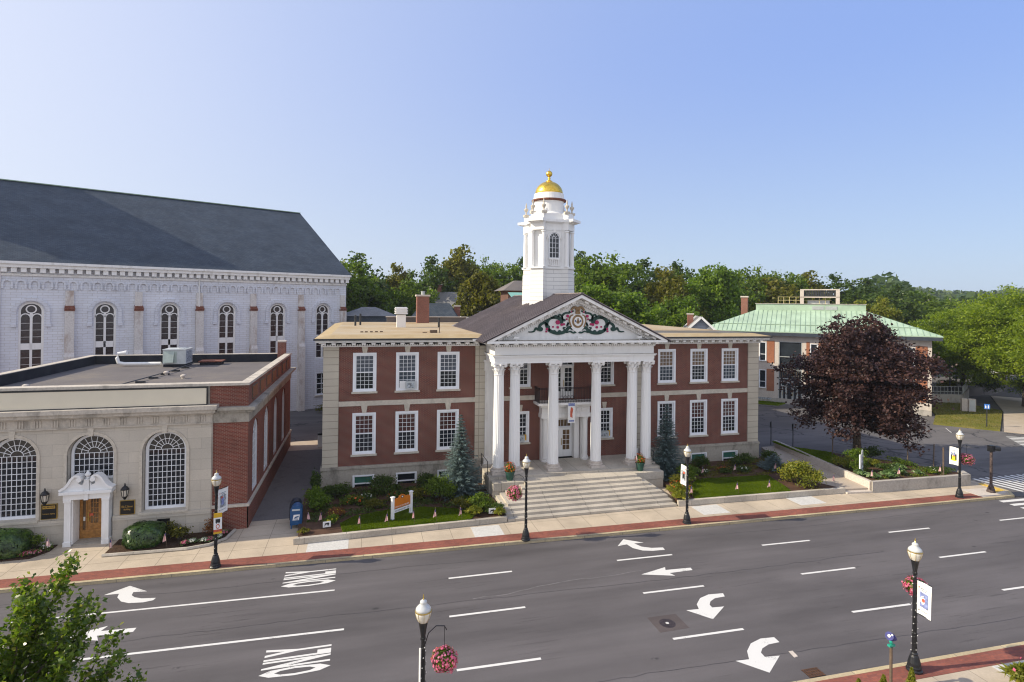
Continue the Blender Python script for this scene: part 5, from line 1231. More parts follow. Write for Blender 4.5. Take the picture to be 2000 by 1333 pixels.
# ------------------------------------------------------------------ street furniture
G_L = "black acorn street lamps along the street"
def street_lamp(label, loc):
    t = thing("street_lamp", label, "street lamp", loc, 0, G_L)
    b = MB(); b.lathe([(.30,0),(.31,.06),(.26,.1),(.27,.16),(.25,.2),(.24,.3),(.17,.5),(.13,.56),(.14,.6),(.10,.64)],20); b.build("base", "black_iron", t)
    b = MB(); b.lathe([(.095,.62),(.09,1.2),(.10,1.22),(.10,1.3),(.085,1.32),(.07,3.1),(.06,3.28),(.09,3.3),(.09,3.36),(.07,3.38)],40,mult=[1,.9]); b.build("pole", "black_iron", t)
    b = MB(); b.lathe([(.075,3.36),(.09,3.45),(.12,3.6),(.15,3.72),(.155,3.78)],20); b.build("fitter", "black_iron", t)
    b = MB(); b.lathe([(.14,3.77),(.17,3.8),(.23,3.9),(.265,4.0),(.272,4.06)],28); gl = b.build("globe", "lamp_globe", t, smooth=True)
    b = MB(); b.lathe([(.275,4.06),(.285,4.065),(.285,4.09),(.275,4.095)],28)
    for k in range(8): a = 2*PI*k/8; b.tube([(r*math.cos(a),r*math.sin(a),z) for r,z in ((.145,3.77),(.178,3.8),(.238,3.9),(.272,4.0),(.28,4.07))],.006,5)
    b.build("brass_band", "brass", gl)
    b = MB(); b.lathe([(.27,4.095),(.255,4.15),(.20,4.2),(.13,4.25),(.115,4.29),(.125,4.31),(.11,4.34),(.05,4.37),(.02,4.38)],28); b.build("lid", "lamp_lid", t, smooth=True)
    b = MB(); b.lathe([(.02,4.37),(.035,4.39),(.015,4.42),(.025,4.44),(.008,4.52)],10); b.build("finial", "brass", t)
    for o in t.children: o.scale = (.79,.79,1)
    return t
lamp0 = street_lamp("dark green street lamp at the bank's brick corner carrying a bus stop plate", (-20.5,-9.42,0))
for lab, loc in (("street lamp on the brick strip just before the wide stairs, pink basket at its side",(-5.63,-9.9,0)),("street lamp by the yellow daylilies right of the stairs",(3.92,-9.88,0)),
        ("street lamp by the corner bed's wall, beside a big pink basket",(23.85,-10.2,0)),("street lamp with a light-wrapped pole and a banner over the near sidewalk",(4.35,-23.08,0)),("street lamp standing closest to the viewer, its base cut by the frame",(-12.31,-22.8,0))):
    dup(lamp0, loc, 0, lab, G_L)
for nm, x, y, n, lab in (("light_string",4.35,-23.08,34,"string of small white bulbs wound round the near lamp pole under its banner"),("light_string",-12.31,-22.8,30,"string of small white bulbs up the pole of the closest lamp"),("light_string",-5.63,-9.9,24,"string of small white bulbs on the pole before the stairs"),("light_string",3.92,-9.88,24,"string of small white bulbs on the pole by the daylilies"),("light_string",-20.5,-9.42,18,"string of small white bulbs on the pole by the bank corner")):
    b = MB(); rg = random.Random(n*3+int(x))
    for k in range(n):
        z = .6+2.7*k/n; a = k*2.2; r = .092; b.lathe([(.0,-.02),(.016,0),(.0,.02)],5,(x+r*math.cos(a),y+r*math.sin(a),z),cap=False)
    b.k = 1; b.tube([(x+.08*math.cos(q*.55),y+.08*math.sin(q*.55),.6+2.7*q/(n*4)) for q in range(n*4)],.006,4)
    tag(b.build(nm,["rope_light","black_iron"]),lab,"light string","strings of bulbs on the lamp poles")
b = MB(); b.bar((-12.40,-22.86,.6),(-12.39,-22.85,3.1),.05,.03); tag(b.build("conduit_strip","rope_light"),"pale flat cable cover strapped to the closest lamp pole","cable cover")

def banner(label, x, y, sgn, z0, z1, wd, tint, skew=0.):
    """printed cloth hung from two arms, standing out from a lamp pole along y"""
    t = thing("street_banner", label, "banner", (x,y,z0), skew, "banners on the lamp posts")
    h = z1-z0; y0, y1 = sgn*.08, sgn*(.08+wd); b = MB()
    n = 8
    def cx_(f, g): return .02*math.sin(f*5+g*2)
    P = [[(cx_(i/n,j/n),y0+(y1-y0)*i/n,h*j/n) for j in range(n+1)] for i in range(n+1)]
    for i in range(n):
        for j in range(n):
            for s in (-1,1):
                q = [P[i][j],P[i+1][j],P[i+1][j+1],P[i][j+1]]; q = [(a+s*.006,c,d) for a,c,d in q]; b.poly(q if s > 0 else q[::-1])
    b.build("cloth", "paper_white", t)
    b = MB()
    for z in (0,h): b.bar((0,0,z),(0,y1,z),.025,.025)
    b.build("arm", "black_iron", t)
    b = MB()
    for s in (-1,1):
        def R_(k,f0,f1,g0,g1,o=.028):
            b.k = k; nn = 6
            for i in range(nn):
                fa, fb = f0+(f1-f0)*i/nn, f0+(f1-f0)*(i+1)/nn
                b.poly([(cx_(fa,(g0+g1)/2)+s*o,y0+(y1-y0)*fa,h*g0),(cx_(fb,(g0+g1)/2)+s*o,y0+(y1-y0)*fb,h*g0),(cx_(fb,(g0+g1)/2)+s*o,y0+(y1-y0)*fb,h*g1),(cx_(fa,(g0+g1)/2)+s*o,y0+(y1-y0)*fa,h*g1)])
        if tint == 0:      # house fronts over a yellow field
            for q in range(4): R_(q%2*2, .22+q*.14,.33+q*.14,.52,.66+.05*(q%2))
            R_(1,.22,.80,.24,.50,.03); R_(3,.22,.34,.3,.6,.034); R_(3,.66,.78,.3,.56,.034); R_(4,.40,.52,.46,.55,.036)
        elif tint == 1:    # blue panel, white ring with a red core
            R_(2,.2,.82,.26,.70)
            for r_, k, o_ in ((.17,5,.036),(.13,2,.039),(.11,5,.042),(.075,4,.045)):
                b.k = k; b.poly([(s*o_,y0+(y1-y0)*(.51+r_*1.45*math.cos(a)),h*(.48+r_*.75*math.sin(a))) for a in [2*PI*i/16 for i in range(16)]])
        else:
            R_(0,.18,.82,.24,.72); R_(2 if tint == 2 else 3,.3,.6,.34,.62,.032); R_(4,.25,.5,.58,.68,.034)
        R_(0,.3,.75,.80,.835); R_(0,.38,.68,.75,.775); R_(0,.25,.8,.13,.155); R_(4,.12,.2,.80,.84); R_(3,.12,.18,.12,.16)
    b.build("print", ["print_grey","print_yellow","print_blue","print_black","print_red","paper_white"], t)
    return t
banner("white banner with blue panel and red crest on the near right lamp",4.35,-23.08,-1,2.02,3.15,.5,1)
banner("white banner with a bright yellow picture on the lamp by the corner bed",23.85,-10.2,1,2.03,3.2,.58,0)
banner("white banner with a faded grey picture on the lamp right of the stairs",3.92,-9.88,1,2.05,3.2,.58,3)
banner("pale blue-grey picture banner on the lamp by the bank corner",-20.5,-9.42,1,2.4,3.55,.58,2,-.6)
t = thing("bus_stop_sign", "yellow and white bus stop plate strapped low on the lamp by the bank", "bus sign", (-20.40,-9.52,1.58), R(14))
b = MB(); b.box(-.24,.24,-.012,.012,0,.95); b.k = 1; b.box(-.24,.24,-.016,.016,.75,.951); b.box(-.24,.24,-.016,.016,.0,.09); b.k = 2; b.box(-.24,.24,-.0165,.0165,.09,.2); b.k = 3; b.box(-.13,.13,-.018,.018,.52,.68); b.box(-.1,-.04,-.018,.018,.48,.52); b.box(.04,.1,-.018,.018,.48,.52)
b.k = 2; b.slab([(.11*math.cos(a),.34+.11*math.sin(a)) for a in [2*PI*i/14 for i in range(14)]],-.018,.018); b.k = 0; b.slab([(.07*math.cos(a),.34+.07*math.sin(a)) for a in [2*PI*i/14 for i in range(14)]],-.02,.02)
b.build("plate", ["paper_white","bus_yellow","print_red","print_black"], t)
for o in t.children: o.scale = (.72,1,1)

def flower_ball(t, r, seed, n1=1500, n2=420, mat="bloom_pink", flat=.85, gm="leaf_mid"):
    rg = np.random.default_rng(seed)
    def ball(n, a, c):
        d = rg.normal(size=(n,3)); d /= np.linalg.norm(d,axis=1,keepdims=True); rr = r*(a+(c-a)*rg.random((n,1)))
        bump = 1+.12*np.sin(d[:,:1]*5+seed)*np.cos(d[:,1:2]*4); return d*rr*bump*np.array([1,1,flat]), d
    P, d = ball(n1,.55,1.0); leaf_obj("foliage", leaf_mesh("foliage",P,.085,gm,seed,0,.55,None,None,d), t)
    P, d = ball(n2,.92,1.08); leaf_obj("blossoms", leaf_mesh("blossoms",P,.075,mat,seed+1,0,.9,None,None,d), t)
def hanging_basket(label, x, y, z, px, py, r, seed):
    t = thing("hanging_basket", label, "flower basket", (x,y,z), 0, "pink hanging flower baskets")
    flower_ball(t, r, seed)
    b = MB(); b.lathe([(.06,-.28),(.2,-.2),(.26,-.02)],14); b.build("basket", "soil", t)
    b = MB(); dx, dy = px-x, py-y
    b.tube([(dx*.9,dy*.9,.55),(dx*.75,dy*.75,.82),(dx*.4,dy*.4,.97),(0,0,.92),(-dx*.1,-dy*.1,.8)],.014,6); b.tube([(0,0,.9),(0,0,.1)],.008,5); b.build("bracket", "black_iron", t)
hanging_basket("pink flower basket hanging from the closest lamp, over the road",-11.72,-22.72,2.62,-12.31,-22.8,.355,21)
hanging_basket("pink flower basket half hidden behind the near banner and pole",4.78,-22.75,2.66,4.35,-23.08,.36,22)
hanging_basket("big pink basket on the lamp by the corner bed",24.5,-10.15,2.45,23.85,-10.2,.42,23)
hanging_basket("pink flower basket left of the lamp before the stairs",-6.22,-9.75,2.45,-5.63,-9.9,.42,24)

# traffic detector post on the corner, spotlight post in front
t = thing("signal_post", "weathered dark post with a black visored signal head at the zebra crossing", "signal post", (27.05,-9.9,0))
b = MB(); b.lathe([(.26,0),(.24,.1),(.15,.4),(.10,.5),(.085,.55),(.08,2.75),(.1,2.8)],16); b.build("pole", "weathered_paint", t)
b = MB(); b.box(-.17,.17,-.14,.14,2.75,3.15); b.tube([(.15,-.05,2.96),(.48,-.16,2.93)],[.15,.17],14); b.k = 1; b.tube([(.42,-.14,2.935),(.44,-.147,2.934)],.12,12); b.build("signal_head", ["black_iron","print_grey"], t)
t = thing("spotlight_post", "slim brown post topped by a blue spotlight in the near foreground", "spotlight", (2.8,-23.55,0))
b = MB(); b.tube([(0,0,0),(0,0,1.32)],.045,10); b.build("pole", "wood_post", t)
b = MB(); b.tube([(0,0,1.3),(.03,0,1.42),(-.02,0,1.5)],.05,8); b.box(-.1,.12,-.05,.05,1.34,1.40); b.build("bracket", "teal_plastic", t)
b = MB(); b.tube([(.16,.02,1.55),(-.02,-.03,1.66),(-.16,-.07,1.74)],[.07,.12,.13],14); b.k = 1; b.tube([(-.155,-.069,1.737),(-.175,-.075,1.748)],[.05,.045],14); b.tube([(-.1,-.12,1.79),(-.12,-.14,1.8)],.03,8); b.build("spotlight_head", ["spot_lens","rope_light"], t)

# mail boxes on the alley corner
def mailbox(label, x, y, rz, mats):
    t = thing("mailbox", label, "mailbox", (x,y,0), rz); b = MB()
    P = [(-.3,.2),(.3,.2),(.3,.95)]+[(.3*math.cos(a),.95+.3*math.sin(a)) for a in [PI*i/12 for i in range(1,12)]]+[(-.3,.95)]
    b.slab([(y_,z) for y_,z in P],-.28,.28); b.build("body", mats, t)
    for sx in (-.24,.24):
        for sy in (-.24,.24): b = MB(); b.box(sx-.03,sx+.03,sy-.03,sy+.03,-.02,.22); b.build("leg", mats, t)
    b = MB(); b.box(-.2,.2,-.31,-.27,.98,1.06); b.build("handle", "ac_side", t)
    return t
t = mailbox("blue mailbox with a white eagle emblem at the mouth of the alley",-17.42,-5.35,0,"mail_blue")
b = MB(); b.slab([(-.17,.46),(.15,.46),(.2,.76),(-.12,.76)],-.295,-.28); b.k = 1; b.slab([(-.12,.56),(-.02,.66),(.14,.70),(.16,.66),(.0,.6),(.13,.6),(.12,.56)],-.3,-.29); b.slab([(-.14,.48),(.12,.48),(.125,.505),(-.13,.505)],-.3,-.29); b.build("emblem", ["paper_white","mail_blue"], t)
mailbox("dark mailbox standing directly behind the blue one",-17.55,-4.55,PI,"mail_dark")

# sign on the left lawn
t = thing("lawn_sign", "orange scroll-topped city sign between two white posts on the lawn", "sign", (-11.77,-5.94,GZ), math.atan2(.76,1.04))
W2 = .66
for s in (-1,1):
    b = MB(); b.box(s*W2-.07,s*W2+.07,-.07,.07,.12,1.62); b.box(s*W2-.1,s*W2+.1,-.1,.1,1.62,1.68); b.k = 1; b.box(s*W2-.085,s*W2+.085,-.085,.085,0,.12); b.build("post", ["white_paint","print_grey"], t)
b = MB(); P = [(-.58,.78),(.58,.78),(.58,1.36),(.48,1.48),(.28,1.48)]+[(.24*math.cos(a),1.46+.2*math.sin(a)) for a in [PI*i/10 for i in range(1,10)]]+[(-.28,1.48),(-.48,1.48),(-.58,1.36)]
b.slab(P,-.03,.03); bd = b.build("board", "orange_board", t)
b = MB(); fit_text(b,"CITY OF WOBURN",-.5,.5,.83,.93,-.035); b.build("lettering", "paper_white", bd)
b = MB(); b.slab([(.09*math.cos(a),1.5+.09*math.sin(a)) for a in [2*PI*i/14 for i in range(14)]],-.037,-.03); b.k = 1; b.slab([(.05*math.cos(a),1.5+.05*math.sin(a)) for a in [2*PI*i/10 for i in range(10)]],-.042,-.03); b.build("emblem", ["print_black","paper_white"], bd)
b = MB(); b.box(-.59,.59,-.03,.03,.5,.72); lb = b.build("lower_board", "paper_white", t)
for o in t.children: o.scale = (1,1,.78)
b = MB(); fit_text(b,"INCORPORATED 1642",-.52,.52,.56,.66,-.035); b.build("lettering", "print_black", lb)

for lab, x, y, rz in (("small white garden placard with a black silhouette by the mailbox side of the lawn",-15.75,-6.75,.15),("small white garden placard with a black silhouette by the stairs' left foot",-6.75,-6.9,-.1)):
    t = thing("garden_placard", lab, "placard", (x,y,GZ), rz); b = MB(); b.box(-.2,.2,-.01,.01,.12,.42); b.k = 1; b.slab([(-.12,.17),(-.1,.33),(.08,.36),(.13,.3),(.06,.17),(.02,.27),(-.05,.27)],-.016,-.01); b.build("board", ["paper_white","print_black"], t)
    b = MB(); b.box(-.012,.012,.011,.03,-.05,.3); b.build("stake", "black_iron", t)

# small flags on sticks
FG = "little striped flags stuck in the ground"
_fl = []
def flag(label, x, y, z, rz, lean=.12, open_=.0):
    if not _fl:
        t = thing("small_flag", label, "flag", (x,y,z), rz, FG)
        b = MB(); b.tube([(0,0,-.1),(.03,0,.4),(.08,0,.78)],.008,6); b.k = 1; b.lathe([(.0,.78),(.014,.8),(.0,.84)],6,(.08,0,0)); b.build("stick", ["wood_post","brass"], t)
        b = MB(); n = 8
        for i in range(n):
            def q(f, g): return (.075-.04*g+(.05+.13*g)*f, .03*math.sin(f*7+g*2), .75-.40*g-.07*f)
            for j in range(5):
                f0, f1, g0, g1 = i/n, (i+1)/n, j/5, (j+1)/5; b.k = 1 if (f0 < .4 and g0 < .35) else 0
                b.poly((q(f0,g1),q(f1,g1),q(f1,g0),q(f0,g0)))
        b.build("cloth", ["flag_stripes","flag_blue"], t); _fl.append(t); return t
    return dup(_fl[0],(x,y,z),rz,label,FG)
for i, (x, y, z, rz, lab) in enumerate(((-13.99,-7.3,.27,2.4,"little flag at the street edge of the left lawn, nearest the mailbox"),(-12.55,-7.25,.27,2.8,"little flag on the wall edge just left below the orange sign's post"),(-11.15,-7.2,.27,2.2,"little flag at the lawn edge in front of the orange sign's right post"),(-9.95,-7.22,.27,2.9,"little flag at the lawn edge right of the orange sign"),(-8.55,-7.2,.27,3.4,"little flag at the lawn edge nearest the stairs' left foot"),
        (-16.86,-5.96,.25,.2,"little flag right beside the blue mailbox's legs"),(-16.0,-6.2,.25,2.9,"little flag behind the placard near the mailbox"),(6.1,-7.1,.3,2.6,"little flag beside the yellow daylilies on the right lawn's corner"),(9.4,-7.15,.3,2.2,"little flag in the middle of the right lawn's street edge"),(11.77,-7.2,.3,2.7,"little flag on the right lawn's edge nearer the yellow-green bush"),
        (9.3,-3.5,.3,3.0,"little flag in the mulch under the hall's right wing door"),(11.95,-3.5,.3,2.5,"little flag in the mulch between the right wing's low windows"),(15.05,-3.9,.3,2.2,"little flag in front of the low blue spruce"),(16.9,-7.2,.3,1.8,"little flag at the foot of the sloped walk beside the yellow-green bush"),
        (19.45,-7.8,.62,1.5,"little flag at the left end of the corner bed's wall"),(21.8,-7.8,.62,2.0,"little flag among the hostas of the corner bed"),(25.2,-8.0,.62,1.6,"little flag near the leaning wooden stake in the corner bed"),
        (-25.75,-6.95,.02,1.2,"little flag beside the round hedge at the bank door"),(-23.3,-6.8,.06,2.9,"drooping little flag in the bank's flower bed right of the round hedge"),(-28.75,-6.15,.06,.4,"little flag over the flowers left of the bank door"))):
    flag(lab,x,y,z,rz)

# pots on the stair piers
for lab, x, y, seed, mt in (("green pot of red and yellow flowers on the left stair pier",-4.85,-3.55,41,"bloom_red"),("green pot of red flowers on the right stair pier",4.3,-3.55,43,"bloom_red")):
    t = thing("flower_pot", lab, "flower pot", (x,y,1.12)); b = MB(); b.lathe([(.2,0),(.3,.5),(.33,.5),(.33,.56),(.28,.56),(.27,.5)],18); b.build("pot", "pot_green", t)
    e = MB(); rg = np.random.default_rng(seed); d = rg.normal(size=(500,3)); d /= np.linalg.norm(d,axis=1,keepdims=True); P = d*.36*(.5+.5*rg.random((500,1)))+[0,0,.78]
    leaf_obj("foliage", leaf_mesh("foliage",P,.11,"leaf_mid",seed), t); d = rg.normal(size=(110,3)); d /= np.linalg.norm(d,axis=1,keepdims=True); P = d*.37+[0,0,.8]; leaf_obj("blossoms", leaf_mesh("blossoms",P,.1,mt,seed+1,.3,.9,None,None,d), t)
    flag("little flag stuck in the flower pot on the "+("left" if x<0 else "right")+" stair pier",x+.12 if x<0 else x-.35,y-.3,1.55,2.0 if x<0 else 3.6)
t = thing("pennant_banner", "long pale pennant with a figure hanging from the portico balcony", "banner", (.18,-1.25,4.05))
b = MB(); b.box(-.27,.27,-.015,.015,0,1.42); b.build("cloth", "paper_white", t); b = MB(); b.k = 0; b.box(-.24,.24,-.02,-.015,1.18,1.38); b.k = 1; b.slab([(-.1,.42),(.08,.35),(.06,.6),(.12,.95),(.04,1.1),(-.06,1.08),(-.1,.8)],-.022,-.015); b.k = 0; b.box(-.2,.2,-.02,-.015,.08,.2); b.build("print", ["print_blue","print_red"], t)

# things around the corner bed and beyond
t = thing("wooden_post_sign", "short white and grey post sign among the hostas of the corner bed", "post sign", (19.75,-6.55,.62)); b = MB(); b.box(-.13,-.02,-.04,.04,-.1,1.45); b.k = 1; b.box(.05,.13,-.05,.05,-.1,1.7); b.lathe([(.05,1.7),(.06,1.75),(.02,1.8)],8,(.09,0,0)); b.box(-.04,.07,-.02,.02,.9,1.3); b.build("post", ["paper_white","print_grey"], t)
b = MB(); b.tube([(25.35,-8.0,.5),(25.4,-7.95,2.6)],.05,8); tag(b.build("wooden_stake", "wood_post"), "bare wooden stake at the street wall of the corner bed", "stake")
t = thing("stake_fence", "slack wire fence on thin wooden stakes behind the corner bed", "fence", (25.2,-5,0)); 
for x, y in ((-3.2,3.2),(-1.8,2.0),(.3,-.2),(.9,-1.7)): b = MB(); b.tube([(x,y,.2),(x+.05,y,2.5)],.04,6); b.build("stake", "wood_post", t)
b = MB(); P = [(-3.2,3.2),(-1.8,2.0),(.3,-.2),(.9,-1.7)]
for p, q in zip(P,P[1:]):
    for z in (1.0,1.7,2.4): b.tube([(*p,z),((p[0]+q[0])/2,(p[1]+q[1])/2,z-.12),(*q,z)],.012,4)
b.build("wire", "dark_metal", t)
b = MB()
for lab, x, y in (("thin dark sign pole left of the pair by the parking lot edge",21.6,4.6),("thin dark sign pole right of the pair by the parking lot edge",22.9,3.4)):
    t = thing("parking_sign", lab, "parking sign", (x,y,-.1), .5, "parking lot signs"); b = MB(); b.box(-.03,.03,-.03,.03,0,2.1); b.build("pole", "dark_metal", t); b = MB(); b.box(-.16,.16,.03,.045,1.55,2.05); b.build("plate", "dark_metal", t)
t = thing("pedestrian_sign", "blue square crossing sign on a thin pole at the dry lawn", "sign", (48.95,5.55,0), R(-40)); b = MB(); b.box(-.04,.04,-.04,.04,0,1.95); b.build("pole", "dark_metal", t)
b = MB(); b.box(-.24,.24,-.06,-.04,1.88,2.4); b.k = 1
for x in (-.11,.11): b.lathe([(0,-.05),(.05,0),(0,.05)],8,(x,-.06,2.27)); b.box(x-.05,x+.05,-.075,-.06,1.96,2.2)
b.build("plate", ["sign_blue","paper_white"], t)
t = thing("utility_box", "pale grey twin utility cabinet on the dry lawn below the wall", "utility box", (56.4,12.4,.03), R(-40)); b = MB(); b.box(-.35,.35,-.3,.3,0,1.5); b.box(-1.0,-.45,-.3,.3,0,1.5); b.build("cabinet", "concrete_pale", t); b = MB(); b.box(-.28,.28,-.32,-.3,.15,1.4); b.build("door", "ac_side", t)
b = MB(); b.box(-.25,.25,-.2,.2,0,1.0); b.k = 1; b.box(-.27,.27,-.22,.22,1.0,1.15); tag(b.build("litter_bin", ["paper_white","black_iron"], None, (-17.4,12.2,0)), "small white and black bin at the back of the alley", "bin")
t = thing("lot_sign", "small white notice on a thin pole beside the mint roofed building", "sign", (34.7,23.1,-.1)); b = MB(); b.box(-.03,.03,-.03,.03,0,2.6); b.build("pole", "dark_metal", t); b = MB(); b.box(-.25,.25,-.05,-.03,2.0,2.6); b.build("plate", "paper_white", t)
for lab, x, y, h in (("tall grey post at the edge of the upper road behind the wall",63.6,20.4,4.2),("slender grey lamp post rising from the terrace under the locust trees",68.5,23.2,5.0)):
    b = MB(); b.tube([(0,0,0),(0,0,h)],[.09,.06],8); b.box(-.3,.1,-.08,.08,h-.1,h); tag(b.build("light_pole","dark_metal",None,(x,y,1.0)),lab,"light pole")

# ------------------------------------------------------------------ planting
def shrub(name, label, x, y, z, rx, ry, rz, mat, size, n, seed, cat="shrub", blooms=None, group=None, stems=True):
    t = thing(name, label, cat, (x,y,z), 0, group)
    nl = 9; P, C, L = crown_pts(seed, rx, ry, rz, nl, 8, max(4,n//(nl*8)), .45, .17, .8, .45, -.3); P[:,2] += rz*.85; P[:,2] = np.abs(P[:,2])
    leaf_obj("foliage", leaf_mesh("foliage",P,size,mat,seed,.6,.6,C), t)
    if stems:
        b = MB(); rg = random.Random(seed)
        for k in range(5): a = 2*PI*k/5; b.tube([(0,0,-.05),(rx*.3*math.cos(a),ry*.3*math.sin(a),rz*.6),(rx*.6*math.cos(a),ry*.6*math.sin(a),rz*1.1)],[.025,.018,.008],5)
        b.build("stem", "bark", t)
    if blooms:
        m_, nb, sz = blooms; rg = np.random.default_rng(seed+3); d = rg.normal(size=(nb,3)); d[:,2] = np.abs(d[:,2])+.3; d /= np.linalg.norm(d,axis=1,keepdims=True)
        leaf_obj("blossoms", leaf_mesh("blossoms",d*[rx*.95,ry*.95,rz*.9]+[0,0,rz*.85],sz,m_,seed+4,0,.9,None,None,d), t)
    return t
def tuft(name, label, x, y, z, r, h, mat, n, seed, cat="plant", wide=.09, blooms=None, group=None):
    """clump of arching blades (hosta, daylily, ornamental grass)"""
    t = thing(name, label, cat, (x,y,z), 0, group); rg = np.random.default_rng(seed); a = rg.random(n)*2*PI; f = rg.random(n); Ps = []; Ts = []; Ns = []; Cs = []
    for s in (.25,.55,.85):
        rad = r*f*s; Ps.append(np.stack([rad*np.cos(a),rad*np.sin(a),h*(1-.25*f)*np.sin(s*1.9)*(1-.35*f*s)],1)); k = np.cos(s*1.9)
        Ts.append(np.stack([r*f*np.cos(a),r*f*np.sin(a),h*k*np.ones(n)*1.2],1)); Ns.append(np.stack([-h*k*np.cos(a),-h*k*np.sin(a),r*f],1)+1e-3); Cs.append(f)
    leaf_obj("foliage", leaf_mesh("foliage",np.concatenate(Ps),max(h,r)*.5,mat,seed,0,wide*4,np.concatenate(Cs),np.concatenate(Ts),np.concatenate(Ns)), t)
    if blooms:
        m_, nb, sz = blooms; q = rg.random(nb)*2*PI; rr = r*.8*np.sqrt(rg.random(nb)); P = np.stack([rr*np.cos(q),rr*np.sin(q),h*(.85+.4*rg.random(nb))],1); leaf_obj("blossoms", leaf_mesh("blossoms",P,sz,m_,seed+2,.4,.9), t)
    return t
Z = GZ
S = shrub
# left garden
S("shrub","dark slim evergreen against the hall's left corner, highest by the alley",-16.75,-1.3,Z,.32,.5,.85,"leaf_dark",.10,1800,101)
S("shrub","bright rounded green shrub beside the mailbox",-16.5,-3.6,Z,.75,.75,.62,"leaf_bright",.11,3200,102)
S("shrub","dark spreading yew under the hall's left corner",-15.5,-2.0,Z,.8,.6,.55,"leaf_dark",.10,2600,103)
S("shrub","dark loose shrub between the two leftmost basement windows",-12.65,-1.6,Z,.95,.6,.55,"leaf_dark",.11,2800,104)
S("shrub","dark shrub right of the second basement window",-10.0,-1.7,Z,.7,.6,.55,"leaf_dark",.11,2300,105)
S("shrub","tall loose mid-green shrub left of the pale blue spruce",-9.35,-3.9,Z,.85,.8,.78,"leaf_mid",.13,2600,106)
S("shrub","low green shrub before the left stair pier",-7.2,-5.7,Z,.7,.6,.45,"leaf_mid",.12,2200,107)
S("shrub","dark blue-green low plant beside the stairs' left foot",-6.55,-6.4,Z,.5,.5,.25,"leaf_dark",.10,1200,108)
S("shrub","small olive shrub in front of the pale spruce's foot",-8.3,-5.6,Z,.6,.5,.36,"leaf_olive",.11,1500,109)
S("flowering_plant","low red and white flowers under the first basement window",-14.4,-3.4,Z,.7,.45,.3,"leaf_mid",.10,1300,110,"flowers",("bloom_red",40,.1))
S("flowering_plant","white daisies below the leftmost basement window",-13.7,-3.0,Z,.5,.4,.28,"leaf_dark",.10,900,111,"flowers",("bloom_white",24,.11))
S("flowering_plant","orange-red flowers behind the orange sign's left post",-12.0,-3.3,Z,.55,.4,.32,"leaf_dark",.10,900,112,"flowers",("bloom_red",46,.11))
S("flowering_plant","green and orange daylilies right behind the orange sign",-10.5,-3.4,Z,.7,.4,.38,"leaf_olive",.11,1300,113,"flowers",("bloom_yellow",30,.09))
S("flowering_plant","bronze-leaved flowers at the mulch edge left of the lawn",-15.4,-5.0,Z,.5,.6,.25,"leaf_rust",.09,800,114,"flowers",("bloom_yellow",16,.1))
S("flowering_plant","yellow flowers above the placard near the mailbox",-15.5,-6.1,Z,.35,.35,.28,"leaf_bright",.10,600,115,"flowers",("bloom_yellow",24,.12))
S("flowering_plant","olive ground plants along the left garden's bed, mid-way",-13.2,-4.1,Z,.7,.35,.28,"leaf_olive",.10,1100,116,"flowers")
tuft("daylily","bright yellow-green daylily clump nearer the lawn, left of the placard by the stairs",-7.75,-6.6,Z,.55,.5,"leaf_yellow",260,117)
tuft("daylily","yellow-green daylily clump against the stairs, right of the placard",-6.35,-7.0,Z,.4,.45,"leaf_yellow",200,118)
tuft("weed","straggling weeds at the alley end of the garden wall",-16.9,-7.0,Z,.35,.25,"leaf_olive",90,119)
# right garden
tuft("daylily","broad yellow daylily bank right beside the stairs",5.7,-6.2,Z,.9,.6,"leaf_yellow",460,121,"plant",.09,("bloom_red",26,.1))
tuft("daylily","yellow daylilies at the wall end next to the stairs' right foot",5.3,-7.0,Z,.6,.45,"leaf_yellow",260,122)
S("shrub","loose green shrub below the hall's right wing door",7.6,-4.0,Z,.85,.7,.62,"leaf_mid",.12,2400,123)
S("shrub","green plants between the dark spruce and the daylilies",6.5,-5.0,Z,.7,.5,.45,"leaf_olive",.11,1700,124)
S("shrub","dark yew left of the right wing's last basement window",10.4,-1.4,Z,.6,.5,.5,"leaf_dark",.10,1800,125)
S("shrub","dark yew under the hall's right corner",14.0,-1.5,Z,1.0,.6,.5,"leaf_dark",.10,2400,126)
S("flowering_plant","white flowers in the mulch nearest the right wing door",9.6,-3.0,Z,.6,.35,.25,"leaf_dark",.10,800,127,"flowers",("bloom_white",26,.11))
S("flowering_plant","red-leaved flowers in the middle of the right wing's mulch bed",11.4,-2.9,Z,.7,.35,.28,"leaf_dark",.10,900,128,"flowers",("bloom_red",26,.09))
S("flowering_plant","white flowers in the mulch below the last basement window",12.8,-3.0,Z,.6,.35,.25,"leaf_dark",.10,800,129,"flowers",("bloom_white",20,.11))
S("shrub","big rounded yellow-green bush at the end of the right lawn",15.0,-6.2,Z,1.35,1.0,.85,"leaf_yellow",.13,6500,130)
S("shrub","low olive shrub between the yellow-green bush and low blue spruce",15.9,-4.2,Z,.8,.5,.4,"leaf_olive",.11,1700,131)
S("shrub","dark low plants at the head of the sloped walk",16.6,-1.4,Z,.5,.8,.5,"leaf_dark",.11,1400,132)
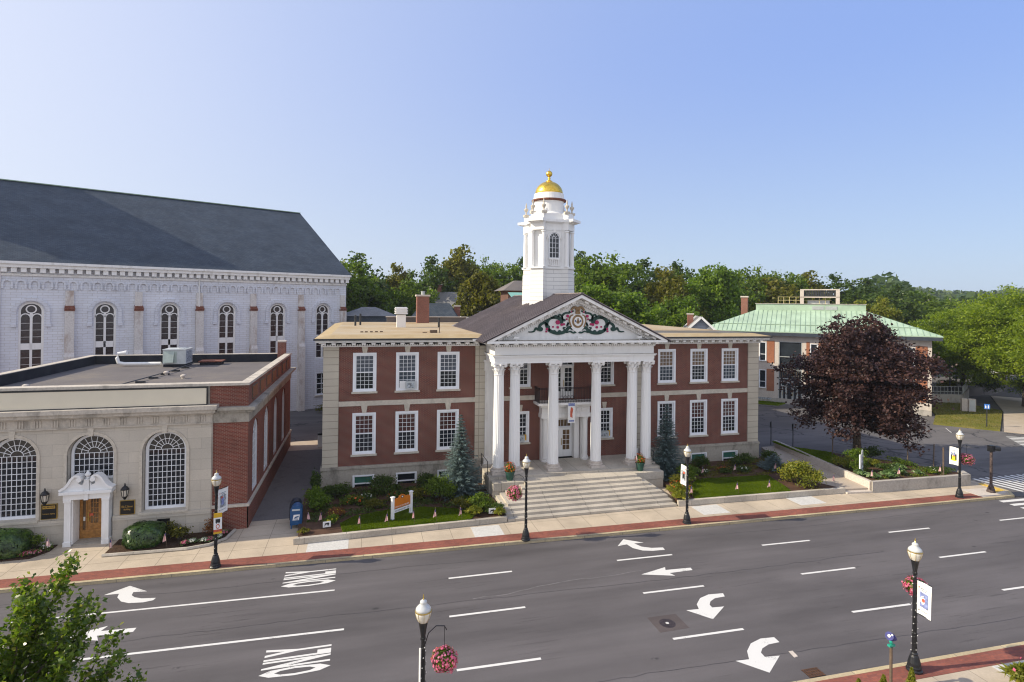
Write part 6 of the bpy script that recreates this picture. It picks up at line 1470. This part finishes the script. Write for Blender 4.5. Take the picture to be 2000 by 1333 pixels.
# corner bed
zc = .62
S("shrub","round yellow-green shrub at the corner bed's left edge",20.2,-4.6,zc,.6,.55,.42,"leaf_yellow",.12,1700,141)
S("shrub","taller green shrub just in front of the maple trunk's left side",21.6,-4.3,zc,.85,.6,.6,"leaf_bright",.12,2300,142)
S("shrub","grey-green broad shrub left of the white post sign",20.4,-5.9,zc,.75,.6,.48,"leaf_mid",.12,2100,143)
S("shrub","dark shrub strip behind the maple trunk",24.6,-2.9,zc,1.3,.4,.4,"leaf_dark",.11,1900,144)
tuft("hosta","pale hosta below the white post sign",20.1,-7.2,zc,.5,.32,"leaf_hosta",90,145,wide=.16)
tuft("hosta","striped hosta left of the white post sign",19.6,-6.6,zc,.5,.4,"leaf_hosta",120,146,wide=.16)
tuft("hosta","large bright hosta in the corner bed's street side",21.3,-7.35,zc,.6,.42,"leaf_hosta",150,147,wide=.18)
tuft("hosta","bright hosta with dry flower stalks, mid bed",22.5,-7.0,zc,.55,.5,"leaf_hosta",130,148,wide=.15)
tuft("hosta","small hosta toward the right of the corner bed",23.9,-7.3,zc,.4,.3,"leaf_hosta",90,149,wide=.15)
tuft("hosta","green hosta far right in the corner bed",25.0,-7.3,zc,.45,.32,"leaf_mid",100,150,wide=.15)
tuft("hosta","hosta in the back middle of the corner bed",23.9,-5.9,zc,.5,.32,"leaf_hosta",100,151,wide=.15)
S("shrub","small lime shrub alone on the corner bed's bare mulch",22.7,-4.9,zc,.4,.35,.26,"leaf_yellow",.11,700,152)
S("shrub","dark leafy plants behind the front hostas of the corner bed",22.3,-6.2,zc,.8,.4,.3,"leaf_dark",.11,1200,153)
S("groundcover_plant","low dark groundcover with tiny white flowers at the bed's pointed right end",26.2,-7.0,zc,.9,.7,.16,"leaf_dark",.09,1800,154,"plant",("bloom_white",30,.07))
S("shrub","low green plants along the bed's parking side",25.2,-4.9,zc,.5,1.0,.22,"leaf_mid",.1,1200,155)
# bank planting
sheet("garden_bed",[(-26.0,-6.95),(-22.4,-7.05),(-21.2,-6.7),(-20.7,-6.1),(-20.6,-5.1),(-26.0,-5.1)],.05,"soil",.1)
sheet("garden_bed",[(-33,-6.6),(-29.2,-6.5),(-28.7,-5.8),(-28.7,-5.1),(-33,-5.1)],.05,"soil",.1)
b = MB(); b.tube([(-26.0,-7.02,.05),(-23.8,-7.1,.05),(-22.3,-7.12,.05),(-21.4,-6.9,.05),(-20.75,-6.3,.05),(-20.55,-5.2,.05)],.09,6); tag(b.build("bed_edging","granite_slab"),"curved stone edging round the bank's right flower bed","edging")
def hedge(label, x, y, rx, ry, rz, seed, n=7500):
    t = thing("hedge", label, "hedge", (x,y,.05)); rg = np.random.default_rng(seed); d = rg.normal(size=(n,3)); d /= np.linalg.norm(d,axis=1,keepdims=True)
    sgn = np.sign(d)*np.abs(d)**.75; bm = 1+.06*np.sin(d[:,:1]*6)*np.cos(d[:,1:2]*5+1)+.03*np.sin(d[:,:1]*15+d[:,2:]*13)-.22*rg.random((n,1))**2; P = sgn*bm*np.array([rx,ry,rz]); P[:,2] = np.maximum(P[:,2]+rz*.8,0.02)
    cl = .5+.5*np.sin(d[:,0]*5+d[:,1]*4)*np.cos(d[:,2]*6); leaf_obj("foliage", leaf_mesh("foliage",P,.12,"leaf_hedge",seed,.35,.6,cl), t)
    b = MB(); b.lathe([(.2,0),(.6,.3),(.65,1.2),(.3,1.5)],10); o = b.build("inner_twigs","leaf_core",t); o.scale = (rx,ry,rz*.9)
hedge("big clipped round hedge right of the bank door",-24.5,-6.1,.92,.7,.62,161)
hedge("big clipped hedge left of the bank door, cut by the frame",-30.6,-5.9,1.15,.75,.68,162)
S("flowering_plant","yellow lily clump in the bank's flower bed",-23.0,-5.95,.05,.5,.4,.36,"leaf_olive",.10,900,163,"flowers",("bloom_yellow",12,.13))
S("flowering_plant","rusty leaved plant behind the bank lamp post",-21.5,-5.5,.05,.5,.35,.42,"leaf_rust",.10,800,164,"flowers")
S("flowering_plant","brown-green plant next to the round hedge in the bank bed",-23.6,-5.35,.05,.4,.35,.42,"leaf_olive",.09,700,165,"flowers")
for i, (x, y, mt, lb) in enumerate(((-22.55,-6.65,"bloom_pink","small pink flowers left of the white clump in the bank bed"),(-22.25,-6.5,"bloom_white","white flower clump left of the lamp in the bank bed"),(-21.7,-6.5,"bloom_white","white flower clump right behind the lamp in the bank bed"),(-21.45,-6.45,"bloom_pink","pink flowers between the white clumps in the bank bed"),(-21.1,-6.2,"bloom_white","white flowers at the bank bed's curved corner"),(-20.95,-5.75,"bloom_mix","pink and white flowers near the bank's brick corner"))):
    S("flowering_plant",lb,x,y,.05,.2,.2,.14,"leaf_hosta",.07,200,170+i,"flowers",(mt,60,.075),None,False)
S("flowering_plant","pink and purple flower edging left of the bank door",-29.4,-6.2,.05,.6,.25,.14,"leaf_mid",.08,700,180,"flowers",("bloom_mix",130,.075))
S("flowering_plant","pale flowers at the bed's end beside the door surround",-28.9,-5.6,.05,.25,.3,.16,"leaf_mid",.08,300,181,"flowers",("bloom_white",50,.075))
S("shrub","green low shrub behind the left bank flowers",-29.5,-5.6,.05,.6,.35,.4,"leaf_mid",.1,1200,182)
# near planting at the bottom right
for i, (x, y, h, lb) in enumerate(((1.32,-23.72,.62,"small lime cedar leftmost of three at the near edge"),(2.05,-23.95,.78,"small lime cedar in the middle of three by the spotlight post"),(3.0,-24.1,.95,"small lime cedar rightmost of three, below the near lamp"))):
    t = thing("dwarf_cedar",lb,"cedar",(x,y,0)); rg = np.random.default_rng(190+i); n = 1500; f = rg.random(n)**.7; a = rg.random(n)*2*PI; r = (1-f)*.27*np.sqrt(rg.random(n))+.02; P = np.stack([r*np.cos(a),r*np.sin(a),f*h],1)
    leaf_obj("foliage",leaf_mesh("foliage",P,.07,"leaf_yellow",190+i,0,.4,None,np.stack([np.cos(a)*.4,np.sin(a)*.4,np.ones(n)],1)),t)
    b = MB(); b.tube([(0,0,-.05),(0,0,h*.6)],.02,6); b.build("trunk","bark",t)
tuft("ornamental_grass","green and gold grass clump with a pink bloom at the lower right edge",6.85,-24.75,0,.6,.8,"leaf_yellow",420,195,"grass clump",.05,("bloom_pink",6,.1))

# conifers
def spruce(label, x, y, z, h, r, seed, n_br=30, layers=26, low=0.05, droop=.25, name="blue_spruce"):
    t = thing(name,label,"spruce",(x,y,z)); rg = np.random.default_rng(seed); P=[];T=[];N=[];C=[]
    for k in range(layers):
        f = k/(layers-1); zz = h*(low+(1-low)*f); rr = r*(1-f)**.9*(.88+.24*rg.random())+.03; nb = int(6+n_br*(1-f)*.55)
        for q in range(nb):
            a = 2*PI*(q+rg.random()*.7)/nb+k*.7; L = rr*(.72+.34*rg.random()); ns = int(5+L*15); u = np.linspace(.12,1,ns)
            px = L*u*np.cos(a); py = L*u*np.sin(a); pz = zz-droop*L*u+.17*L*u**2.5
            for side in (-1,0,1):
                sp = .11*(1-u*.5)*side; jit = rg.normal(size=(ns,3))*.018; tip = rg.random()
                P.append(np.stack([px-np.sin(a)*sp,py+np.cos(a)*sp,pz-abs(side)*.03],1)+jit); T.append(np.tile([np.cos(a)-np.sin(a)*side*.8,np.sin(a)+np.cos(a)*side*.8,-.1],(ns,1))); N.append(np.tile([0,0,1.],(ns,1))); C.append(np.clip(u*.75+.25*tip,0,1))
    leaf_obj("foliage",leaf_mesh("foliage",np.concatenate(P),.155,"needle_blue",seed,0,.32,np.concatenate(C),np.concatenate(T),np.concatenate(N)),t)
    b = MB(); b.tube([(0,0,-.1),(0,0,h*.95)],[.1,.02],8); b.build("trunk","bark",t); return t
spruce("pale blue spruce standing left of the portico columns",-7.9,-2.7,Z,4.95,1.62,201)
spruce("blue spruce standing right of the portico columns",6.85,-2.6,Z,5.1,1.62,202)
spruce("low spreading blue spruce mound at the hall's right corner",15.6,-2.9,Z,1.15,1.15,203,26,9,.1,.05,"dwarf_spruce")

# purple maple on the corner bed
t = thing("purple_maple","big dark purple maple spreading over the corner bed","tree",(23.9,-2.3,.6))
rgm = np.random.default_rng(300); P, C, L = crown_pts(301,1,1,1,62,13,84,.27,.062,.55,.45,-.95)
zz = P[:,2]; wide = np.interp(zz,[-1.1,-.7,-.2,.3,.8,1.2],[1.15,1.12,1.05,.98,.80,.55]); P = np.stack([P[:,0]*4.95*wide,P[:,1]*4.95*wide,zz*5.35+6.45-.5*np.hypot(P[:,0],P[:,1])*(zz<0)],1)
leaf_obj("crown",leaf_mesh("crown",P,.20,"leaf_maple",302,1.0,.8,C),t)
b = trunk_mb(6.5,.30,.12,[q*np.array([5,5,4.6]) for q in L],6.1,303,18); b.build("trunk","bark",t)

# street tree at the lower left, close to the viewer
t = thing("young_street_tree","leafy young tree on the near sidewalk at the lower left","tree",(-21.1,-24.2,0))
rg = np.random.default_rng(310); P = []; C = []; T = []; NB = []
b = MB(); b.tube([(0,0,-.1),(.02,0,1.6),(.05,.03,3.2),(.2,.1,5.6)],[.09,.075,.055,.02],10)
tips = [((.95,.1,6.75),1.0),((.2,.1,6.35),.9),((-.6,.1,6.1),.9),((1.25,-.1,6.0),.85),((1.35,.2,5.6),.7),((.5,-.5,6.3),.8),((-.9,-.5,5.7),.9),((1.2,-.6,5.2),.9),((-1.5,.2,5.5),.9),((.1,.9,5.8),.8),((.9,.7,5.5),.8),((-1.2,.9,5.2),.8),((0,-1.3,5.2),.9),((1.5,-.9,4.5),.8),((1.7,.1,4.5),.8),((-1.8,-.8,4.7),.9),((-.7,-1.5,4.7),.9),((.8,-1.6,4.4),.9),((2.15,-.3,4.35),.7),((1.85,-.2,4.75),.6),((-2,.6,4.5),.9),((0,1.5,4.8),.8),((1.2,1.3,4.4),.8),((.2,0,5.2),.9),((.9,-.2,4.8),.9),((-.5,.2,4.8),.9),((2.5,-.35,4.05),.5),((.6,.1,5.9),.9),((.0,-.5,5.6),.9),((1.0,.2,5.0),.9),((-.9,.1,5.2),.9),((.4,-1.0,4.9),.9),((1.3,-.3,4.2),.9),((.2,-.8,4.2),.9),((-.8,-.8,4.2),.9)]
for (x,y,z), d in [((x*1.12+.12,y*1.1,z),d) for (x,y,z),d in tips]:
    s0 = Vector((.08,.04,max(2.0,z-2.2))); e = Vector((x,y,z)); mid = s0.lerp(e,.55)+Vector((0,0,-.12)); b.tube([s0,mid,e],[.03,.018,.006],6)
    for k in range(9):
        f = .35+.65*k/8; c = s0.lerp(mid,f*2) if f < .5 else mid.lerp(e,(f-.5)*2); sd = Vector(rg.normal(size=3)*.32*(1.15-f)); sd.z = abs(sd.z)*.8; q = c+sd
        b.tube([c,q],[.006,.003],4); m_ = int(58*d)
        for j in range(m_):
            u = rg.random(); p = c.lerp(q,u)+Vector(rg.normal(size=3)*.10); P.append(tuple(p)); C.append(.25*rg.random()+.5*(rg.random()<.25)+.25*max(0,(z-5)/2)); dd = rg.normal(size=3); dd[2] -= .7; T.append(tuple(dd)); nn = rg.normal(size=3)*.8; nn[2] += .9; NB.append(tuple(nn))
leaf_obj("crown",leaf_mesh("crown",np.array(P),.118,"leaf_pear",311,0,.62,np.array(C),np.array(T),np.array(NB),.12),t); b.build("trunk","bark",t)

# background trees: a few grown shapes, copied
protos = {}
def tree_proto(key, mat, seed, shape, n_lobe=24, n_cl=9, n_leaf=44, size=.031, lobe_r=.34, cl_r=.085):
    P, C, L = crown_pts(seed,1,1,1,n_lobe,n_cl,n_leaf,lobe_r,cl_r,.7,.45,-.85)
    z = P[:,2]; wd = np.interp(z,[-1.1,-.6,0,.5,1.2],shape); P = np.stack([P[:,0]*wd,P[:,1]*wd,z*.43+.66],1)
    P[:,:2] *= .34
    me = leaf_mesh("crown",P,size,mat,seed,.9,.75,C); b = trunk_mb(.7,.018,.006,[np.array([q[0]*.26,q[1]*.26,q[2]*.45]) for q in L],.58,seed,8); o = b.build("trunk","bark"); tm = o.data; bpy.data.objects.remove(o); protos[key] = (me,tm)
tree_proto("dark","leaf_dark",401,[1,1,1.0,1,1]); tree_proto("mid","leaf_mid",402,[1,1,1.0,1.1,1.1],34,9,50); tree_proto("olive","leaf_olive",403,[.9,1.0,1,.95,.8],34,9,50)
tree_proto("bright","leaf_bright",404,[1,1.0,1.0,1,.9],34,9,50); tree_proto("airy","leaf_mid",405,[.6,.9,1.05,1.1,1.1],26,9,46,.028,.28,.07); tree_proto("yellow","leaf_yellow",406,[.8,1,.95,.8,.6]); tree_proto("cone","leaf_olive",407,[1.1,1.05,.95,.8,.5],34,9,50)
TG = "trees behind the buildings"
def bg_tree(label, x, y, top, r, key, rz=0., z0=-.3):
    me, tm = protos[key]; h = (top-z0)/1.10; r *= 1.28; t = thing("tree",label,"tree",(x,y,z0),rz,TG); s = r/.30
    for m_, nm in ((me,"crown"),(tm,"trunk")): o = link(m_,nm,t); o.scale = (s,s,h)
    return t
for i, (x,y,top,r,key,lab) in enumerate((
    (-13.8,53.0,18.4,4.0,"mid","big full green tree beside the church's roof end"),(-15.5,63.8,19.3,4.4,"dark","dark tree whose top shows over the church's eave"),(-8,69.1,18.2,2.9,"olive","slim olive tree behind the gap left of the brick chimney"),
    (-7.6,48.2,15.7,3.0,"mid","round green tree left of the hall's brick chimney"),(-3,60.5,18.8,3.6,"dark","deep green tree straight above the hall's brick chimney"),(3.1,65.1,21.2,4.4,"olive","tallest olive tree left of the cupola"),
    (8.7,74.9,22.1,3.8,"airy","thin airy tree top behind the tallest olive tree"),(3,42.3,17.1,3.2,"cone","round brownish olive tree just left of the rooftop penthouse"),(13.1,70.7,20.7,4.0,"airy","airy tree nearest the cupola's left edge"),
    (19.3,82.5,20.7,3.6,"dark","dark tree partly hidden behind the cupola"),(22,52.8,19.9,3.4,"dark","dark tree at the cupola's right edge"),(23.3,43.2,20.7,5.0,"airy","tall spreading light tree right of the cupola"),
    (14.7,29.9,15.2,3.2,"bright","leafy tree just over the pediment's right slope"),(35.7,56.4,19.1,4.6,"dark","broad dark tree second behind the pediment's slope"),(19.5,28.6,14.2,3.6,"bright","low leafy tree over the hall's right roof"),
    (30.9,39.1,16.8,3.5,"olive","rusty olive tree over the grey gabled house's left"),(40.9,50.9,18.5,4.0,"dark","dark pointed tree left of the bright round one"),(39.8,40.9,19.1,3.6,"bright","bright round-topped tree above the grey gabled house"),
    (29.6,33.5,13.9,2.9,"bright","low bushy tree left of the grey gabled house"),(49.3,48.7,18.1,4.0,"mid","green tree behind the tall brick chimney of the mint roof"),(57.8,52.6,20.1,3.8,"airy","tall airy tree over the mint roof's left end"),
    (48.5,45.5,16.0,2.9,"yellow","yellowing tree beside the mint roof's brick chimney"),(64,53.1,19.3,3.7,"airy","umbrella-topped tree over the mint roof's middle"),(74.9,58.5,18.1,4.5,"olive","olive tree left of the rooftop louvre screen"),
    (58.5,48.5,16.2,5.0,"olive","wide olive tree low behind the mint roof"),(81.6,56.7,17.6,5.0,"dark","dark broad tree behind the rooftop louvre screen"),(83.3,52.1,16.7,4.7,"dark","dark tree right of the rooftop louvre screen"),
    (81.2,44.4,15.3,4.0,"dark","dark tree above the mint roof's right slope"),(66.0,36.5,13.6,2.2,"yellow","small lime tree top peeking over the mint roof, left of two"),(71.2,37.6,14.2,2.7,"yellow","small lime tree top peeking over the mint roof, right of two"),
    (96,52,15.5,5.0,"mid","green tree beyond the utility poles"),(106,44,13.8,4.6,"mid","green tree near the far houses on the right"),(72.5,25.5,7.6,2.0,"dark","dark bushy tree between the mint roofed building and the locusts"),(29,62,19.5,4.4,"mid","green tree deep behind the light spreading tree"),(70,64,18.6,4.6,"mid","green tree deep behind the mint roof"),(45,60,18.2,4.4,"olive","olive tree deep between the dark and the bright one"))):
    bg_tree(lab,x,y,top,r,key,i*1.37)
# honey locusts on the right
P, C, L = crown_pts(420,1,1,1,80,13,74,.30,.075,.45,.35,-.95); P = np.stack([P[:,0]*7,P[:,1]*7,P[:,2]*6.1+7.3],1)
lme = leaf_mesh("crown",P,.30,"leaf_locust",421,1.1,.5,C); lb = trunk_mb(8,.28,.1,[q*np.array([6,6,4.6]) for q in L],8.2,422,16); o = lb.build("trunk","bark"); ltm = o.data; bpy.data.objects.remove(o)
for lab, x, y, s, rz in (("large lime green locust tree over the terrace, nearest the mint roof",67.5,21.5,.92,0.4),("largest lime green locust tree right of the sloped path",66.5,13.2,1.08,2.1),("lime green locust tree cut by the right edge of the frame",61.5,4.5,1.0,4.0),("lime green locust further back behind the large ones",82,26,1.02,5.2)):
    t = thing("locust_tree",lab,"tree",(x,y,0.3),rz,"lime green locust trees")
    for m_, nm in ((lme,"crown"),(ltm,"trunk")): o = link(m_,nm,t); o.scale = (s,s,s)
S("hedge","clipped dark hedge at the right edge beside the path",62.0,8.6,0,1.8,1.1,.6,"leaf_hedge",.13,3500,431,"hedge")
S("shrub","dark shrub under the locust on the terrace slope",69.0,19.4,.9,2.0,1.6,1.3,"leaf_dark",.2,3500,432)
S("shrub","leafy green shrub under the largest locust",70.5,16.0,.3,2.2,1.6,1.5,"leaf_mid",.2,3500,433)
S("shrub","olive shrub row behind the retaining wall",66.3,22.3,1.0,2.5,1.0,.6,"leaf_olive",.16,2600,434)
S("shrub","brownish shrubs at the white church's foot, end of the alley",-17.5,27.6,-.1,1.4,.7,.55,"leaf_olive",.13,2000,435)
# far woods: one mass
rg = np.random.default_rng(440); n = 60000; a = rg.random(n)*R(125)-R(50); d = 230+rg.random(n)*170; hgt = 13+5*np.sin(a*9)+4*np.sin(a*23+1)+3*np.sin(a*61); P = np.stack([-14+np.sin(a)*d,-38+np.cos(a)*d,rg.random(n)**.6*hgt],1)
P2 = np.stack([-14+np.sin(a)*(d+260),-38+np.cos(a)*(d+260),10+rg.random(n)**.6*(14+6*np.sin(a*5+2)+3*np.sin(a*31))],1)
struct(leaf_obj("distant_woods",leaf_mesh("distant_woods",np.concatenate([P,P2]),2.6,"leaf_far",441,.9,.8,np.tile(.5+.5*np.sin(a*47)*np.cos(d*.2),2))),"stuff")
b = MB()
for k in range(-10,30):
    a0, a1 = R(k*5), R(k*5+5)
    def hp(a_,d_,z_): return (-14+math.sin(a_)*d_,-38+math.cos(a_)*d_,z_)
    b.poly((hp(a0,420,-1),hp(a1,420,-1),hp(a1,560,13),hp(a0,560,13))); b.poly((hp(a0,560,13),hp(a1,560,13),hp(a1,900,16),hp(a0,900,16)))
struct(b.build("hills","ground_earth"))

# ------------------------------------------------------------------ houses behind
def house(name, label, x, y, rz, w_, d_, h, rh, wall, roof_, hip=0., chim=None, wins=(), z0=-.3, cat="house"):
    t = thing(name,label,cat,(x,y,z0),rz); b = MB(); b.box(-w_/2,w_/2,-d_/2,d_/2,0,h)
    if not hip:
        for s in (-1,1): b.poly([(s*w_/2,-d_/2,h),(s*w_/2,d_/2,h),(s*w_/2,0,h+rh)][::s])
    wl = b.build("wall",wall,t); o = .4; b = MB(); ins = hip*d_/2
    A = [(-w_/2-o,-d_/2-o,h-.15),(w_/2+o,-d_/2-o,h-.15),(w_/2+o,d_/2+o,h-.15),(-w_/2-o,d_/2+o,h-.15)]; B = [(-w_/2-o+ins,0,h+rh),(w_/2+o-ins,0,h+rh)]
    b.poly((A[0],A[1],B[1],B[0])); b.poly((A[2],A[3],B[0],B[1]))
    if hip: b.poly((A[1],A[2],B[1])); b.poly((A[3],A[0],B[0]))
    b.k = 1
    for p, q in zip(A,A[1:]+A[:1]): b.bar((p[0],p[1],p[2]-.08),(q[0],q[1],q[2]-.08),.12,.22)
    if not hip:
        for s, e in ((0,0),(1,1)):
            for p in ((A[0],A[3]),(A[1],A[2]))[s]: b.bar((p[0],p[1],p[2]-.06),(B[e][0],B[e][1],B[e][2]-.06),.14,.24)
    rf = b.build("roof",[roof_,"white_paint"],t)
    if chim:
        cx_, cy_, ch_ = chim; b = MB(); b.box(cx_-.35,cx_+.35,cy_-.35,cy_+.35,h-.5,h+ch_); b.k = 1; b.box(cx_-.42,cx_+.42,cy_-.42,cy_+.42,h+ch_,h+ch_+.15); b.build("chimney",["brick_chimney","concrete_pale"],rf)
    for wx, wz in wins: window(t,(wx,-d_/2,wz),.9,1.5,2,2,2,cas=.08,rec=.06,sill=.06)
    return t
t = house("mansard_house","dark mansard-roofed house with white arched dormers beside the church",-13.4,36.2,R(8),6.6,7,7.2,.9,"clapboard_grey","shingle_gray",1.0)
b = MB(); b.frustum(rect(-3.7,3.7,-3.9,3.9),7.2,rect(-3.0,3.0,-3.1,3.1),10.9,cap=False); b.k = 1; b.frustum(rect(-3.2,3.2,-3.3,3.3),10.9,rect(-.8,.8,-.4,.4),12.0); b.build("mansard_roof",["slate","shingle_gray"],t)
for x in (-1.9,0,1.9):
    b = MB(); A = [PI*i/10 for i in range(11)]; b.slab([(x-.5,8.0),(x+.5,8.0)]+[(x+.5*math.cos(q),9.5+.5*math.sin(q)) for q in A],-4.0,-3.0); b.k = 1; b.slab([(x-.28,8.3),(x+.28,8.3)]+[(x+.28*math.cos(q),9.4+.28*math.sin(q)) for q in A],-4.03,-4.0); b.build("dormer",["white_paint","glass_dark"],t)
house("slate_roofed_house","white gabled house with dark slate roof behind the hall's chimney",-5.4,31,R(-14),7.4,6.5,9.2,3.4,"clapboard_white","slate",.75,(2.6,.3,3.0))
house("house","lower grey-roofed wing beside the slate roofed house",0.9,31.5,R(-14),5.4,5,8.9,2.0,"clapboard_grey","shingle_gray",0,(1.6,0,2.6))
house("house","cream clapboard house glimpsed between trees left of the tall olive tree",-1.5,58,R(-20),10,8,9.5,5,"clapboard_cream","shingle_gray",0,(0,.4,6.2),((-3,3),(0,3),(3,3),(-3,6.5),(0,6.5),(3,6.5)))
house("house","pinkish clapboard house glimpsed through trees above the slate roof",6.0,60,R(10),9,8,9.0,5.2,"clapboard_cream","shingle_gray",0,None,((-3,3),(0,3),(3,3),(-3,6.5),(0,6.5),(3,6.5)))
house("house","blue-grey gabled house with pale grey roof right of the pediment",26.6,23.6,R(62),5.6,5.2,8.6,2.7,"clapboard_grey","shingle_gray",0,(0,1.0,2.9),((-1.4,5.6),(1.4,5.6)))
house("house","tan roofed house hidden between trees left of the chimney",-10.2,57,R(5),9,7,10.0,2.6,"clapboard_cream","roof_tan",0)
house("house","white house with dark roof at the foot of the far poles",118,66,R(-25),13,9,7.5,4,"clapboard_white","slate",0,(-3,0,5),((-4,2),(0,2),(4,2)))
house("house","small white house lower right of the far poles",112,52,R(10),10,8,6,3,"clapboard_white","shingle_gray",0,None,((-3,2),(0,2),(3,2)))
house("house","white porch house half hidden behind the locust trees",92,40,R(-30),11,9,7.0,3.2,"clapboard_white","shingle_gray",0,None,((-4,1.5),(0,1.5),(4,1.5),(-3,4.5),(3,4.5)))
for i, (x, y, h, lab) in enumerate(((114,70,15.8,"leftmost of the three far utility poles"),(118.5,67,15.0,"middle one of the three far utility poles"),(124,66,14.6,"rightmost of the three far utility poles"))):
    t = thing("utility_pole",lab,"utility pole",(x,y,0),R(-30+25*i),"far utility poles"); b = MB(); b.tube([(0,0,0),(.1,0,h)],[.22,.16],8); b.build("pole","concrete_pale",t); b = MB(); b.box(-1.2,1.2,-.1,.1,h-1.2,h-1.0); b.lathe([(.3,h-3),(.3,h-1.9)],10,(.45,0,0)); b.build("crossarm","concrete_pale",t)
bpy.context.view_layer.update()

# loose ground cover filling the garden beds between the shrubs
def cover(name, poly, z, n, seed, mat, size=.09, hgt=.16):
    rg = np.random.default_rng(seed); P = np.array(poly); lo, hi = P.min(0), P.max(0); x, y = P[:,0], P[:,1]; q = lo+(hi-lo)*rg.random((n*3,2)); ins = np.zeros(len(q), bool); j = len(P)-1
    for i in range(len(P)):
        c = ((y[i]>q[:,1]) != (y[j]>q[:,1])) & (q[:,0] < (x[j]-x[i])*(q[:,1]-y[i])/(y[j]-y[i]+1e-12)+x[i]); ins ^= c; j = i
    cl = .5+.5*np.sin(q[:,0]*2.3+np.sin(q[:,1]*3.1))*np.cos(q[:,1]*2.9+seed); keep = ins & (rg.random(len(q)) < np.clip(cl*1.5-.25,0,1)); q = q[keep][:n]; cl = cl[keep][:n]
    return struct(leaf_obj(name, leaf_mesh(name, np.column_stack([q, z+hgt*cl*rg.random(len(q))]), size, mat, seed, .6, .6, cl)), "stuff")
cover("groundcover",[(-16.9,-5.6),(-15.4,-5.9),(-14.6,-5.2),(-12.4,-4.6),(-10.4,-4.6),(-8.6,-5.2),(-7.8,-6.5),(-6.2,-6.8),(-6.2,-4.4),(-8.8,-1),(-16.8,-.6)],GZ,9000,501,"leaf_dark",.10,.22)
cover("groundcover",[(6.2,-5.4),(8.2,-4.1),(9.2,-3.6),(14,-4.1),(15.5,-3.6),(17,-.5),(6.4,-.5)],GZ,6500,502,"leaf_olive",.09,.18)
cover("groundcover",[(19.5,-7.6),(25.8,-7.9),(26.6,-7.4),(24.9,-4.2),(22.8,-2.2),(21,-4),(20,-5)],.62,4500,503,"leaf_mid",.09,.16)
bpy.context.view_layer.update()

# thin summer haze over the whole place
t = NT("haze_air"); t.t.nodes.remove(t.b); pv = t.n("ShaderNodeVolumePrincipled"); pv.inputs["Color"].default_value = (.82,.89,1,1); pv.inputs["Density"].default_value = .00022; pv.inputs["Anisotropy"].default_value = .2
t.t.links.new(pv.outputs[0], t.t.nodes["Material Output"].inputs["Volume"])
b = MB(); b.box(-210,460,-70,640,-2.2,44); hz = b.build("haze", "haze_air"); struct(hz, "stuff")
bpy.context.view_layer.update()
